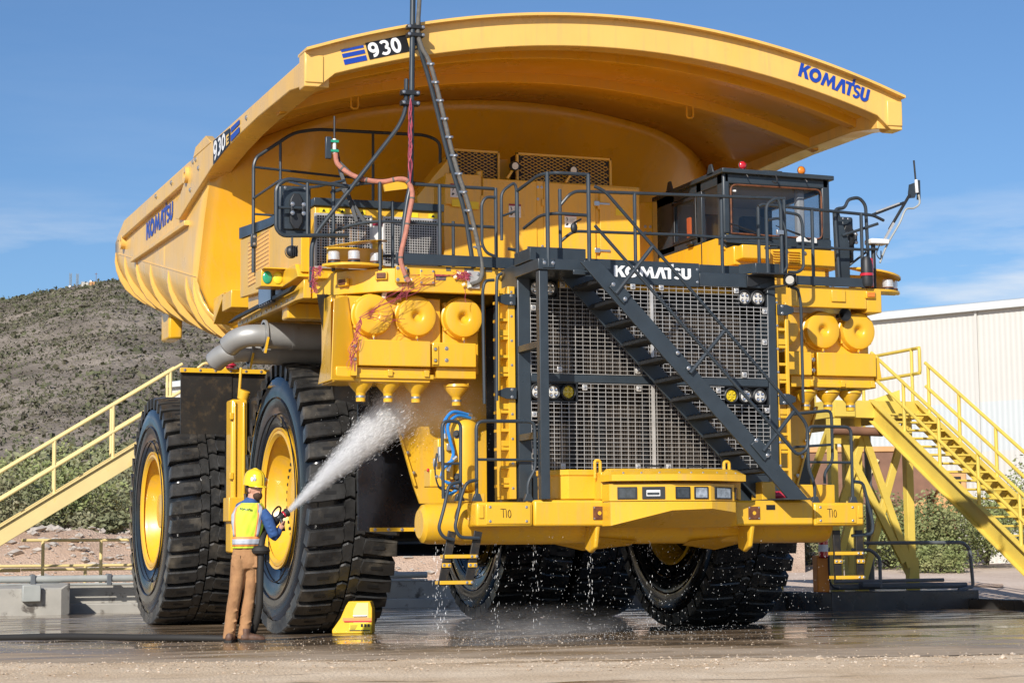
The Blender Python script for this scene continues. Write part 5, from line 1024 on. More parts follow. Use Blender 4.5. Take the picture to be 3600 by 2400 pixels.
obj('column_rib', MB().box(-3.66, -3.62, 7.56, 7.6, 1.2, 3.42).box(-3.52, -3.48, 7.57, 7.6, 1.2, 3.42).box(-3.74, -3.42, 7.52, 7.9, 1.62, 1.98), 'yellow', HC, bevel=.012); obj('column_cap', MB().cyl((-3.50, 7.7, 3.46), (-3.46, 7.66, 3.60), .085, 18), 'yellow', HC, bevel=.015)
for z in (2.3, 3.2): obj('column_lug', MB().box(-3.72, -3.66, 7.55, 7.62, z-.05, z+.05), 'yellow', HC, bevel=.008)
obj('fuel_tank', MB().box(-3.40, -2.3, 7.0, 9.4, 1.3, 3.5), 'dark2', TR, bevel=.08)
obj('dipstick', MB().cyl((-3.55, 7.7, 3.5), (-3.52, 7.7, 3.95), .022, 8), 'yellow', HC)
SP = obj('solar_panel', MB().box(-4.16, -4.11, 3.2, 3.95, 4.38, 4.74), 'dark2', TR, bevel=.006); obj('solar_glass', MB().box(-4.166, -4.158, 3.24, 3.91, 4.42, 4.71), 'solar', SP); bolts(SP, [(-4.168, 3.22+.12*k, 4.40) for k in range(6)], .4, 'x')
LBX = obj('signal_box', MB().prism([(-4.12, 3.35, 4.74), (-4.12, 2.15, 4.74), (-4.12, 2.0, 4.56), (-4.12, 3.0, 4.52)], (.25, 0, 0)), 'yellow', TR, bevel=.012)
obj('signal_housing', MB().box(-4.40, -4.08, 2.80, 3.12, 4.53, 4.755), 'yellow', LBX, bevel=.01); obj('signal_visor', MB().box(-4.40, -4.08, 2.66, 2.80, 4.745, 4.758), 'yellow', LBX)
for x, m_ in ((-4.32, 'green'), (-4.18, 'ylens')): obj('signal_lens', MB().ell((x, 2.795, 4.645), (.065, .02, .085), 14, 8), m_, LBX)
# ================================================================== SITE

def nodes_mat(name):
    m = bpy.data.materials.new(name); m.use_nodes = True; t = m.node_tree; return m, t, t.nodes['Principled BSDF']
def N(t, kind, **kw):
    n = t.nodes.new(kind)
    for k, v in kw.items():
        if k in n.inputs: n.inputs[k].default_value = v
        else: setattr(n, k, v)
    return n
def gz(x, y):            # ground level: slab falls a little from the apron towards the wheels
    if y > 5.2: b = 0.0
    elif y > 3.6: b = .05*(5.2-y)/1.6
    elif y > 0: b = .05+.02*(3.6-y)/3.6
    else: b = .07
    return b
# --- wet concrete slab
def slab_mat():
    m, t, b = nodes_mat('wet_concrete'); L = t.links.new
    g = N(t, 'ShaderNodeNewGeometry'); mp = N(t, 'ShaderNodeMapping'); mp.inputs['Rotation'].default_value = (0, 0, .36); mp.inputs['Scale'].default_value = (.55, 1.5, 1)
    L(g.outputs['Position'], mp.inputs['Vector'])
    n1 = N(t, 'ShaderNodeTexNoise', Scale=.75, Detail=7, Roughness=.62); L(mp.outputs[0], n1.inputs['Vector'])
    n2 = N(t, 'ShaderNodeTexNoise', Scale=22, Detail=6, Roughness=.7); L(g.outputs['Position'], n2.inputs['Vector'])
    n3 = N(t, 'ShaderNodeTexNoise', Scale=3.2, Detail=6, Roughness=.65); L(mp.outputs[0], n3.inputs['Vector'])
    # dryness rises towards the apron edge (water drains to the middle) -> y gradient of real wetness
    sp = N(t, 'ShaderNodeSeparateXYZ'); L(g.outputs['Position'], sp.inputs[0])
    gr = N(t, 'ShaderNodeMapRange'); gr.inputs[1].default_value = 18.6; gr.inputs[2].default_value = 23.5; gr.inputs[3].default_value = .26; gr.inputs[4].default_value = -.11; dt = N(t, 'ShaderNodeVectorMath', operation='DOT_PRODUCT'); dt.inputs[1].default_value = (.352, .936, 0); L(g.outputs['Position'], dt.inputs[0]); of = N(t, 'ShaderNodeMath', operation='ADD'); of.inputs[1].default_value = 25.32; L(dt.outputs['Value'], of.inputs[0]); L(of.outputs[0], gr.inputs[0])
    ad = N(t, 'ShaderNodeMath', operation='ADD'); L(n1.outputs['Fac'], ad.inputs[0]); L(gr.outputs[0], ad.inputs[1])
    wet = N(t, 'ShaderNodeMapRange'); wet.inputs[1].default_value = .46; wet.inputs[2].default_value = .66; wet.inputs[3].default_value = 1; wet.inputs[4].default_value = 0; L(ad.outputs[0], wet.inputs[0])
    cw = N(t, 'ShaderNodeValToRGB'); cw.color_ramp.elements[0].color = (.135, .092, .055, 1); cw.color_ramp.elements[1].color = (.31, .225, .145, 1); cw.color_ramp.elements[0].position = .35; cw.color_ramp.elements[1].position = .7; L(n3.outputs['Fac'], cw.inputs[0])
    cdr = N(t, 'ShaderNodeValToRGB'); cdr.color_ramp.elements[0].color = (.38, .28, .185, 1); cdr.color_ramp.elements[1].color = (.54, .425, .30, 1); cdr.color_ramp.elements[0].position = .3; cdr.color_ramp.elements[1].position = .75; L(n3.outputs['Fac'], cdr.inputs[0])
    mx = N(t, 'ShaderNodeMixRGB'); L(wet.outputs[0], mx.inputs[0]); L(cdr.outputs[0], mx.inputs[1]); L(cw.outputs[0], mx.inputs[2])
    gr2 = N(t, 'ShaderNodeMixRGB', blend_type='MULTIPLY'); gr2.inputs[0].default_value = .35; L(mx.outputs[0], gr2.inputs[1]); L(n2.outputs['Fac'], gr2.inputs[2])
    # standing film where the film noise is low
    pud = N(t, 'ShaderNodeMapRange'); pud.inputs[1].default_value = .33; pud.inputs[2].default_value = .50; pud.inputs[3].default_value = .05; pud.inputs[4].default_value = .36; L(ad.outputs[0], pud.inputs[0])
    rd = N(t, 'ShaderNodeMapRange'); rd.inputs[1].default_value = 0; rd.inputs[2].default_value = 1; rd.inputs[3].default_value = .85; rd.inputs[4].default_value = 0; L(wet.outputs[0], rd.inputs[0])
    mxr = N(t, 'ShaderNodeMath', operation='MAXIMUM'); L(pud.outputs[0], mxr.inputs[0]); L(rd.outputs[0], mxr.inputs[1])
    L(gr2.outputs[0], b.inputs['Base Color']); L(mxr.outputs[0], b.inputs['Roughness']); b.inputs['Specular IOR Level'].default_value = .5
    bp = N(t, 'ShaderNodeBump'); bp.inputs['Strength'].default_value = .25; bp.inputs['Distance'].default_value = .01
    bs = N(t, 'ShaderNodeMath', operation='MULTIPLY'); L(mxr.outputs[0], bs.inputs[0]); L(n2.outputs['Fac'], bs.inputs[1]); L(bs.outputs[0], bp.inputs['Height']); L(bp.outputs[0], b.inputs['Normal'])
    return m
MT['slab'] = slab_mat()
def earth_mat(name, c0, c1, c2, sc=1.0, bump=.6, rough=.95):
    m, t, b = nodes_mat(name); L = t.links.new
    g = N(t, 'ShaderNodeNewGeometry')
    n1 = N(t, 'ShaderNodeTexNoise', Scale=.9*sc, Detail=8, Roughness=.65); L(g.outputs['Position'], n1.inputs['Vector'])
    n2 = N(t, 'ShaderNodeTexNoise', Scale=24*sc, Detail=6, Roughness=.75); L(g.outputs['Position'], n2.inputs['Vector'])
    vo = N(t, 'ShaderNodeTexVoronoi', Scale=34*sc); L(g.outputs['Position'], vo.inputs['Vector'])
    r = N(t, 'ShaderNodeValToRGB'); e = r.color_ramp.elements; e[0].position = .34; e[0].color = (*c0, 1); e[1].position = .66; e[1].color = (*c1, 1); L(n1.outputs['Fac'], r.inputs[0])
    r2 = N(t, 'ShaderNodeValToRGB'); r2.color_ramp.elements[0].position = .56; r2.color_ramp.elements[1].position = .74; L(n2.outputs['Fac'], r2.inputs[0])
    mx = N(t, 'ShaderNodeMixRGB'); mx.inputs[2].default_value = (*c2, 1); L(r2.outputs[0], mx.inputs[0]); L(r.outputs[0], mx.inputs[1])
    hv = N(t, 'ShaderNodeMixRGB', blend_type='MULTIPLY'); hv.inputs[0].default_value = .14; bw = N(t, 'ShaderNodeRGBToBW'); L(vo.outputs['Color'], bw.inputs[0]); L(mx.outputs[0], hv.inputs[1]); L(bw.outputs[0], hv.inputs[2])
    L(hv.outputs[0], b.inputs['Base Color']); b.inputs['Roughness'].default_value = rough; b.inputs['Specular IOR Level'].default_value = .25
    bp = N(t, 'ShaderNodeBump'); bp.inputs['Strength'].default_value = bump; bp.inputs['Distance'].default_value = .02/sc
    ad = N(t, 'ShaderNodeMath', operation='ADD'); L(n2.outputs['Fac'], ad.inputs[0]); L(vo.outputs['Distance'], ad.inputs[1]); L(ad.outputs[0], bp.inputs['Height']); L(bp.outputs[0], b.inputs['Normal'])
    return m
MT['gravel'] = earth_mat('gravel_apron', (.64, .47, .30), (.84, .67, .48), (.52, .39, .26), 1.0, .7)
def damp(m):
    t = m.node_tree; b = t.nodes['Principled BSDF']; L = t.links.new; src = b.inputs['Base Color'].links[0].from_socket
    g = N(t, 'ShaderNodeNewGeometry'); mp = N(t, 'ShaderNodeMapping'); mp.inputs['Rotation'].default_value = (0, 0, .36); mp.inputs['Scale'].default_value = (.28, 1.7, 1); L(g.outputs['Position'], mp.inputs['Vector'])
    n = N(t, 'ShaderNodeTexNoise', Scale=1.1, Detail=8, Roughness=.62); L(mp.outputs[0], n.inputs['Vector'])
    r = N(t, 'ShaderNodeMapRange'); r.inputs[1].default_value = .585; r.inputs[2].default_value = .64; L(n.outputs['Fac'], r.inputs[0])
    mx = N(t, 'ShaderNodeMixRGB', blend_type='MULTIPLY'); mx.inputs[2].default_value = (.34, .29, .24, 1); L(r.outputs[0], mx.inputs[0]); L(src, mx.inputs[1]); L(mx.outputs[0], b.inputs['Base Color'])
    rr = N(t, 'ShaderNodeMapRange'); rr.inputs[3].default_value = .95; rr.inputs[4].default_value = .22; L(r.outputs[0], rr.inputs[0]); L(rr.outputs[0], b.inputs['Roughness'])
damp(MT['gravel'])
MT['sand'] = earth_mat('pale_sand', (.60, .46, .36), (.74, .60, .49), (.50, .38, .29), .35, .4)
MT['bank'] = earth_mat('pink_dirt', (.48, .32, .22), (.64, .47, .35), (.32, .21, .14), .5, .8)
MT['hill'] = earth_mat('scrub_hillside', (.14, .115, .09), (.37, .31, .25), (.10, .095, .06), .075, .8)
MT['stone'] = mat('pebble', (.46, .36, .26), .8, var=.35, vscale=9, col2=(.58, .50, .41), mix=(.5, .6), mscale=5)
MT['rock'] = mat('pale_rock', (.46, .40, .34), .85, var=.2, vscale=3, bump=.5, bscale=6)
MT['concrete'] = mat('stained_concrete', (.36, .34, .30), .7, var=.12, vscale=2, bump=.15, bscale=20, col2=(.11, .095, .08), mix=(.58, .68), mscale=3.2, detail=9)
MT['wetconc'] = mat('dark_wet_concrete', (.055, .052, .05), .35, var=.25, vscale=2, rvar=.15, bump=.1, bscale=12)
def struct(name, mb, m, **k): o = obj(name, mb, m, None, **k); o['kind'] = 'structure'; return o
def yedge(x): return -2.72-.376*(x+10.667)+.10*sin(x*.9)+.07*sin(x*2.3+1)+.05*sin(x*5.1)      # broken front edge of the slab
struct('washdown_slab', MB().grid(lambda u, v: V(((x := -30+46*u), (y := (e_ := yedge(x))+(46-e_)*(v**1.6)), gz(x, y))), 160, 44), 'slab')
def gh(x, y):
    return gz(x, y)+.004+.016*noise.noise(V((x*.55, y*.55, 0)))+.010*noise.noise(V((x*2.2, y*2.2, 3)))
struct('gravel_apron', MB().grid(lambda u, v: V(((x := -30+60*u), (y := (e_ := yedge(x))+.5-(26+e_)*(v**1.5)), (gz(x, y)-.03 if y > e_+.12 else gh(x, y)+.006*noise.noise(V((x*3, y*3, 7)))))), 260, 90), 'gravel')
struct('ground', MB().grid(lambda u, v: V((-1500+3000*u, -1500+3000*v, -.35)), 4, 4), 'sand')
ORD = ['first', 'second', 'third', 'fourth', 'fifth', 'sixth', 'seventh', 'eighth', 'ninth', 'tenth', 'eleventh', 'twelfth', 'thirteenth', 'fourteenth', 'fifteenth', 'sixteenth']
# stones on the apron edge and loose grit on the slab
def stones(n, fn, smin, smax, seed):
    r = random.Random(seed); mb = MB()
    base = [V(p) for p in ((1, 0, 0), (-1, 0, 0), (0, 1, 0), (0, -1, 0), (0, 0, 1), (0, 0, -1), (.7, .7, .5), (-.7, .6, .5), (.6, -.7, .5), (-.6, -.7, .5))]
    fs = [(4, 0, 6), (4, 6, 2), (4, 2, 7), (4, 7, 1), (4, 1, 9), (4, 9, 3), (4, 3, 8), (4, 8, 0), (0, 8, 3, 5), (3, 9, 1, 5), (1, 7, 2, 5), (2, 6, 0, 5)]
    for _ in range(n):
        x, y, z = fn(r); s = smin*(smax/smin)**(r.random()**2.2); a = r.uniform(0, 6.28); c, d = cos(a), sin(a); sx_, sy_, sz_ = r.uniform(.7, 1.3), r.uniform(.6, 1.2), r.uniform(.35, .8)
        vs = []
        for p in base:
            k = s*r.uniform(.75, 1.2); px_, py_ = p.x*sx_*k, p.y*sy_*k; vs.append((x+c*px_-d*py_, y+d*px_+c*py_, z+p.z*sz_*k+s*.15))
        mb.add(vs, fs)
    return mb
st = obj('pebbles', stones(7000, lambda r: ((x := r.uniform(-10.5, 9)), (y := yedge(x)+.15-2.6*r.random()**1.3), gh(x, y)), .004, .020, 5), 'stone', kind='stuff', sharp=0); tag(st, 'loose pale pebbles and grit on the gravel apron edge', 'pebbles')
st = obj('slab_grit', stones(2600, lambda r: ((x := r.gauss(-4, 3.4)), (y := yedge(x)+7.0*r.random()), gz(x, y)), .004, .012, 9), 'stone', kind='stuff', sharp=0); tag(st, 'fine wet grit strewn over the slab around the wheels', 'grit')
for k in range(16):
    x = -8.9+.62*k+rnd.uniform(-.25, .25); y = yedge(x)-.15-rnd.random()*1.3
    tag(obj('stone', stones(1, lambda r: (x, y, gh(x, y)), .025, .05, 40+k), 'stone', None, sharp=0), ORD[k]+' of the sixteen larger stones on the gravel apron, counted from the left', 'stone', 'larger stones on the gravel apron')

# --- hill with masts
def hill_h(x, y):
    # crest line seen behind the truck's tail; falls away to the right
    d = (V((x, y))-V((CAM.x, CAM.y))); f = V((sin(YAW), cos(YAW))); r = V((cos(YAW), -sin(YAW))); D = d.dot(f); Rr = d.dot(r)
    ang = Rr/max(D, 1)
    crest = .835*interp([(-.60, 40), (-.40, 62), (-.30, 74), (-.247, 82), (-.225, 85.5), (-.195, 88.5), (-.17, 87), (-.14, 85), (-.10, 80), (-.02, 66), (.06, 46), (.12, 28), (.20, 8), (.3, 2)], ang)
    t = min(1, max(0, (D-95)/(540-95))); s = t*t*(3-2*t)*.55+t*.45
    back = 1-min(1, max(0, (D-545)/400))*.7
    h = crest*s*back
    nz_ = noise.fractal(V((x*.011, y*.011, .3)), 1.0, 2.1, 6)
    return h*(1+.02*nz_)+nz_*2.2*t+.9*t*noise.noise(V((x*.06, y*.06, 5)))+.7*t*noise.noise(V((x*.17, y*.17, 8)))+.5*t*noise.noise(V((x*.45, y*.45, 2)))
mb = MB()
def hillp(u, v):
    ang = -.62+.95*u; D = 90*(1100/90)**v
    f = V((sin(YAW), cos(YAW))); r = V((cos(YAW), -sin(YAW))); p = V((CAM.x, CAM.y))+f*D+r*(ang*D)
    return V((p.x, p.y, hill_h(p.x, p.y)-.3*(1-min(1, v*8))))
struct('scrub_hill', MB().grid(hillp, 380, 300), 'hill', sharp=80)
MT['scrub'] = mat('dry_scrub', (.085, .09, .045), .9, var=.4, vscale=.25, col2=(.13, .115, .08), mix=(.45, .6), mscale=.12)
MT['leaf'] = mat('mesquite_leaf', (.19, .225, .075), .7, var=.4, vscale=1.2, col2=(.26, .26, .11), mix=(.45, .65), mscale=.9)
MT['leaf2'] = mat('grey_green_leaf', (.19, .20, .10), .8, var=.35, vscale=1.0, col2=(.24, .22, .13), mix=(.45, .65), mscale=.7)
MT['twig'] = mat('grey_bark', (.11, .085, .06), .9, var=.3)
mb = MB(); r = random.Random(11); f2 = V((sin(YAW), cos(YAW))); r2v = V((cos(YAW), -sin(YAW)))
for k in range(60000):
    D = sqrt(r.uniform(150**2, 575**2)); ang = r.uniform(-.262, -.10); p = V((CAM.x, CAM.y))+f2*D+r2v*(ang*D)
    if noise.noise(V((p.x*.02, p.y*.02, 9)))*.8+r.uniform(-.6, .6)+.35*(D-330)/230 < .02: continue
    s = r.uniform(.14, .42)*(2.2 if r.random() < .10 else 1); z = hill_h(p.x, p.y)
    for j in range(3):
        c = V((p.x+r.gauss(0, s*.55), p.y+r.gauss(0, s*.55), z+abs(r.gauss(.25, .4))*s)); a = V((r.gauss(0, 1), r.gauss(0, 1), r.gauss(0, .7))).normalized()*s*r.uniform(.4, .7); b_ = a.cross(V((r.gauss(0, 1), r.gauss(0, 1), r.gauss(0, 1)))).normalized()*s*.4
        mb.add([c-a, c+b_, c+a, c-b_], [(0, 1, 2, 3)])
sc_ = obj('hillside_scrub', mb, 'scrub', kind='stuff', sharp=0); tag(sc_, 'dry dark scrub dotted over the far hillside', 'scrub')
def hp(ang, D=575): p = V((CAM.x, CAM.y))+f2*D+r2v*(ang*D); return V((p.x, p.y, hill_h(p.x, p.y)))
MT['mastm'] = mat('mast_steel', (.25, .30, .34), .5, .3)
def mast(ang, h, lab):
    b = hp(ang, 482); b.z -= .5; T_ = thing('radio_mast', lab, 'mast', b)
    for dx, dy in ((-.22, -.22), (.22, -.22), (.22, .22), (-.22, .22)): obj('mast_leg', MB().bar((dx, dy, 0), (dx, dy, h), .07, .07), 'mastm', T_)
    mb = MB(); k = int(h/.45)
    for i in range(k):
        z = i*.45
        for (a, b_) in (((-.22, -.22), (.22, -.22)), ((.22, .22), (-.22, .22))): mb.bar((a[0], a[1], z), (b_[0], b_[1], z+.45), .05, .05); mb.bar((b_[0], b_[1], z), (a[0], a[1], z+.45), .05, .05); mb.bar((a[0], a[1], z), (b_[0], b_[1], z), .05, .05)
    obj('lattice', mb, 'mastm', T_); return T_
t_ = mast(-.2155, 4.2, 'left lattice radio mast with dishes on the hilltop'); obj('dish', MB().lathe([(0, .1), (.2, .05), (.28, -.05)], (-.3, -.4, 1.0), (0, 1, 0), 14), 'white', t_)
mast(-.2122, 3.6, 'right lattice radio mast on the hilltop')
b = hp(-.2085, 480); t_ = thing('hilltop_cabin', 'small pale equipment cabin on the hilltop beside the masts', 'cabin', b); obj('wall', MB().box(-.75, .75, -.5, .5, -.5, .9), 'clad', t_); obj('roof', MB().box(-.85, .85, -.6, .6, .9, 1.0), 'roofm', t_); obj('dish', MB().lathe([(0, .05), (.28, -.05)], (1.2, -.5, 1.2), (0, 1, 0), 14).cyl((1.2, -.45, -.5), (1.2, -.45, 1.2), .05, 6), 'white', t_)
b = hp(-.2050, 480); t_ = thing('hilltop_shed', 'small brown block shed on the hilltop', 'shed', b); obj('wall', MB().box(-.55, .55, -.5, .5, -.5, .75), 'tan', t_); obj('door', MB().box(-.15, .2, -.53, -.5, -.3, .5), 'brownm', t_)
b = hp(-.2030, 481); tag(obj('utility_pole', MB().cyl(b+V((0, 0, -1)), b+V((0, 0, 2.7)), .05, 6).box(b.x-.3, b.x+.3, b.y-.03, b.y+.03, b.z+2.3, b.z+2.4), 'brownm'), 'thin wooden utility pole on the hilltop right of the masts', 'pole')

# --- dirt bank, bushes and rocks behind the wash bay on the left
def bank_h(x, y):
    d = V((x, y))-V((CAM.x, CAM.y)); D = d.dot(f2)
    t = min(1, max(0, (D-53.5)/7)); t2 = min(1, max(0, (D-62)/60))
    return -.02+2.0*(t*t*(3-2*t))+1.3*t2+.28*noise.fractal(V((x*.35, y*.35, 2)), 1, 2.1, 5)*t+.10*noise.noise(V((x*1.4, y*1.4, 4)))*t
struct('dirt_bank', MB().grid(lambda u, v: (lambda p: V((p.x, p.y, bank_h(p.x, p.y))))(V((CAM.x, CAM.y))+f2*(D := 51+75*v**1.5)+r2v*((-.46+.60*u)*D)), 150, 70), 'bank', sharp=70)
st = obj('bank_rubble', stones(2600, lambda r: (lambda p: (p.x, p.y, bank_h(p.x, p.y)))(V((CAM.x, CAM.y))+f2*(D := r.uniform(53, 66))+r2v*(r.uniform(-.28, .06)*D)), .04, .22, 21), 'rock', kind='stuff', sharp=0); tag(st, 'pale rubble scattered down the pink dirt bank', 'rubble')
for k, (ang, D, s) in enumerate(((-.226, 56, .35), (-.178, 62, .34), (-.172, 62, .30), (-.150, 63, .28), (-.143, 63, .34), (-.118, 63, .3), (-.24, 58, .28))):
    p = V((CAM.x, CAM.y))+f2*D+r2v*(ang*D); tag(obj('boulder', stones(1, lambda r: (p.x, p.y, bank_h(p.x, p.y)), s, s*1.05, 60+k), 'rock', None, sharp=0), ['pale angular boulder below the stair at the left edge', 'larger of the paired white boulders atop the dirt bank', 'smaller of the paired white boulders atop the dirt bank', 'pale boulder on the bank left of the rear tyre', 'wide pale boulder on the bank crest beside the rear tyre', 'pale boulder behind the rear tyre edge on the bank', 'pale boulder by the left edge under the handrail'][k], 'boulder', 'boulders on the dirt bank')
def bush(name, p, rx, rz, n, m, seed, label, group, cat='bush', leaf=.07, trunk=True):
    r = random.Random(seed); T_ = thing(name, label, cat, p, group)
    mb = MB(); lob = [(V((r.uniform(-.6, .6)*rx, r.uniform(-.6, .6)*rx, r.uniform(.25, .8)*rz)), r.uniform(.35, .6)) for _ in range(9)]
    for _ in range(int(n*2.2)):
        c, k = r.choice(lob); d = V((r.gauss(0, 1), r.gauss(0, 1), r.gauss(0, .8))).normalized()*(r.random()**.4)
        q_ = c+V((d.x*rx*k, d.y*rx*k, d.z*rz*k*.8))
        if q_.z < 0.02: q_.z = .02+r.random()*.2*rz
        a = V((r.gauss(0, 1), r.gauss(0, 1), r.gauss(0, .6))).normalized(); b_ = a.cross(V((r.gauss(0, 1), r.gauss(0, 1), r.gauss(0, 1)))).normalized(); l = leaf*r.uniform(.6, 1.5)
        mb.add([q_-a*l, q_+b_*l*.5, q_+a*l, q_-b_*l*.5], [(0, 1, 2, 3)])
    obj('crown', mb, m, T_, sharp=0)
    if trunk:
        mb = MB()
        for c, k in lob[:7]:
            mb.tube(spline([(0, 0, 0), V((c.x*.3, c.y*.3, c.z*.5)), c], 4), [max(.008, .05*rz/2.5*(1-i/9)) for i in range(9)], 5)
        obj('stems', mb, 'twig', T_)
    return T_
k = 0
LB_ = sorted([-.245, -.215, -.19, -.165, -.145, -.125, -.232, -.175, -.20, -.15, -.13, -.255, -.14])
for ang, D, rx, rz, n, m in ((-.245, 68, 2.0, 2.2, 1500, 'leaf2'), (-.215, 72, 2.4, 2.6, 1700, 'leaf'), (-.19, 76, 2.4, 2.4, 1500, 'leaf2'), (-.165, 70, 1.8, 1.8, 1300, 'leaf2'), (-.145, 66, 1.8, 2.4, 1700, 'leaf'), (-.125, 69, 2.2, 2.6, 1700, 'leaf2'), (-.232, 84, 3.0, 3.2, 1700, 'leaf'), (-.175, 90, 3.2, 3.0, 1600, 'leaf2'), (-.20, 62, 1.0, .8, 600, 'leaf2'), (-.15, 62.5, 1.3, 1.0, 900, 'leaf2'), (-.13, 61, .9, .7, 500, 'leaf'), (-.255, 74, 2.2, 2.5, 1300, 'leaf'), (-.14, 82, 3.0, 3.0, 1500, 'leaf2')):
    p = V((CAM.x, CAM.y))+f2*D+r2v*(ang*D); bush('desert_bush', V((p.x, p.y, bank_h(p.x, p.y)-.05)), rx, rz, n, m, 100+k, ('leafy green' if m == 'leaf' else 'straggly grey-green')+' bush above the dirt bank, '+ORD[LB_.index(ang)]+' from the left', 'bushes above the left bank', leaf=.075); k += 1
# scrub at the hill foot
mb = MB(); r = random.Random(31)
for _ in range(1500):
    D = r.uniform(92, 190); ang = r.uniform(-.27, -.0); p = V((CAM.x, CAM.y))+f2*D+r2v*(ang*D); z = max(hill_h(p.x, p.y), bank_h(p.x, p.y) if D < 126 else 0); s = r.uniform(.5, 1.4)
    for q_ in range(26):
        c = V((p.x+r.gauss(0, s*.6), p.y+r.gauss(0, s*.6), z+abs(r.gauss(0, s*.5)))); a = V((r.gauss(0, 1), r.gauss(0, 1), r.gauss(0, 1))).normalized()*.22; b_ = a.cross(V((r.gauss(0, 1), r.gauss(0, 1), r.gauss(0, 1))))*.8
        mb.add([c-a, c+b_, c+a, c-b_], [(0, 1, 2, 3)])
sc_ = obj('foothill_scrub', mb, 'leaf2', kind='stuff', sharp=0); tag(sc_, 'mass of green scrub along the foot of the hill', 'scrub')

# --- wash bay furniture on the left: wall, pipe, box, rails, stair
t_ = thing('retaining_wall', 'low stained concrete wash-bay wall behind the rear tyre', 'wall', (-4, 22, 0)); X0 = V((4, -22, 0))
def sh(mb, d): mb.v = [tuple(V(p)+d) for p in mb.v]; return mb
obj('wall_body', sh(MB().box(-14, 6, 22.0, 22.6, -.1, .60), X0), 'concrete', t_, bevel=.02); obj('wall_step', sh(MB().box(-4.1, 6, 21.6, 22.0, -.1, .20), X0), 'concrete', t_, bevel=.02)
obj('wall_block', sh(MB().prism([(-14, 20.2, -.1), (-4.35, 20.2, -.1), (-4.15, 20.35, .02), (-4.15, 22.0, .02), (-14, 22.0, -.1)], (0, 0, .64)), X0), 'concrete', t_, bevel=.02)
t_ = thing('water_pipe', 'grey water pipe clamped along the top of the concrete wall', 'pipe', (-4, 21.6, .72)); X1 = V((4, -21.6, -.72))
obj('pipe_run', sh(MB().cyl((-14, 21.6, .73), (4, 21.6, .73), .075, 14), X1), 'pipe', t_); obj('conduit', sh(MB().cyl((-14, 21.55, .61), (4, 21.55, .61), .03, 8), X1), 'pipe', t_)
for x in (-6.3, -4.75, -3.15, -2.2, -.4): obj('pipe_bracket', sh(MB().box(x-.05, x+.05, 21.5, 21.75, .58, .83), X1), 'piped', t_, bevel=.01)
obj('pipe_joint', sh(MB().cyl((-2.2, 21.6, .73), (-2.0, 21.6, .73), .10, 14), X1), 'pipe', t_)
tag(obj('junction_box', MB().box(-5.15, -4.78, 20.05, 20.2, .28, .62), 'pipe', bevel=.02), 'small grey electrical box on the front of the concrete wall', 'box')
def guard(y, x0, x1, zt, zm, posts, lab):
    t_ = thing('guard_rail', lab, 'railing', (x0, y, 0), 'guard rails behind the concrete wall'); d = V((-x0, -y, 0))
    obj('top_rail', sh(MB().cyl((x0, y, zt), (x1, y, zt), .038, 10), d), 'pale', t_); obj('mid_rail', sh(MB().cyl((x0, y, zm), (x1, y, zm), .034, 10), d), 'pale', t_)
    for x in posts: obj('post', sh(MB().cyl((x, y, .0), (x, y, zt), .04, 10), d), 'pale', t_)
guard(27.0, -4.3, 3.0, 1.62, .93, (-3.80, -2.43, -.6, 1.2), 'ochre pipe guard rail nearest the concrete wall')
guard(28.6, -9.0, 3.0, 1.02, 1.02, (-2.55, -.2, 1.6), 'pale yellow pipe guard rail just behind the nearer rail')
guard(27.0, -10, -4.32, .93, .91, (-8.0,), 'ochre rail continuing left under the stair stringer')
def lstair():
    t_ = thing('steel_stair', 'pale yellow steel stair with double handrails behind the rear tyre', 'stair', (-5, 25, 0)); d = V((5, -25, 0)); a = V((-7.5, 0, .17)); b = V((-.9, 0, 4.26))
    for y in (25.0, 26.0):
        m_ = MB(); m_.bar((a.x, y, a.z-.25+.25), (b.x, y, b.z-.25+.25), .10, .40); obj('stringer', sh(m_, d), 'pale', t_, bevel=.012)
        obj('stringer_flange', sh(MB().bar((a.x, y-.03, a.z+.215), (b.x, y-.03, b.z+.215), .16, .025), d), 'pale', t_)
        for h in (.62, 1.25): obj('handrail', sh(MB().cyl((a.x, y, a.z+h+.2), (b.x, y, b.z+h+.2), .040, 10), d), 'pale', t_)
        for k in range(5):
            x = -6.5+1.33*k+(.12 if y > 25.5 else 0); z = a.z+(x-a.x)*(b.z-a.z)/(b.x-a.x); obj('rail_post', sh(MB().cyl((x, y, z+.15), (x, y, z+1.45), .036, 8), d), 'pale', t_)
    for k in range(22):
        x = a.x+.2+.3*k; z = a.z+(x-a.x)*(b.z-a.z)/(b.x-a.x); obj('tread', sh(MB().box(x-.14, x+.14, 25.05, 25.95, z-.02, z+.02), d), 'pale', t_)
    obj('landing', sh(MB().box(b.x, 2.2, 25, 26.2, 4.05, 4.3), d), 'pale', t_)
    for x in (-.6, 2.0): obj('landing_leg', sh(MB().box(x-.1, x+.1, 25.5, 25.7, 0, 4.1), d), 'pale', t_)
lstair()

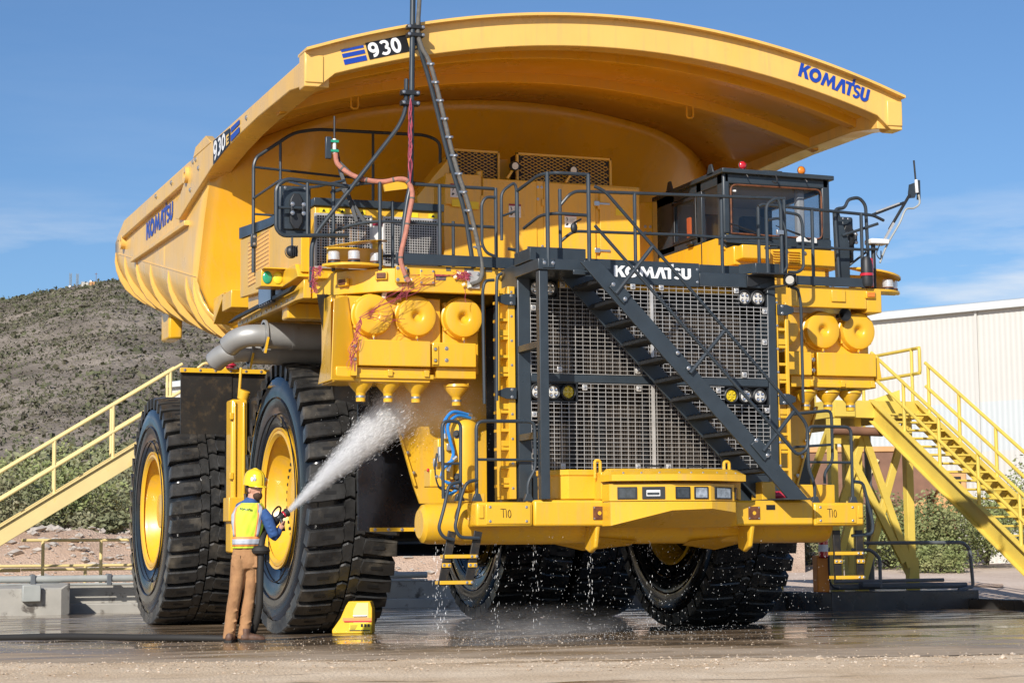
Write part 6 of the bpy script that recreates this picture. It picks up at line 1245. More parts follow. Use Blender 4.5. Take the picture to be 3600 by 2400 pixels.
# --- wash tower and stair on the right
t_ = thing('wash_tower', 'yellow steel wash tower with cross-braced legs and a stair down to the slab', 'tower', (10, 12.5, .36)); d = V((-10, -12.5, -.36))
PZ = 4.06; NX, FX = 10.2, 11.2; y0, y1 = 12.3, 17.5
obj('platform_beam', sh(MB().box(9.25, 11.25, 12.3, 12.42, 3.72, PZ).box(9.25, 9.37, 12.42, 17.5, 3.72, PZ).box(11.13, 11.25, 12.42, 17.5, 3.72, PZ), d), 'lemon', t_, bevel=.01)
obj('platform_grating', sh(MB().box(9.37, 11.13, 12.42, 17.5, PZ-.06, PZ-.01), d), 'lemon', t_)
obj('beam_plate', sh(MB().box(9.30, 9.75, 12.26, 12.30, 3.74, 4.04).box(9.27, 9.42, 12.25, 12.3, 3.2, 3.7), d), 'lemon', t_, bevel=.006)
for x, y in ((9.35, 12.5), (9.95, 12.6), (11.1, 12.6), (9.35, 15), (11.1, 15)):
    obj('tower_leg', sh(MB().box(x-.08, x+.08, y-.08, y+.08, .36, 3.74), d), 'lemon', t_, bevel=.01); obj('leg_gusset', sh(MB().prism([(x-.14, y-.1, .36), (x+.14, y-.1, .36), (x+.12, y-.1, 1.0), (x-.05, y-.1, 1.0)], (0, .02, 0)), d), 'lemon', t_)
for a, b in (((9.40, 12.45, 3.6), (10.85, 12.45, .9)), ((9.95, 12.5, .5), (11.0, 12.5, 3.6)), ((9.45, 12.48, 1.9), (10.1, 12.48, 3.5)), ((10.0, 12.47, 3.55), (11.0, 12.47, .8)), ((9.3, 12.5, .5), (9.95, 12.5, 2.6)), ((9.35, 12.6, 3.5), (9.35, 15, .6)), ((11.1, 12.6, .6), (11.1, 15, 3.5))):
    obj('cross_brace', sh(MB().bar(a, b, .14, .08, (0, 1, 0)), d), 'lemon', t_, bevel=.006)
obj('service_pipe', sh(MB().cyl((9.2, 12.2, 3.46), (10.3, 12.2, 3.44), .09, 14), d), 'brownm', t_); obj('drain_pipe', sh(MB().cyl((10.55, 13.2, .3), (10.55, 13.2, 3.5), .07, 12), d), 'piped', t_)
slope = (4.0-.98)/(12.3-7.25)
def sz(y): return 4.0-(12.3-y)*slope
YB = 5.75
for x, nm in ((NX, 'stringer'), (FX, 'stringer')):
    o_ = obj(nm, sh(MB().prism([(x, 12.35, sz(12.35)+.04), (x, YB, sz(YB)+.04), (x, YB, sz(YB)-.36), (x, 12.35, sz(12.35)-.36)], (.025, 0, 0)).bar((x-.03, 12.35, sz(12.35)+.05), (x-.03, YB, sz(YB)+.05), .12, .02).bar((x-.03, 12.35, sz(12.35)-.37), (x-.03, YB, sz(YB)-.37), .12, .02), d), 'lemon', t_)
n_ = 22
for k in range(n_):
    y = 11.95-k*(11.95-YB-.15)/(n_-1); z = sz(y)-.02; obj('tread', sh(MB().box(NX+.03, FX-.005, y-.12, y+.12, z-.025, z+.01), d), 'lemon', t_, bevel=.004); obj('tread_bracket', sh(MB().prism([(FX-.01, y+.13, z-.02), (FX-.01, y-.13, z-.02), (FX-.01, y+.13, z-.15)], (-.012, 0, 0)), d), 'lemon', t_)
for x in (NX, FX):
    ys = 12.35 if x == NX else 12.0
    for h in (.98, .52): obj('handrail', sh(MB().tube(fil([(x, ys, sz(ys)+h), (x, YB, sz(YB)+h), (x, YB-.1, sz(YB)+h-.4)], .1), .034, 10), d), 'lemon', t_)
    for y in (11.9 if x == FX else 11.2, 10.0 if x == NX else 10.85, 8.75 if x == NX else 9.65, 7.5 if x == NX else 8.45, 6.3): obj('rail_post', sh(MB().cyl((x, y, sz(y)), (x, y, sz(y)+.98), .034, 10), d), 'lemon', t_)
for z in (5.12, 4.62): obj('platform_rail', sh(MB().cyl((FX, 12.2, z), (FX, 17.5, z), .034, 10), d), 'lemon', t_)
obj('platform_rail_end', sh(MB().tube(fil([(FX, 12.45, 5.12), (FX, 12.2, 5.12), (FX, 12.2, 4.62), (FX, 12.45, 4.62)], .06), .034, 10), d), 'lemon', t_)
for y in (12.5, 14.4, 16.5): obj('platform_post', sh(MB().cyl((FX, y, PZ), (FX, y, 5.12), .034, 10), d), 'lemon', t_)
obj('toe_plate', sh(MB().prism([(10.4, 13.2, PZ), (11.15, 12.9, PZ+.28), (11.15, 12.9, PZ), ], (0, .03, 0)), d), 'lemon', t_)
tag(obj('tower_plinth', MB().box(8.75, 12.0, 11.6, 18.5, -.1, .36).box(7.4, 8.75, 13.4, 18.5, -.1, .36), 'wetconc', bevel=.02), 'dark wet concrete plinth under the yellow wash tower', 'plinth')
tag(obj('kerb', MB().box(11.75, 12.05, -2.0, 11.6, -.1, .20), 'wetconc', bevel=.02), 'low concrete kerb running forward from the tower plinth', 'kerb')
t_ = thing('pipe_barrier', 'low grey pipe barrier around the tower plinth', 'railing', (10.5, 11.7, .36)); d = V((-10.5, -11.7, -.36))
for i, pts in enumerate(([(8.9, 11.75, .55), (11.3, 11.75, .56)], [(9.6, 11.8, 1.28), (11.8, 11.8, 1.28), (11.95, 11.8, 1.15), (12.0, 11.8, .42), (11.6, 11.7, .36)], [(9.9, 11.75, .42), (9.9, 11.75, 1.0), (9.7, 11.75, 1.15), (9.3, 11.75, 1.15)])): obj('barrier_pipe', sh(MB().tube(fil(pts, .08), .035, 9), d), 'piped', t_)
obj('ground_pipe', sh(MB().cyl((8.9, 11.9, .45), (11.9, 11.9, .45), .06, 10).cyl((9.5, 11.8, .5), (9.9, 11.8, .5), .09, 10), d), 'piped', t_)
t_ = thing('equipment_post', 'orange steel post with a red extinguisher behind the right front tyre', 'post', (8.62, 11.7, .36)); d = V((-8.62, -11.7, -.36))
obj('post_body', sh(MB().box(8.49, 8.75, 11.65, 11.85, .36, 1.05), d), 'orangep', t_, bevel=.02); obj('red_cylinder', sh(MB().cyl((8.6, 11.6, 1.0), (8.6, 11.6, 1.42), .09, 14), d), 'red', t_, bevel=.03); obj('post_hose', sh(MB().tube(spline([(8.72, 11.6, 1.2), (8.68, 11.55, .8), (8.72, 11.55, .5), (8.9, 11.6, .42)], 6), .02, 7), d), 'dark2', t_); obj('cylinder_label', sh(MB().lathe([(.092, 1.12), (.092, 1.25)], (8.6, 11.6, 0), (0, 0, 1), 14), d), 'stickw', t_)

# --- sand yard, building, parked machine and bushes on the right
def yard_h(x, y):
    D = (V((x, y))-V((CAM.x, CAM.y))).dot(f2); t = min(1, max(0, (D-38)/24)); return -.02+.12*min(1, max(0, (D-36)/3))+.72*t+.05*noise.noise(V((x*.5, y*.5, 1)))*t
struct('sand_yard', MB().grid(lambda u, v: V(((x := 12.06+70*u**1.5), (y := -8+110*v), yard_h(x, y))), 60, 90), 'sand', sharp=70)
struct('sand_strip', MB().grid(lambda u, v: V(((x := -1.5+13.56*u), (y := 18.5+83.5*v), yard_h(x, y) if x > 7 else -.03-.2*max(0, 7-x))), 16, 60), 'sand', sharp=70)
wd = V((-.49, .87, 0)).normalized(); wn = V((-.87, -.49, 0)).normalized()
def wp(s, z, o=0.0): b = V((CAM.x, CAM.y, 0))+V((f2.x, f2.y, 0))*70+V((r2v.x, r2v.y, 0))*(.2475*70); p = b+wd*s+wn*o; return V((p.x, p.y, z))
t_ = thing('warehouse', 'long white corrugated-steel warehouse with an open awning', 'building', wp(10, 0)); d = -wp(10, 0)
HT = 9.55
mb = MB(); n = 330; S0, S1 = -22, 44; prof = []
for i in range(n*4):
    s = S0+(S1-S0)*i/(n*4-1); prof.append((s, .009 if i % 4 in (1, 2) else 0.0))
def ribwall(z0, z1, m_, nm, off=0):
    mb = MB(); a = [wp(s, z0, o+off) for s, o in prof]; b = [wp(s, z1, o+off) for s, o in prof]; k = len(a); mb.add(a+b, [(i, i+1, k+i+1, k+i) for i in range(k-1)]); return obj(nm, sh(mb, d), m_, t_, sharp=0)
ribwall(-.2, 4.65, 'clad', 'wall'); ribwall(4.65, 6.35, 'cladblue', 'skylight_band'); ribwall(6.35, HT, 'clad', 'wall')
obj('eave', sh(MB().prism([wp(S0, HT-.05, .25), wp(S0, HT+.2, .25), wp(S0, HT+.35, -.6), wp(S0, HT-.05, -.6)], wd*(S1-S0)), d), 'roofm', t_); obj('roof', sh(MB().add([wp(S0, HT+.2, 0), wp(S1, HT+.2, 0), wp(S1, HT+2.2, -22), wp(S0, HT+2.2, -22)], [(0, 1, 2, 3)]), d), 'roofm', t_)
for s in (-1.5, 1.6, 9): obj('wall_joint', sh(MB().prism([wp(s-.04, 0, .06), wp(s+.04, 0, .06), wp(s+.04, HT-.05, .06), wp(s-.04, HT-.05, .06)], wn*.03), d), 'clad', t_)
mb = MB(); mb.add([wp(10.5, 3.85, .1), wp(2.6, 3.85, .1), wp(3.6, 2.15, 2.2), wp(11.2, 2.15, 2.2)], [(0, 1, 2, 3)]); obj('awning', sh(mb, d), 'clad', t_, solid=.06, sharp=0)
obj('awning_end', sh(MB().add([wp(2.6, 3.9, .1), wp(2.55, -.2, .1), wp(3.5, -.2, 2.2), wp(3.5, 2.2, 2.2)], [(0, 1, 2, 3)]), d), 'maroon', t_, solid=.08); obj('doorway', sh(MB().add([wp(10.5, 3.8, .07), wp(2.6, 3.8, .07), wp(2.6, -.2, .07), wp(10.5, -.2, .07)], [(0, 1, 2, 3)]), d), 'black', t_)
mb = MB(); mb.add([wp(10.4, 2.0, 2.0), wp(4.2, 2.0, 2.0), wp(3.4, .15, 4.2), wp(9.2, .15, 4.2)], [(0, 1, 2, 3)]); obj('ramp_cover', sh(mb, d), 'awning', t_, solid=.08)
c = V((CAM.x, CAM.y, 0))+V((f2.x, f2.y, 0))*66+V((r2v.x, r2v.y, 0))*(.170*66); t_ = thing('parked_machine', 'dusty tan haul truck parked behind the wash tower', 'vehicle', (c.x, c.y, .8), None, -YAW)
obj('tray', MB().prism([(-2.6, 0, 2.0), (-2.4, 0, 3.6), (1.6, 0, 3.75), (2.4, 0, 2.4), (.6, 0, 1.5)], (0, 2.5, 0)), 'brownm', t_, bevel=.05); obj('tray_rim', MB().box(-2.6, 1.7, -.06, 2.5, 3.6, 3.78), 'tan', t_, bevel=.03)
obj('hull', MB().prism([(-2.8, .1, .9), (-2.8, .1, 1.7), (-.4, .1, 1.5), (1.0, .1, 2.4), (1.9, .1, 2.3), (2.2, .1, 1.2), (1.2, .1, .7)], (0, 2.2, 0)), 'tan', t_, bevel=.05); obj('brace', MB().bar((-.7, -.05, 1.6), (.35, -.05, 3.4), .25, .12, (0, 1, 0)), 'pale', t_)
for x in (-1.8, 1.0): obj('wheel', MB().lathe([(.2, -.25), (.75, -.3), (.85, -.2), (.85, .2), (.75, .3)], (x, .4, .55), (0, 1, 0), 24), 'rubber', t_)
obj('cab', MB().box(2.3, 3.3, .2, 1.9, 1.6, 3.0), 'tan', t_, bevel=.06); obj('cab_window', MB().box(2.45, 3.1, .17, .2, 2.2, 2.8), 'black', t_)
RB_ = sorted([.168, .182, .198, .213, .228, .152, .205, .252, .268, .245, .13])
for ang, D, rx, rz, n, m in ((.168, 58, 1.5, 1.9, 1800, 'leaf'), (.182, 60, 1.6, 2.0, 1900, 'leaf'), (.198, 57, 1.6, 2.1, 2000, 'leaf'), (.213, 58, 1.6, 2.1, 2000, 'leaf'), (.228, 61, 1.5, 2.0, 1600, 'leaf'), (.152, 62, 1.4, 1.7, 1200, 'leaf2'), (.205, 55, 1.0, 1.1, 1000, 'leaf'), (.252, 58, 1.7, 3.0, 1600, 'leaf'), (.268, 56, 1.6, 3.2, 1500, 'leaf'), (.245, 64, 1.2, 2.2, 700, 'leaf2'), (.13, 64, 1.3, 1.4, 900, 'leaf2')):
    p = V((CAM.x, CAM.y))+f2*D+r2v*(ang*D); bush('mesquite_bush', V((p.x, p.y, yard_h(p.x, p.y)-.05)), rx, rz, n, m, 200+k, ('dense green mesquite bush in the yard, ' if ang < .24 else 'tall feathery mesquite bush by the right edge, ')+ORD[RB_.index(ang)]+' from the left beyond the tower', 'mesquite bushes in the yard' if ang < .24 else 'bushes at the right edge', leaf=.05); k += 1
struct('gravel_track', MB().grid(lambda u, v: (lambda p: V((p.x, p.y, yard_h(p.x, p.y)+.02)))(V((CAM.x, CAM.y))+f2*(D := 49-3.5*u+1.8*v)+r2v*((.150+.085*u)*D)), 20, 3), 'bank')
# ================================================================== WORKER
# local frame: +x to the worker's picture-right, +y away from the viewer, z up
FEET = V((-5.115, .668, gz(-5, .64)))
WK = thing('person', 'worker in hard hat and yellow hi-vis vest hosing the truck', 'person', FEET, None, -YAW)
S = .001482
def pp(u, v, y=0.0): return V(((u-350)*S, y, (1475-v)*S))
def limb(mb, secs, n=16):
    """secs: (centre, rx, ry) stacked along a path, elliptical sections"""
    cs = [V(s[0]) for s in secs]; vs = []; a = None
    for i, (c, rx, ry) in enumerate(secs):
        d = (cs[min(i+1, len(cs)-1)]-cs[max(i-1, 0)]).normalized()
        a = V((1, 0, 0)) if a is None else a
        a = (a-d*a.dot(d)); a.normalize(); b = d.cross(a)
        vs += [V(c)+a*(rx*cos(2*pi*k/n))+b*(ry*sin(2*pi*k/n)) for k in range(n)]
    m = len(secs)
    mb.add(vs, [(i*n+k, i*n+(k+1) % n, (i+1)*n+(k+1) % n, (i+1)*n+k) for i in range(m-1) for k in range(n)]+[tuple(range(n-1, -1, -1)), tuple((m-1)*n+k for k in range(n))]); return mb
MT.update(skin=mat('skin', (.52, .27, .18), .55, var=.06, vscale=30), shirt=mat('blue_work_shirt', (.030, .085, .24), .85, var=.12, vscale=18, bump=.3, bscale=26),
 duck=mat('brown_duck_cotton', (.36, .19, .085), .9, var=.12, vscale=10, bump=.45, bscale=16, col2=(.29, .145, .065), mix=(.45, .7), mscale=7), boot=mat('boot_leather', (.10, .05, .03), .6, var=.3, vscale=20, bump=.2), sole=mat('boot_sole', (.02, .018, .016), .7),
 hat=mat('hard_hat_yellow', (.80, .56, .02), .25, coat=.5), hair=mat('brown_hair', (.055, .028, .014), .8, bump=.6, bscale=60), orangev=mat('orange_tape', (.80, .28, .08), .6), silver=mat('reflective_tape', (.42, .45, .50), .45, var=.08, vscale=12),
 hiviz=mat('hivis_fabric', (.62, .80, .05), .75, var=.07, vscale=9, bump=.35, bscale=14))
def rem(o, vx, sm=6):
    m = o.modifiers.new('rem', 'REMESH'); m.mode = 'VOXEL'; m.voxel_size = vx; m.use_smooth_shade = True
    m = o.modifiers.new('sm', 'SMOOTH'); m.iterations = sm; m.factor = .5; return o
# trousers: two legs joined at the hips
mb = MB()
limb(mb, [(pp(365, 735, .02), .145, .105), (pp(362, 800, .02), .158, .118), (pp(362, 860, .02), .165, .120), (pp(360, 905, .02), .13, .10)])
limb(mb, [(pp(312, 830, -.02), .088, .105), (pp(305, 950, -.03), .086, .092), (pp(290, 1090, -.04), .076, .080), (pp(270, 1200, -.03), .074, .076), (pp(252, 1330, -.02), .070, .072), (pp(240, 1415, -.02), .068, .072), (pp(237, 1448, -.02), .070, .076)])
limb(mb, [(pp(412, 830, .05), .088, .105), (pp(408, 950, .06), .084, .092), (pp(392, 1100, .06), .074, .080), (pp(378, 1210, .05), .073, .077), (pp(362, 1340, .04), .070, .074), (pp(352, 1415, .03), .070, .074), (pp(348, 1450, .03), .072, .078)])
for u, v, y in ((300, 1230, -.03), (296, 1310, -.02), (262, 1390, -.02), (360, 1260, .04), (380, 1330, .04), (330, 1400, .03), (285, 1150, -.04), (395, 1180, .06)):   # folds
    mb.tube([pp(u-45, v+18, y-.055), pp(u, v, y-.070), pp(u+42, v-20, y-.050)], [.005, .010, .005], 6)
TRS = rem(obj('trousers', mb, 'duck', WK), .012, 4)
obj('pocket_patch', MB().obox(pp(412, 815, -.062), (.03, .004, .034)), 'boot', TRS)
obj('back_pocket', MB().obox(pp(425, 850, -.058), (.11, .008, .13), Matrix.Rotation(.0, 3, 'Y')), 'duck', TRS, bevel=.003); obj('back_pocket', MB().obox(pp(300, 840, -.108), (.10, .008, .13)), 'duck', TRS, bevel=.003)
obj('thigh_pocket', MB().obox(pp(448, 960, .03), (.012, .10, .16)), 'duck', TRS, bevel=.004)
# boots
def bootm(c, ang, L_):
    mb = MB(); M = Matrix.Rotation(ang, 3, 'Z')
    def q_(x, y, z): return V(c)+M @ V((x, y, z))
    limb(mb, [(q_(-.09, 0, .055), .012, .012), (q_(-.075, 0, .055), .042, .05), (q_(0, 0, .058), .044, .056), (q_(.09, 0, .05), .048, .046), (q_(.16, 0, .042), .044, .036), (q_(.20, 0, .035), .02, .02)]); limb(mb, [(q_(-.02, 0, .04), .05, .05), (q_(-.02, 0, .16), .05, .05)])
    b_ = rem(obj('boot', mb, 'boot', WK), .010, 4)
    o_ = MB(); pts = [(-.10, -.03), (-.09, -.045), (.05, -.048), (.15, -.045), (.205, -.02), (.205, .02), (.15, .045), (.05, .048), (-.09, .045), (-.10, .03)]; o_.prism([q_(x, y, 0.0) for x, y in pts], (0, 0, .028)); obj('sole', o_, 'sole', b_, bevel=.004)
bootm(pp(250, 1475, -.02)+V((0, 0, 0)), radians(80), .3); bootm(pp(385, 1475, .0), radians(8), .3)
# shirt: torso, collar and both sleeves
mb = MB()
limb(mb, [(pp(372, 760, .02), .135, .10), (pp(372, 680, .02), .142, .105), (pp(378, 560, .02), .165, .115), (pp(388, 470, .02), .178, .112), (pp(395, 420, .02), .165, .095), (pp(408, 380, .02), .09, .075), (pp(415, 352, .02), .066, .066)])
RS = pp(515, 468, .03); RE = pp(585, 655, .07); RH = pp(632, 570, .22); LS = pp(300, 450, .10); LE = pp(500, 600, .42); LH = pp(640, 462, .42)
limb(mb, [(RS+V((-.04, 0, .02)), .065, .065), (RS.lerp(RE, .25), .070, .070), (RS.lerp(RE, .6), .066, .066), (RE, .060, .062)]); limb(mb, [(RE+V((-.02, 0, -.01)), .058, .058), (RE.lerp(RH, .3), .056, .056), (RE.lerp(RH, .60), .047, .047)])
limb(mb, [(LS, .065, .065), (LS.lerp(LE, .5), .062, .062), (LE, .056, .056)]); limb(mb, [(LE, .054, .054), (LE.lerp(LH, .6), .044, .044)])
for k in range(5): c = RS.lerp(RE, .25+.16*k); mb.tube([c+V((-.05, -.05, .02)), c+V((.0, -.072, -.01)), c+V((.06, -.03, .015))], [.004, .010, .004], 6)
SHT = rem(obj('shirt', mb, 'shirt', WK), .011, 4)
# vest over the torso with tape bands
def vest_pt(t, a, off=0.0):
    secs = [(pp(372, 745, .02), .158, .120), (pp(374, 660, .02), .158, .120), (pp(380, 560, .02), .182, .130), (pp(388, 480, .02), .196, .128), (pp(396, 425, .02), .172, .110), (pp(404, 392, .02), .118, .092)]
    x = t*(len(secs)-1); i = min(int(x), len(secs)-2); k = x-i; c = secs[i][0].lerp(secs[i+1][0], k); rx = secs[i][1]*(1-k)+secs[i+1][1]*k+off; ry = secs[i][2]*(1-k)+secs[i+1][2]*k+off
    w_ = .004*sin(a*7+t*9)+.003*sin(a*13-t*17)
    # body turned to the right: shoulder line swings away on the far side
    ca, sa = cos(a), sin(a); p = V((ca*(rx+w_), sa*(ry+w_), 0)); p = Matrix.Rotation(.38, 3, 'Z') @ p
    return c+p
VS = obj('hivis_vest', MB().grid(lambda u, v: vest_pt(v, 2*pi*u), 56, 26), 'hiviz', WK, sharp=60, solid=.008)
def vband(nm, m_, t0, t1, a0, a1, off, nt_=10, na=30, parent=None): return obj(nm, MB().grid(lambda u, v: vest_pt(t0+(t1-t0)*v, a0+(a1-a0)*u, off), na, nt_), m_, parent or VS, sharp=60, solid=.002)
vband('waist_tape_edge', 'orangev', .035, .215, 0, 2*pi, .007, 4, 48); vband('waist_tape', 'silver', .07, .17, 0, 2*pi, .010, 4, 48)
for a in (-2.92, -.98):     # two braces down the back, measured round the body (-pi/2 faces the viewer)
    w_ = .30 if a < -2 else .24
    vband('brace_tape_edge', 'orangev', .215, .98, a-w_, a+w_, .007, 16, 6); vband('brace_tape', 'silver', .215, .98, a-w_*.52, a+w_*.52, .010, 16, 6)
def vest_text(u, v):
    a = -2.42+u*.150; return vest_pt(.735+v*.060-u*.010, a, .0065)
decal('vest_lettering', [p for p in komatsu()], 'blackp', VS, vest_text)
# head, neck and hands: one skin mesh
mb = MB(); HD = pp(432, 280, .02); HR = Matrix.Rotation(radians(-38), 3, 'Z')
mb.ell(HD+V((0, 0, .015)), (.098, .078, .115), 20, 14, HR); mb.ell(HD+HR @ V((.035, 0, -.055)), (.062, .055, .075), 16, 12, HR)
limb(mb, [(pp(414, 372, .02), .062, .062), (pp(424, 310, .02), .058, .060)])
mb.ell(HD+HR @ V((.102, 0, -.01)), (.018, .014, .024)); mb.ell(HD+HR @ V((.086, 0, -.052)), (.012, .026, .010)); mb.ell(HD+HR @ V((-.005, -.080, -.015)), (.020, .010, .032), 10, 8, HR); mb.ell(HD+HR @ V((-.005, .080, -.015)), (.020, .010, .032), 10, 8, HR)
mb.ell(HD+HR @ V((.080, .0, .022)), (.016, .055, .012), 10, 8, HR)
def hand(mb, wrist, to, gripdir, palm_n):
    """palm at wrist→to, four fingers curled round the bar along gripdir, thumb on the side"""
    d = (V(to)-V(wrist)).normalized(); g = V(gripdir).normalized(); n = V(palm_n).normalized(); c = V(to)
    limb(mb, [(wrist, .028, .024), (V(wrist).lerp(c, .45), .034, .026), (c, .040, .024)])
    for k, ln in enumerate((.070, .078, .074, .060)):
        b0 = c+g*(.030-.020*k)+d*.012; mb.tube([b0, b0+d*ln*.40+n*.004, b0+d*ln*.55+n*.032, b0+d*ln*.22+n*.050, b0+n*.046-d*.004], [.0098, .0098, .0092, .0085, .007], 8)
    t0 = V(wrist).lerp(c, .35)+g*.034; mb.tube([t0, t0+g*.016+d*.030+n*.018, t0+d*.055+n*.036, t0+d*.072+n*.046], [.012, .011, .010, .008], 8)
NZ0 = pp(545, 545, .28); NZ1 = pp(668, 458, .36); nd = (NZ1-NZ0).normalized()
hand(mb, RE.lerp(RH, .62), RH, V((.2, .1, 1)), V((.2, .95, .0))); hand(mb, LE.lerp(LH, .72), LH, nd, V((.1, -.5, -.8)))
limb(mb, [(RE.lerp(RH, .40), .036, .034), (RE.lerp(RH, .64), .030, .026)]); limb(mb, [(LE.lerp(LH, .45), .034, .032), (LE.lerp(LH, .74), .028, .026)])
limb(mb, [(pp(414, 372, .02), .05, .05), (pp(400, 450, .02), .06, .05), (pp(395, 480, .02), .05, .05)]); mb.tube([pp(395, 465, .02), RS+V((-.05, 0, -.0)), RS.lerp(RE, .5), RE+V((-.015, 0, .01)), RE.lerp(RH, .45)], [.04, .035, .034, .034, .03], 10); mb.tube([pp(395, 465, .02), LS, LS.lerp(LE, .5), LE, LE.lerp(LH, .5)], [.04, .035, .034, .034, .03], 10)
SKN = rem(obj('body', mb, 'skin', WK), .0055, 3)
for sg in (-1, 1):
    obj('eye', MB().ell(HD+HR @ V((.091, sg*.031, .006)), (.008, .012, .007), 10, 8), 'stickw', SKN); obj('pupil', MB().ell(HD+HR @ V((.0985, sg*.031, .006)), (.003, .005, .005), 8, 6), 'black', SKN)
mb = MB(); mb.ell(HD+HR @ V((.050, 0, -.080)), (.058, .060, .058), 16, 12, HR); mb.ell(HD+HR @ V((.085, 0, -.062)), (.022, .040, .022), 12, 8, HR); rem(obj('beard', mb, 'hair', SKN), .008, 2)
mb = MB(); mb.ell(HD+HR @ V((-.035, 0, .0)), (.080, .084, .085), 16, 12, HR); rem(obj('hair', mb, 'hair', SKN), .009, 2)
HC_ = HD+V((-.005, 0, .045)); mb = MB()
HT_ = HR @ Matrix.Rotation(radians(6), 3, 'Y')
prof = [(1.0, 0), (1.0, .03), (.97, .08), (.88, .125), (.70, .158), (.45, .178), (.2, .186), (0.0, .188)]
mb.grid(lambda u, v: (lambda i, k, a: HC_+HT_ @ V(((r_ := prof[i][0]*(1-k)+prof[min(i+1, 7)][0]*k)*.140*cos(a), r_*.112*sin(a), prof[i][1]*(1-k)+prof[min(i+1, 7)][1]*k)))(min(int(v*7), 6), v*7-min(int(v*7), 6), 2*pi*u), 36, 28)
HAT = obj('hard_hat', mb, 'hat', WK, sharp=60, solid=.006)
obj('hat_brim', MB().grid(lambda u, v: HC_+HT_ @ V(((.138+.016*v+(.040*v*max(0, cos(2*pi*u))**2))*cos(2*pi*u), (.110+.014*v)*sin(2*pi*u), .004-.008*v-(.012*v if cos(2*pi*u) > .3 else 0))), 40, 3), 'hat', HAT, solid=.005, sharp=60)
obj('hat_ridge', MB().tube(spline([HC_+HT_ @ V((x, 0, z)) for x, z in ((.128, .06), (.10, .135), (.0, .19), (-.10, .135), (-.132, .06))], 6), .012, 8), 'hat', HAT)
for sy in (-1, 1): obj('hat_sticker', MB().ell(HC_+HT_ @ V((.085, sy*.086, .075)), (.026, .008, .026), 14, 8, HT_), 'silver', HAT)
obj('hat_sticker', MB().ell(HC_+HT_ @ V((.06, -.102, .07)), (.026, .007, .028), 14, 8, HT_), 'stickw', HAT); obj('hat_strap', MB().lathe([(.088, -.004), (.091, 0), (.088, .022)], HD+V((-.004, 0, .018)), (0, 0, 1), 24), 'black', HAT)
obj('ratchet_knob', MB().cyl(HD+HT_ @ V((-.112, 0, .0)), HD+HT_ @ V((-.095, 0, .0)), .020, 12), 'dark2', HAT)
RDO = thing('radio', 'black two-way radio clipped on the worker right hip', 'radio', FEET, None, -YAW); obj('radio_body', MB().obox(pp(531, 810, .06), (.05, .05, .13)), 'dark2', RDO, bevel=.008); obj('radio_aerial', MB().cyl(pp(545, 765, .06), pp(541, 690, .06), .007, 6), 'dark2', RDO)

# nozzle and hose
NZ = thing('hose_nozzle', 'black fire-hose nozzle with bail handle held in both hands', 'nozzle', FEET, None, -YAW)
mb = MB(); mb.tube([NZ0, NZ0.lerp(NZ1, .35), NZ0.lerp(NZ1, .40), NZ0.lerp(NZ1, .60), NZ0.lerp(NZ1, .65), NZ0.lerp(NZ1, .9), NZ1], [.030, .030, .040, .040, .034, .046, .048], 20); obj('barrel', mb, 'dark2', NZ, sharp=40)
obj('grip', MB().tube([NZ0.lerp(NZ1, .55), pp(640, 575, .25), pp(645, 610, .25)], [.022, .020, .022], 10), 'dark2', NZ); obj('bumper_ring', MB().lathe([(.040, -.03), (.054, -.02), (.054, .0), (.044, .008), (.03, -.01)], NZ1, nd, 24), 'sole', NZ); obj('red_band', MB().lathe([(.041, 0), (.043, .005), (.043, .018), (.041, .022)], NZ0.lerp(NZ1, .72), nd, 20), 'red', NZ)
obj('bail_handle', MB().tube(spline([NZ0.lerp(NZ1, .28)+V((0, -.045, 0)), NZ0.lerp(NZ1, .15)+V((-.01, -.05, .09)), NZ0.lerp(NZ1, .40)+V((0, 0, .14)), NZ0.lerp(NZ1, .55)+V((0, .05, .09)), NZ0.lerp(NZ1, .28)+V((0, .045, 0))], 6), .011, 8), 'sole', NZ); obj('valve_body', MB().ell(NZ0.lerp(NZ1, .22), (.05, .05, .05), 14, 10), 'dark2', NZ)
def wl(p): return FEET+Matrix.Rotation(-YAW, 3, 'Z') @ V(p)
hp_ = [wl(NZ0), wl(pp(505, 615, .12)), wl(pp(490, 700, .0)), wl(pp(484, 850, -.02)), wl(pp(478, 1050, .0)), wl(pp(470, 1200, .03)), wl(pp(440, 1330, .10)), wl(pp(392, 1425, .22)), wl(pp(330, 1455, .40))]
hp_ += [V((-5.6, 1.55, .09)), V((-6.1, 2.2, .09)), V((-6.8, 3.4, .085)), V((-7.6, 5.0, .07)), V((-8.5, 7.2, .045)), V((-9.8, 9.6, .045))]
for p in hp_[9:]: p.z = gz(p.x, p.y)+.042
HS = obj('wash_hose', MB().tube(spline(hp_, 8), .041, 14), 'sole'); tag(HS, 'thick black wash hose from the worker across the wet slab', 'hose')
obj('hose_collar', MB().lathe([(.045, -.05), (.10, -.04), (.115, -.01), (.10, .03), (.045, .05)], wl(pp(482, 758, -.01)), V((0, 0, 1)), 20), 'sole', HS)

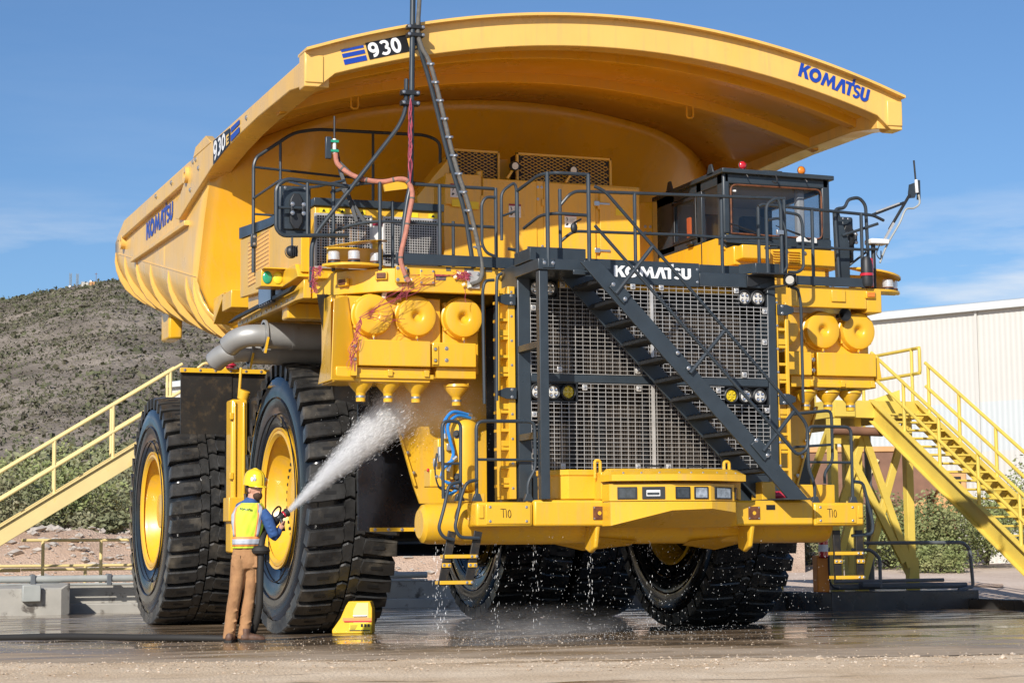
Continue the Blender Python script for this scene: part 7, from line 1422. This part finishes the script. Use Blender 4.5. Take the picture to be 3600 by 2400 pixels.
# wheel chock
WC = thing('wheel_chock', 'yellow plastic wheel chock with warning label before the front tyre', 'chock', (-3.0, 3.4, gz(-3, 3.4)), None, radians(-24)); 
MT['chocky'] = mat('chock_yellow', (.76, .46, .015), .4, var=.06, vscale=5, coat=.2)
mb = MB(); prof = [(-.28, 0), (.25, 0), (.25, .33), (.22, .42), (-.06, .42), (-.10, .36), (-.17, .20), (-.28, .05)]
obj('chock_body', MB().prism([(x, -.0, z) for x, z in prof], (0, .30, 0)), 'chocky', WC, bevel=.010)
obj('handle_recess', MB().box(.0, .20, -.004, .003, .12, .30).prism([(.0, -.006, .30), (.05, -.006, .40), (.20, -.006, .40), (.20, -.006, .30)], (0, .008, 0)), 'pale', WC); obj('handle_bar', MB().cyl((.0, -.02, .23), (.18, -.02, .23), .010, 8), 'steel', WC)
obj('warning_band', MB().box(-.14, .242, -.006, .001, .165, .205), 'orangev', WC); obj('warning_strip', MB().box(-.12, .242, -.010, -.006, .148, .165), 'red', WC); obj('label_plate', MB().box(-.05, .235, -.007, .001, .03, .14), 'sticky', WC)
for k in range(3): obj('pictogram', MB().box(.10+.045*k, .13+.045*k, -.010, -.007, .085, .125), 'blackp', WC)
for k in range(4): obj('print_line', MB().box(-.04, .06-.01*k, -.010, -.007, .10-.016*k, .106-.016*k), 'blackp', WC)
obj('print_line', MB().box(-.05, .22, -.010, -.007, .035, .047), 'blackp', WC)

# ================================================================== WATER
NT = wl(NZ1)+ (Matrix.Rotation(-YAW, 3, 'Z') @ nd)*.01; TG = V((-2.95, 1.66, 2.86)); JD = (TG-NT); JL = JD.length; jd = JD.normalized(); ja = jd.cross(V((0, 0, 1))).normalized(); jb = ja.cross(jd)
def mist_mat(name, origin, axis, length, r0, r1, dens, streak, sphere=None):
    m, t, b = nodes_mat(name); L = t.links.new; out = t.nodes['Material Output']; t.nodes.remove(b)
    v = N(t, 'ShaderNodeVolumePrincipled'); v.inputs['Color'].default_value = (.95, .955, .96, 1); v.inputs['Anisotropy'].default_value = .2
    g = N(t, 'ShaderNodeNewGeometry'); mp_ = N(t, 'ShaderNodeMapping'); mp_.vector_type = 'TEXTURE'
    mp_.inputs['Location'].default_value = origin; mp_.inputs['Rotation'].default_value = V(axis).to_track_quat('X', 'Z').to_euler()
    if sphere: mp_.inputs['Scale'].default_value = sphere
    L(g.outputs['Position'], mp_.inputs['Vector']); sp = N(t, 'ShaderNodeSeparateXYZ'); L(mp_.outputs[0], sp.inputs[0])
    def M(op, a, b=None, c=False):
        n = N(t, 'ShaderNodeMath', operation=op); n.use_clamp = c
        for i, q_ in enumerate((a, b)):
            if q_ is None: continue
            if isinstance(q_, (int, float)): n.inputs[i].default_value = q_
            else: L(q_, n.inputs[i])
        return n.outputs[0]
    X_, Y_, Z_ = sp.outputs
    if sphere:
        rr = M('SQRT', M('ADD', M('MULTIPLY', X_, X_), M('ADD', M('MULTIPLY', Y_, Y_), M('MULTIPLY', Z_, Z_)))); fall = M('POWER', M('SUBTRACT', 1.0, rr, True), 1.6); amp = M('MULTIPLY', fall, dens)
    else:
        rr = M('SQRT', M('ADD', M('MULTIPLY', Y_, Y_), M('MULTIPLY', Z_, Z_))); R = M('ADD', r0, M('MULTIPLY', X_, (r1-r0)/length)); q_ = M('SUBTRACT', 1.0, M('DIVIDE', rr, R), True)
        fall = M('POWER', q_, 1.2); amp = M('MULTIPLY', fall, M('DIVIDE', dens*.3, M('ADD', R, .03)))
        amp = M('MULTIPLY', amp, M('MULTIPLY', M('SUBTRACT', length*1.0, X_, True), 1.0)) if False else amp
    n_ = N(t, 'ShaderNodeTexNoise', Scale=1.0, Detail=6, Roughness=.65); mv = N(t, 'ShaderNodeMapping'); mv.inputs['Scale'].default_value = streak; L(mp_.outputs[0], mv.inputs['Vector']); L(mv.outputs[0], n_.inputs['Vector'])
    r_ = N(t, 'ShaderNodeMapRange'); r_.inputs[1].default_value = .36; r_.inputs[2].default_value = .66; r_.inputs[3].default_value = .12; r_.inputs[4].default_value = 1.9; L(n_.outputs['Fac'], r_.inputs[0])
    L(M('MULTIPLY', amp, r_.outputs[0]), v.inputs['Density']); L(v.outputs[0], out.inputs['Volume']); return m
MT['drop'] = mat('water_drop', (.90, .90, .89), .35, spec=.3)
MT['jet'] = mist_mat('spray_jet', NT, jd, JL, .035, .34, 12.0, (2.2, 16, 16)); MT['mist'] = mist_mat('spray_mist', (-2.60, 1.35, 3.02), (1, 0, 0), 1, 0, 0, 1.7, (3, 3, 3), (1.0, .34, .62)); MT['fog'] = mist_mat('splash_fog', (-1.9, .0, .12), (1, 0, 0), 1, 0, 0, .6, (3, 3, 3), (1.9, 1.1, .40))
SPR = thing('water_jet', 'white fan of water spraying from the nozzle to the yellow fender', 'water', NT); SPR['kind'] = 'stuff'
mb = MB()
def jr(t): return .035+.305*t
mb.grid(lambda u, v: (lambda t, a: jd*(JL*t)+(ja*cos(a)+jb*sin(a))*jr(t))(v, 2*pi*u), 40, 24); k = 41*25
mb.add([jd*0, jd*JL], []); n0 = len(mb.v)-2; mb.f += [(n0, i*25, (i+1)*25) for i in range(40)]+[(n0+1, (i+1)*25+24, i*25+24) for i in range(40)]; mb.mi += [0]*80; obj('jet_core', mb, 'jet', SPR, sharp=60, kind='stuff')
r = random.Random(77); mb = MB()
def drop(mb, c, d, l, w):
    a = d.cross(V((r.gauss(0, 1), r.gauss(0, 1), r.gauss(0, 1)))).normalized()*w; b_ = d.cross(a).normalized()*w
    mb.add([c-d*l, c+a, c+b_-a*.5, c-b_-a*.5, c+d*l], [(0, 1, 2), (0, 2, 3), (0, 3, 1), (4, 2, 1), (4, 3, 2), (4, 1, 3)])
for _ in range(30000):
    t = r.random()**.75; rr = jr(t)*min(1.15, abs(r.gauss(0, .40))); a = r.uniform(0, 6.283)
    dv = (jd*JL+(ja*cos(a)+jb*sin(a))*.27*(rr/jr(t))).normalized(); p = jd*(JL*t)+(ja*cos(a)+jb*sin(a))*rr; drop(mb, p, dv, r.uniform(.008, .030)*(.5+t), r.uniform(.0008, .0019)*(.5+.6*t))
for _ in range(2600):     # spatter bouncing off the fender
    c = TG-NT+V((r.gauss(.35, .42), r.gauss(-.05, .12), r.gauss(.12, .28))); drop(mb, c, V((r.gauss(0, 1), r.gauss(-.4, .5), r.gauss(0, 1))).normalized(), r.uniform(.003, .012), r.uniform(.0010, .0024))
obj('fender_mist', MB().ell(V((-2.60, 1.35, 3.02))-NT, (1.0, .34, .62), 24, 14), 'mist', SPR, kind='stuff')
obj('jet_drops', mb, 'drop', SPR, kind='stuff', sharp=0)
mb = MB()
for _ in range(1000):
    x = r.uniform(-2.9, 1.2) if r.random() < .8 else r.uniform(1.2, 2.4); y = r.uniform(-.2, .8); z = gz(x, y)+1.2*r.random()**.8; drop(mb, V((x, y, z)), V((r.gauss(0, .15), r.gauss(0, .15), -1)).normalized(), r.uniform(.003, .010), r.uniform(.0010, .0026))
for x, n_ in ((-2.95, 60), (-2.86, 40), (-2.2, 40), (-.98, 50), (-.2, 30), (-1.7, 30)):
    for k_ in range(n_): z = r.uniform(.15, 1.2); drop(mb, V((x+r.gauss(0, .012+.02*(1.2-z)), .1+r.gauss(0, .03), z)), V((0, 0, -1)), r.uniform(.008, .03), r.uniform(.0010, .0026))
for _ in range(1300):
    x = r.gauss(-1.6, 1.3); y = r.uniform(-1.2, 1.2); drop(mb, V((x, y, gz(x, y)+abs(r.gauss(0, .07)))), V((r.gauss(0, .6), r.gauss(0, .6), 1)).normalized(), r.uniform(.002, .007), r.uniform(.0010, .0022))
dp = obj('dripping_water', mb, 'drop', kind='stuff', sharp=0); tag(dp, 'water droplets raining off the bumper onto the slab', 'water')
fg = obj('splash_mist', MB().ell((-1.9, .0, .30), (1.9, 1.1, .24), 28, 12), 'fog', kind='stuff'); tag(fg, 'thin mist of splashing water low under the bumper', 'mist')
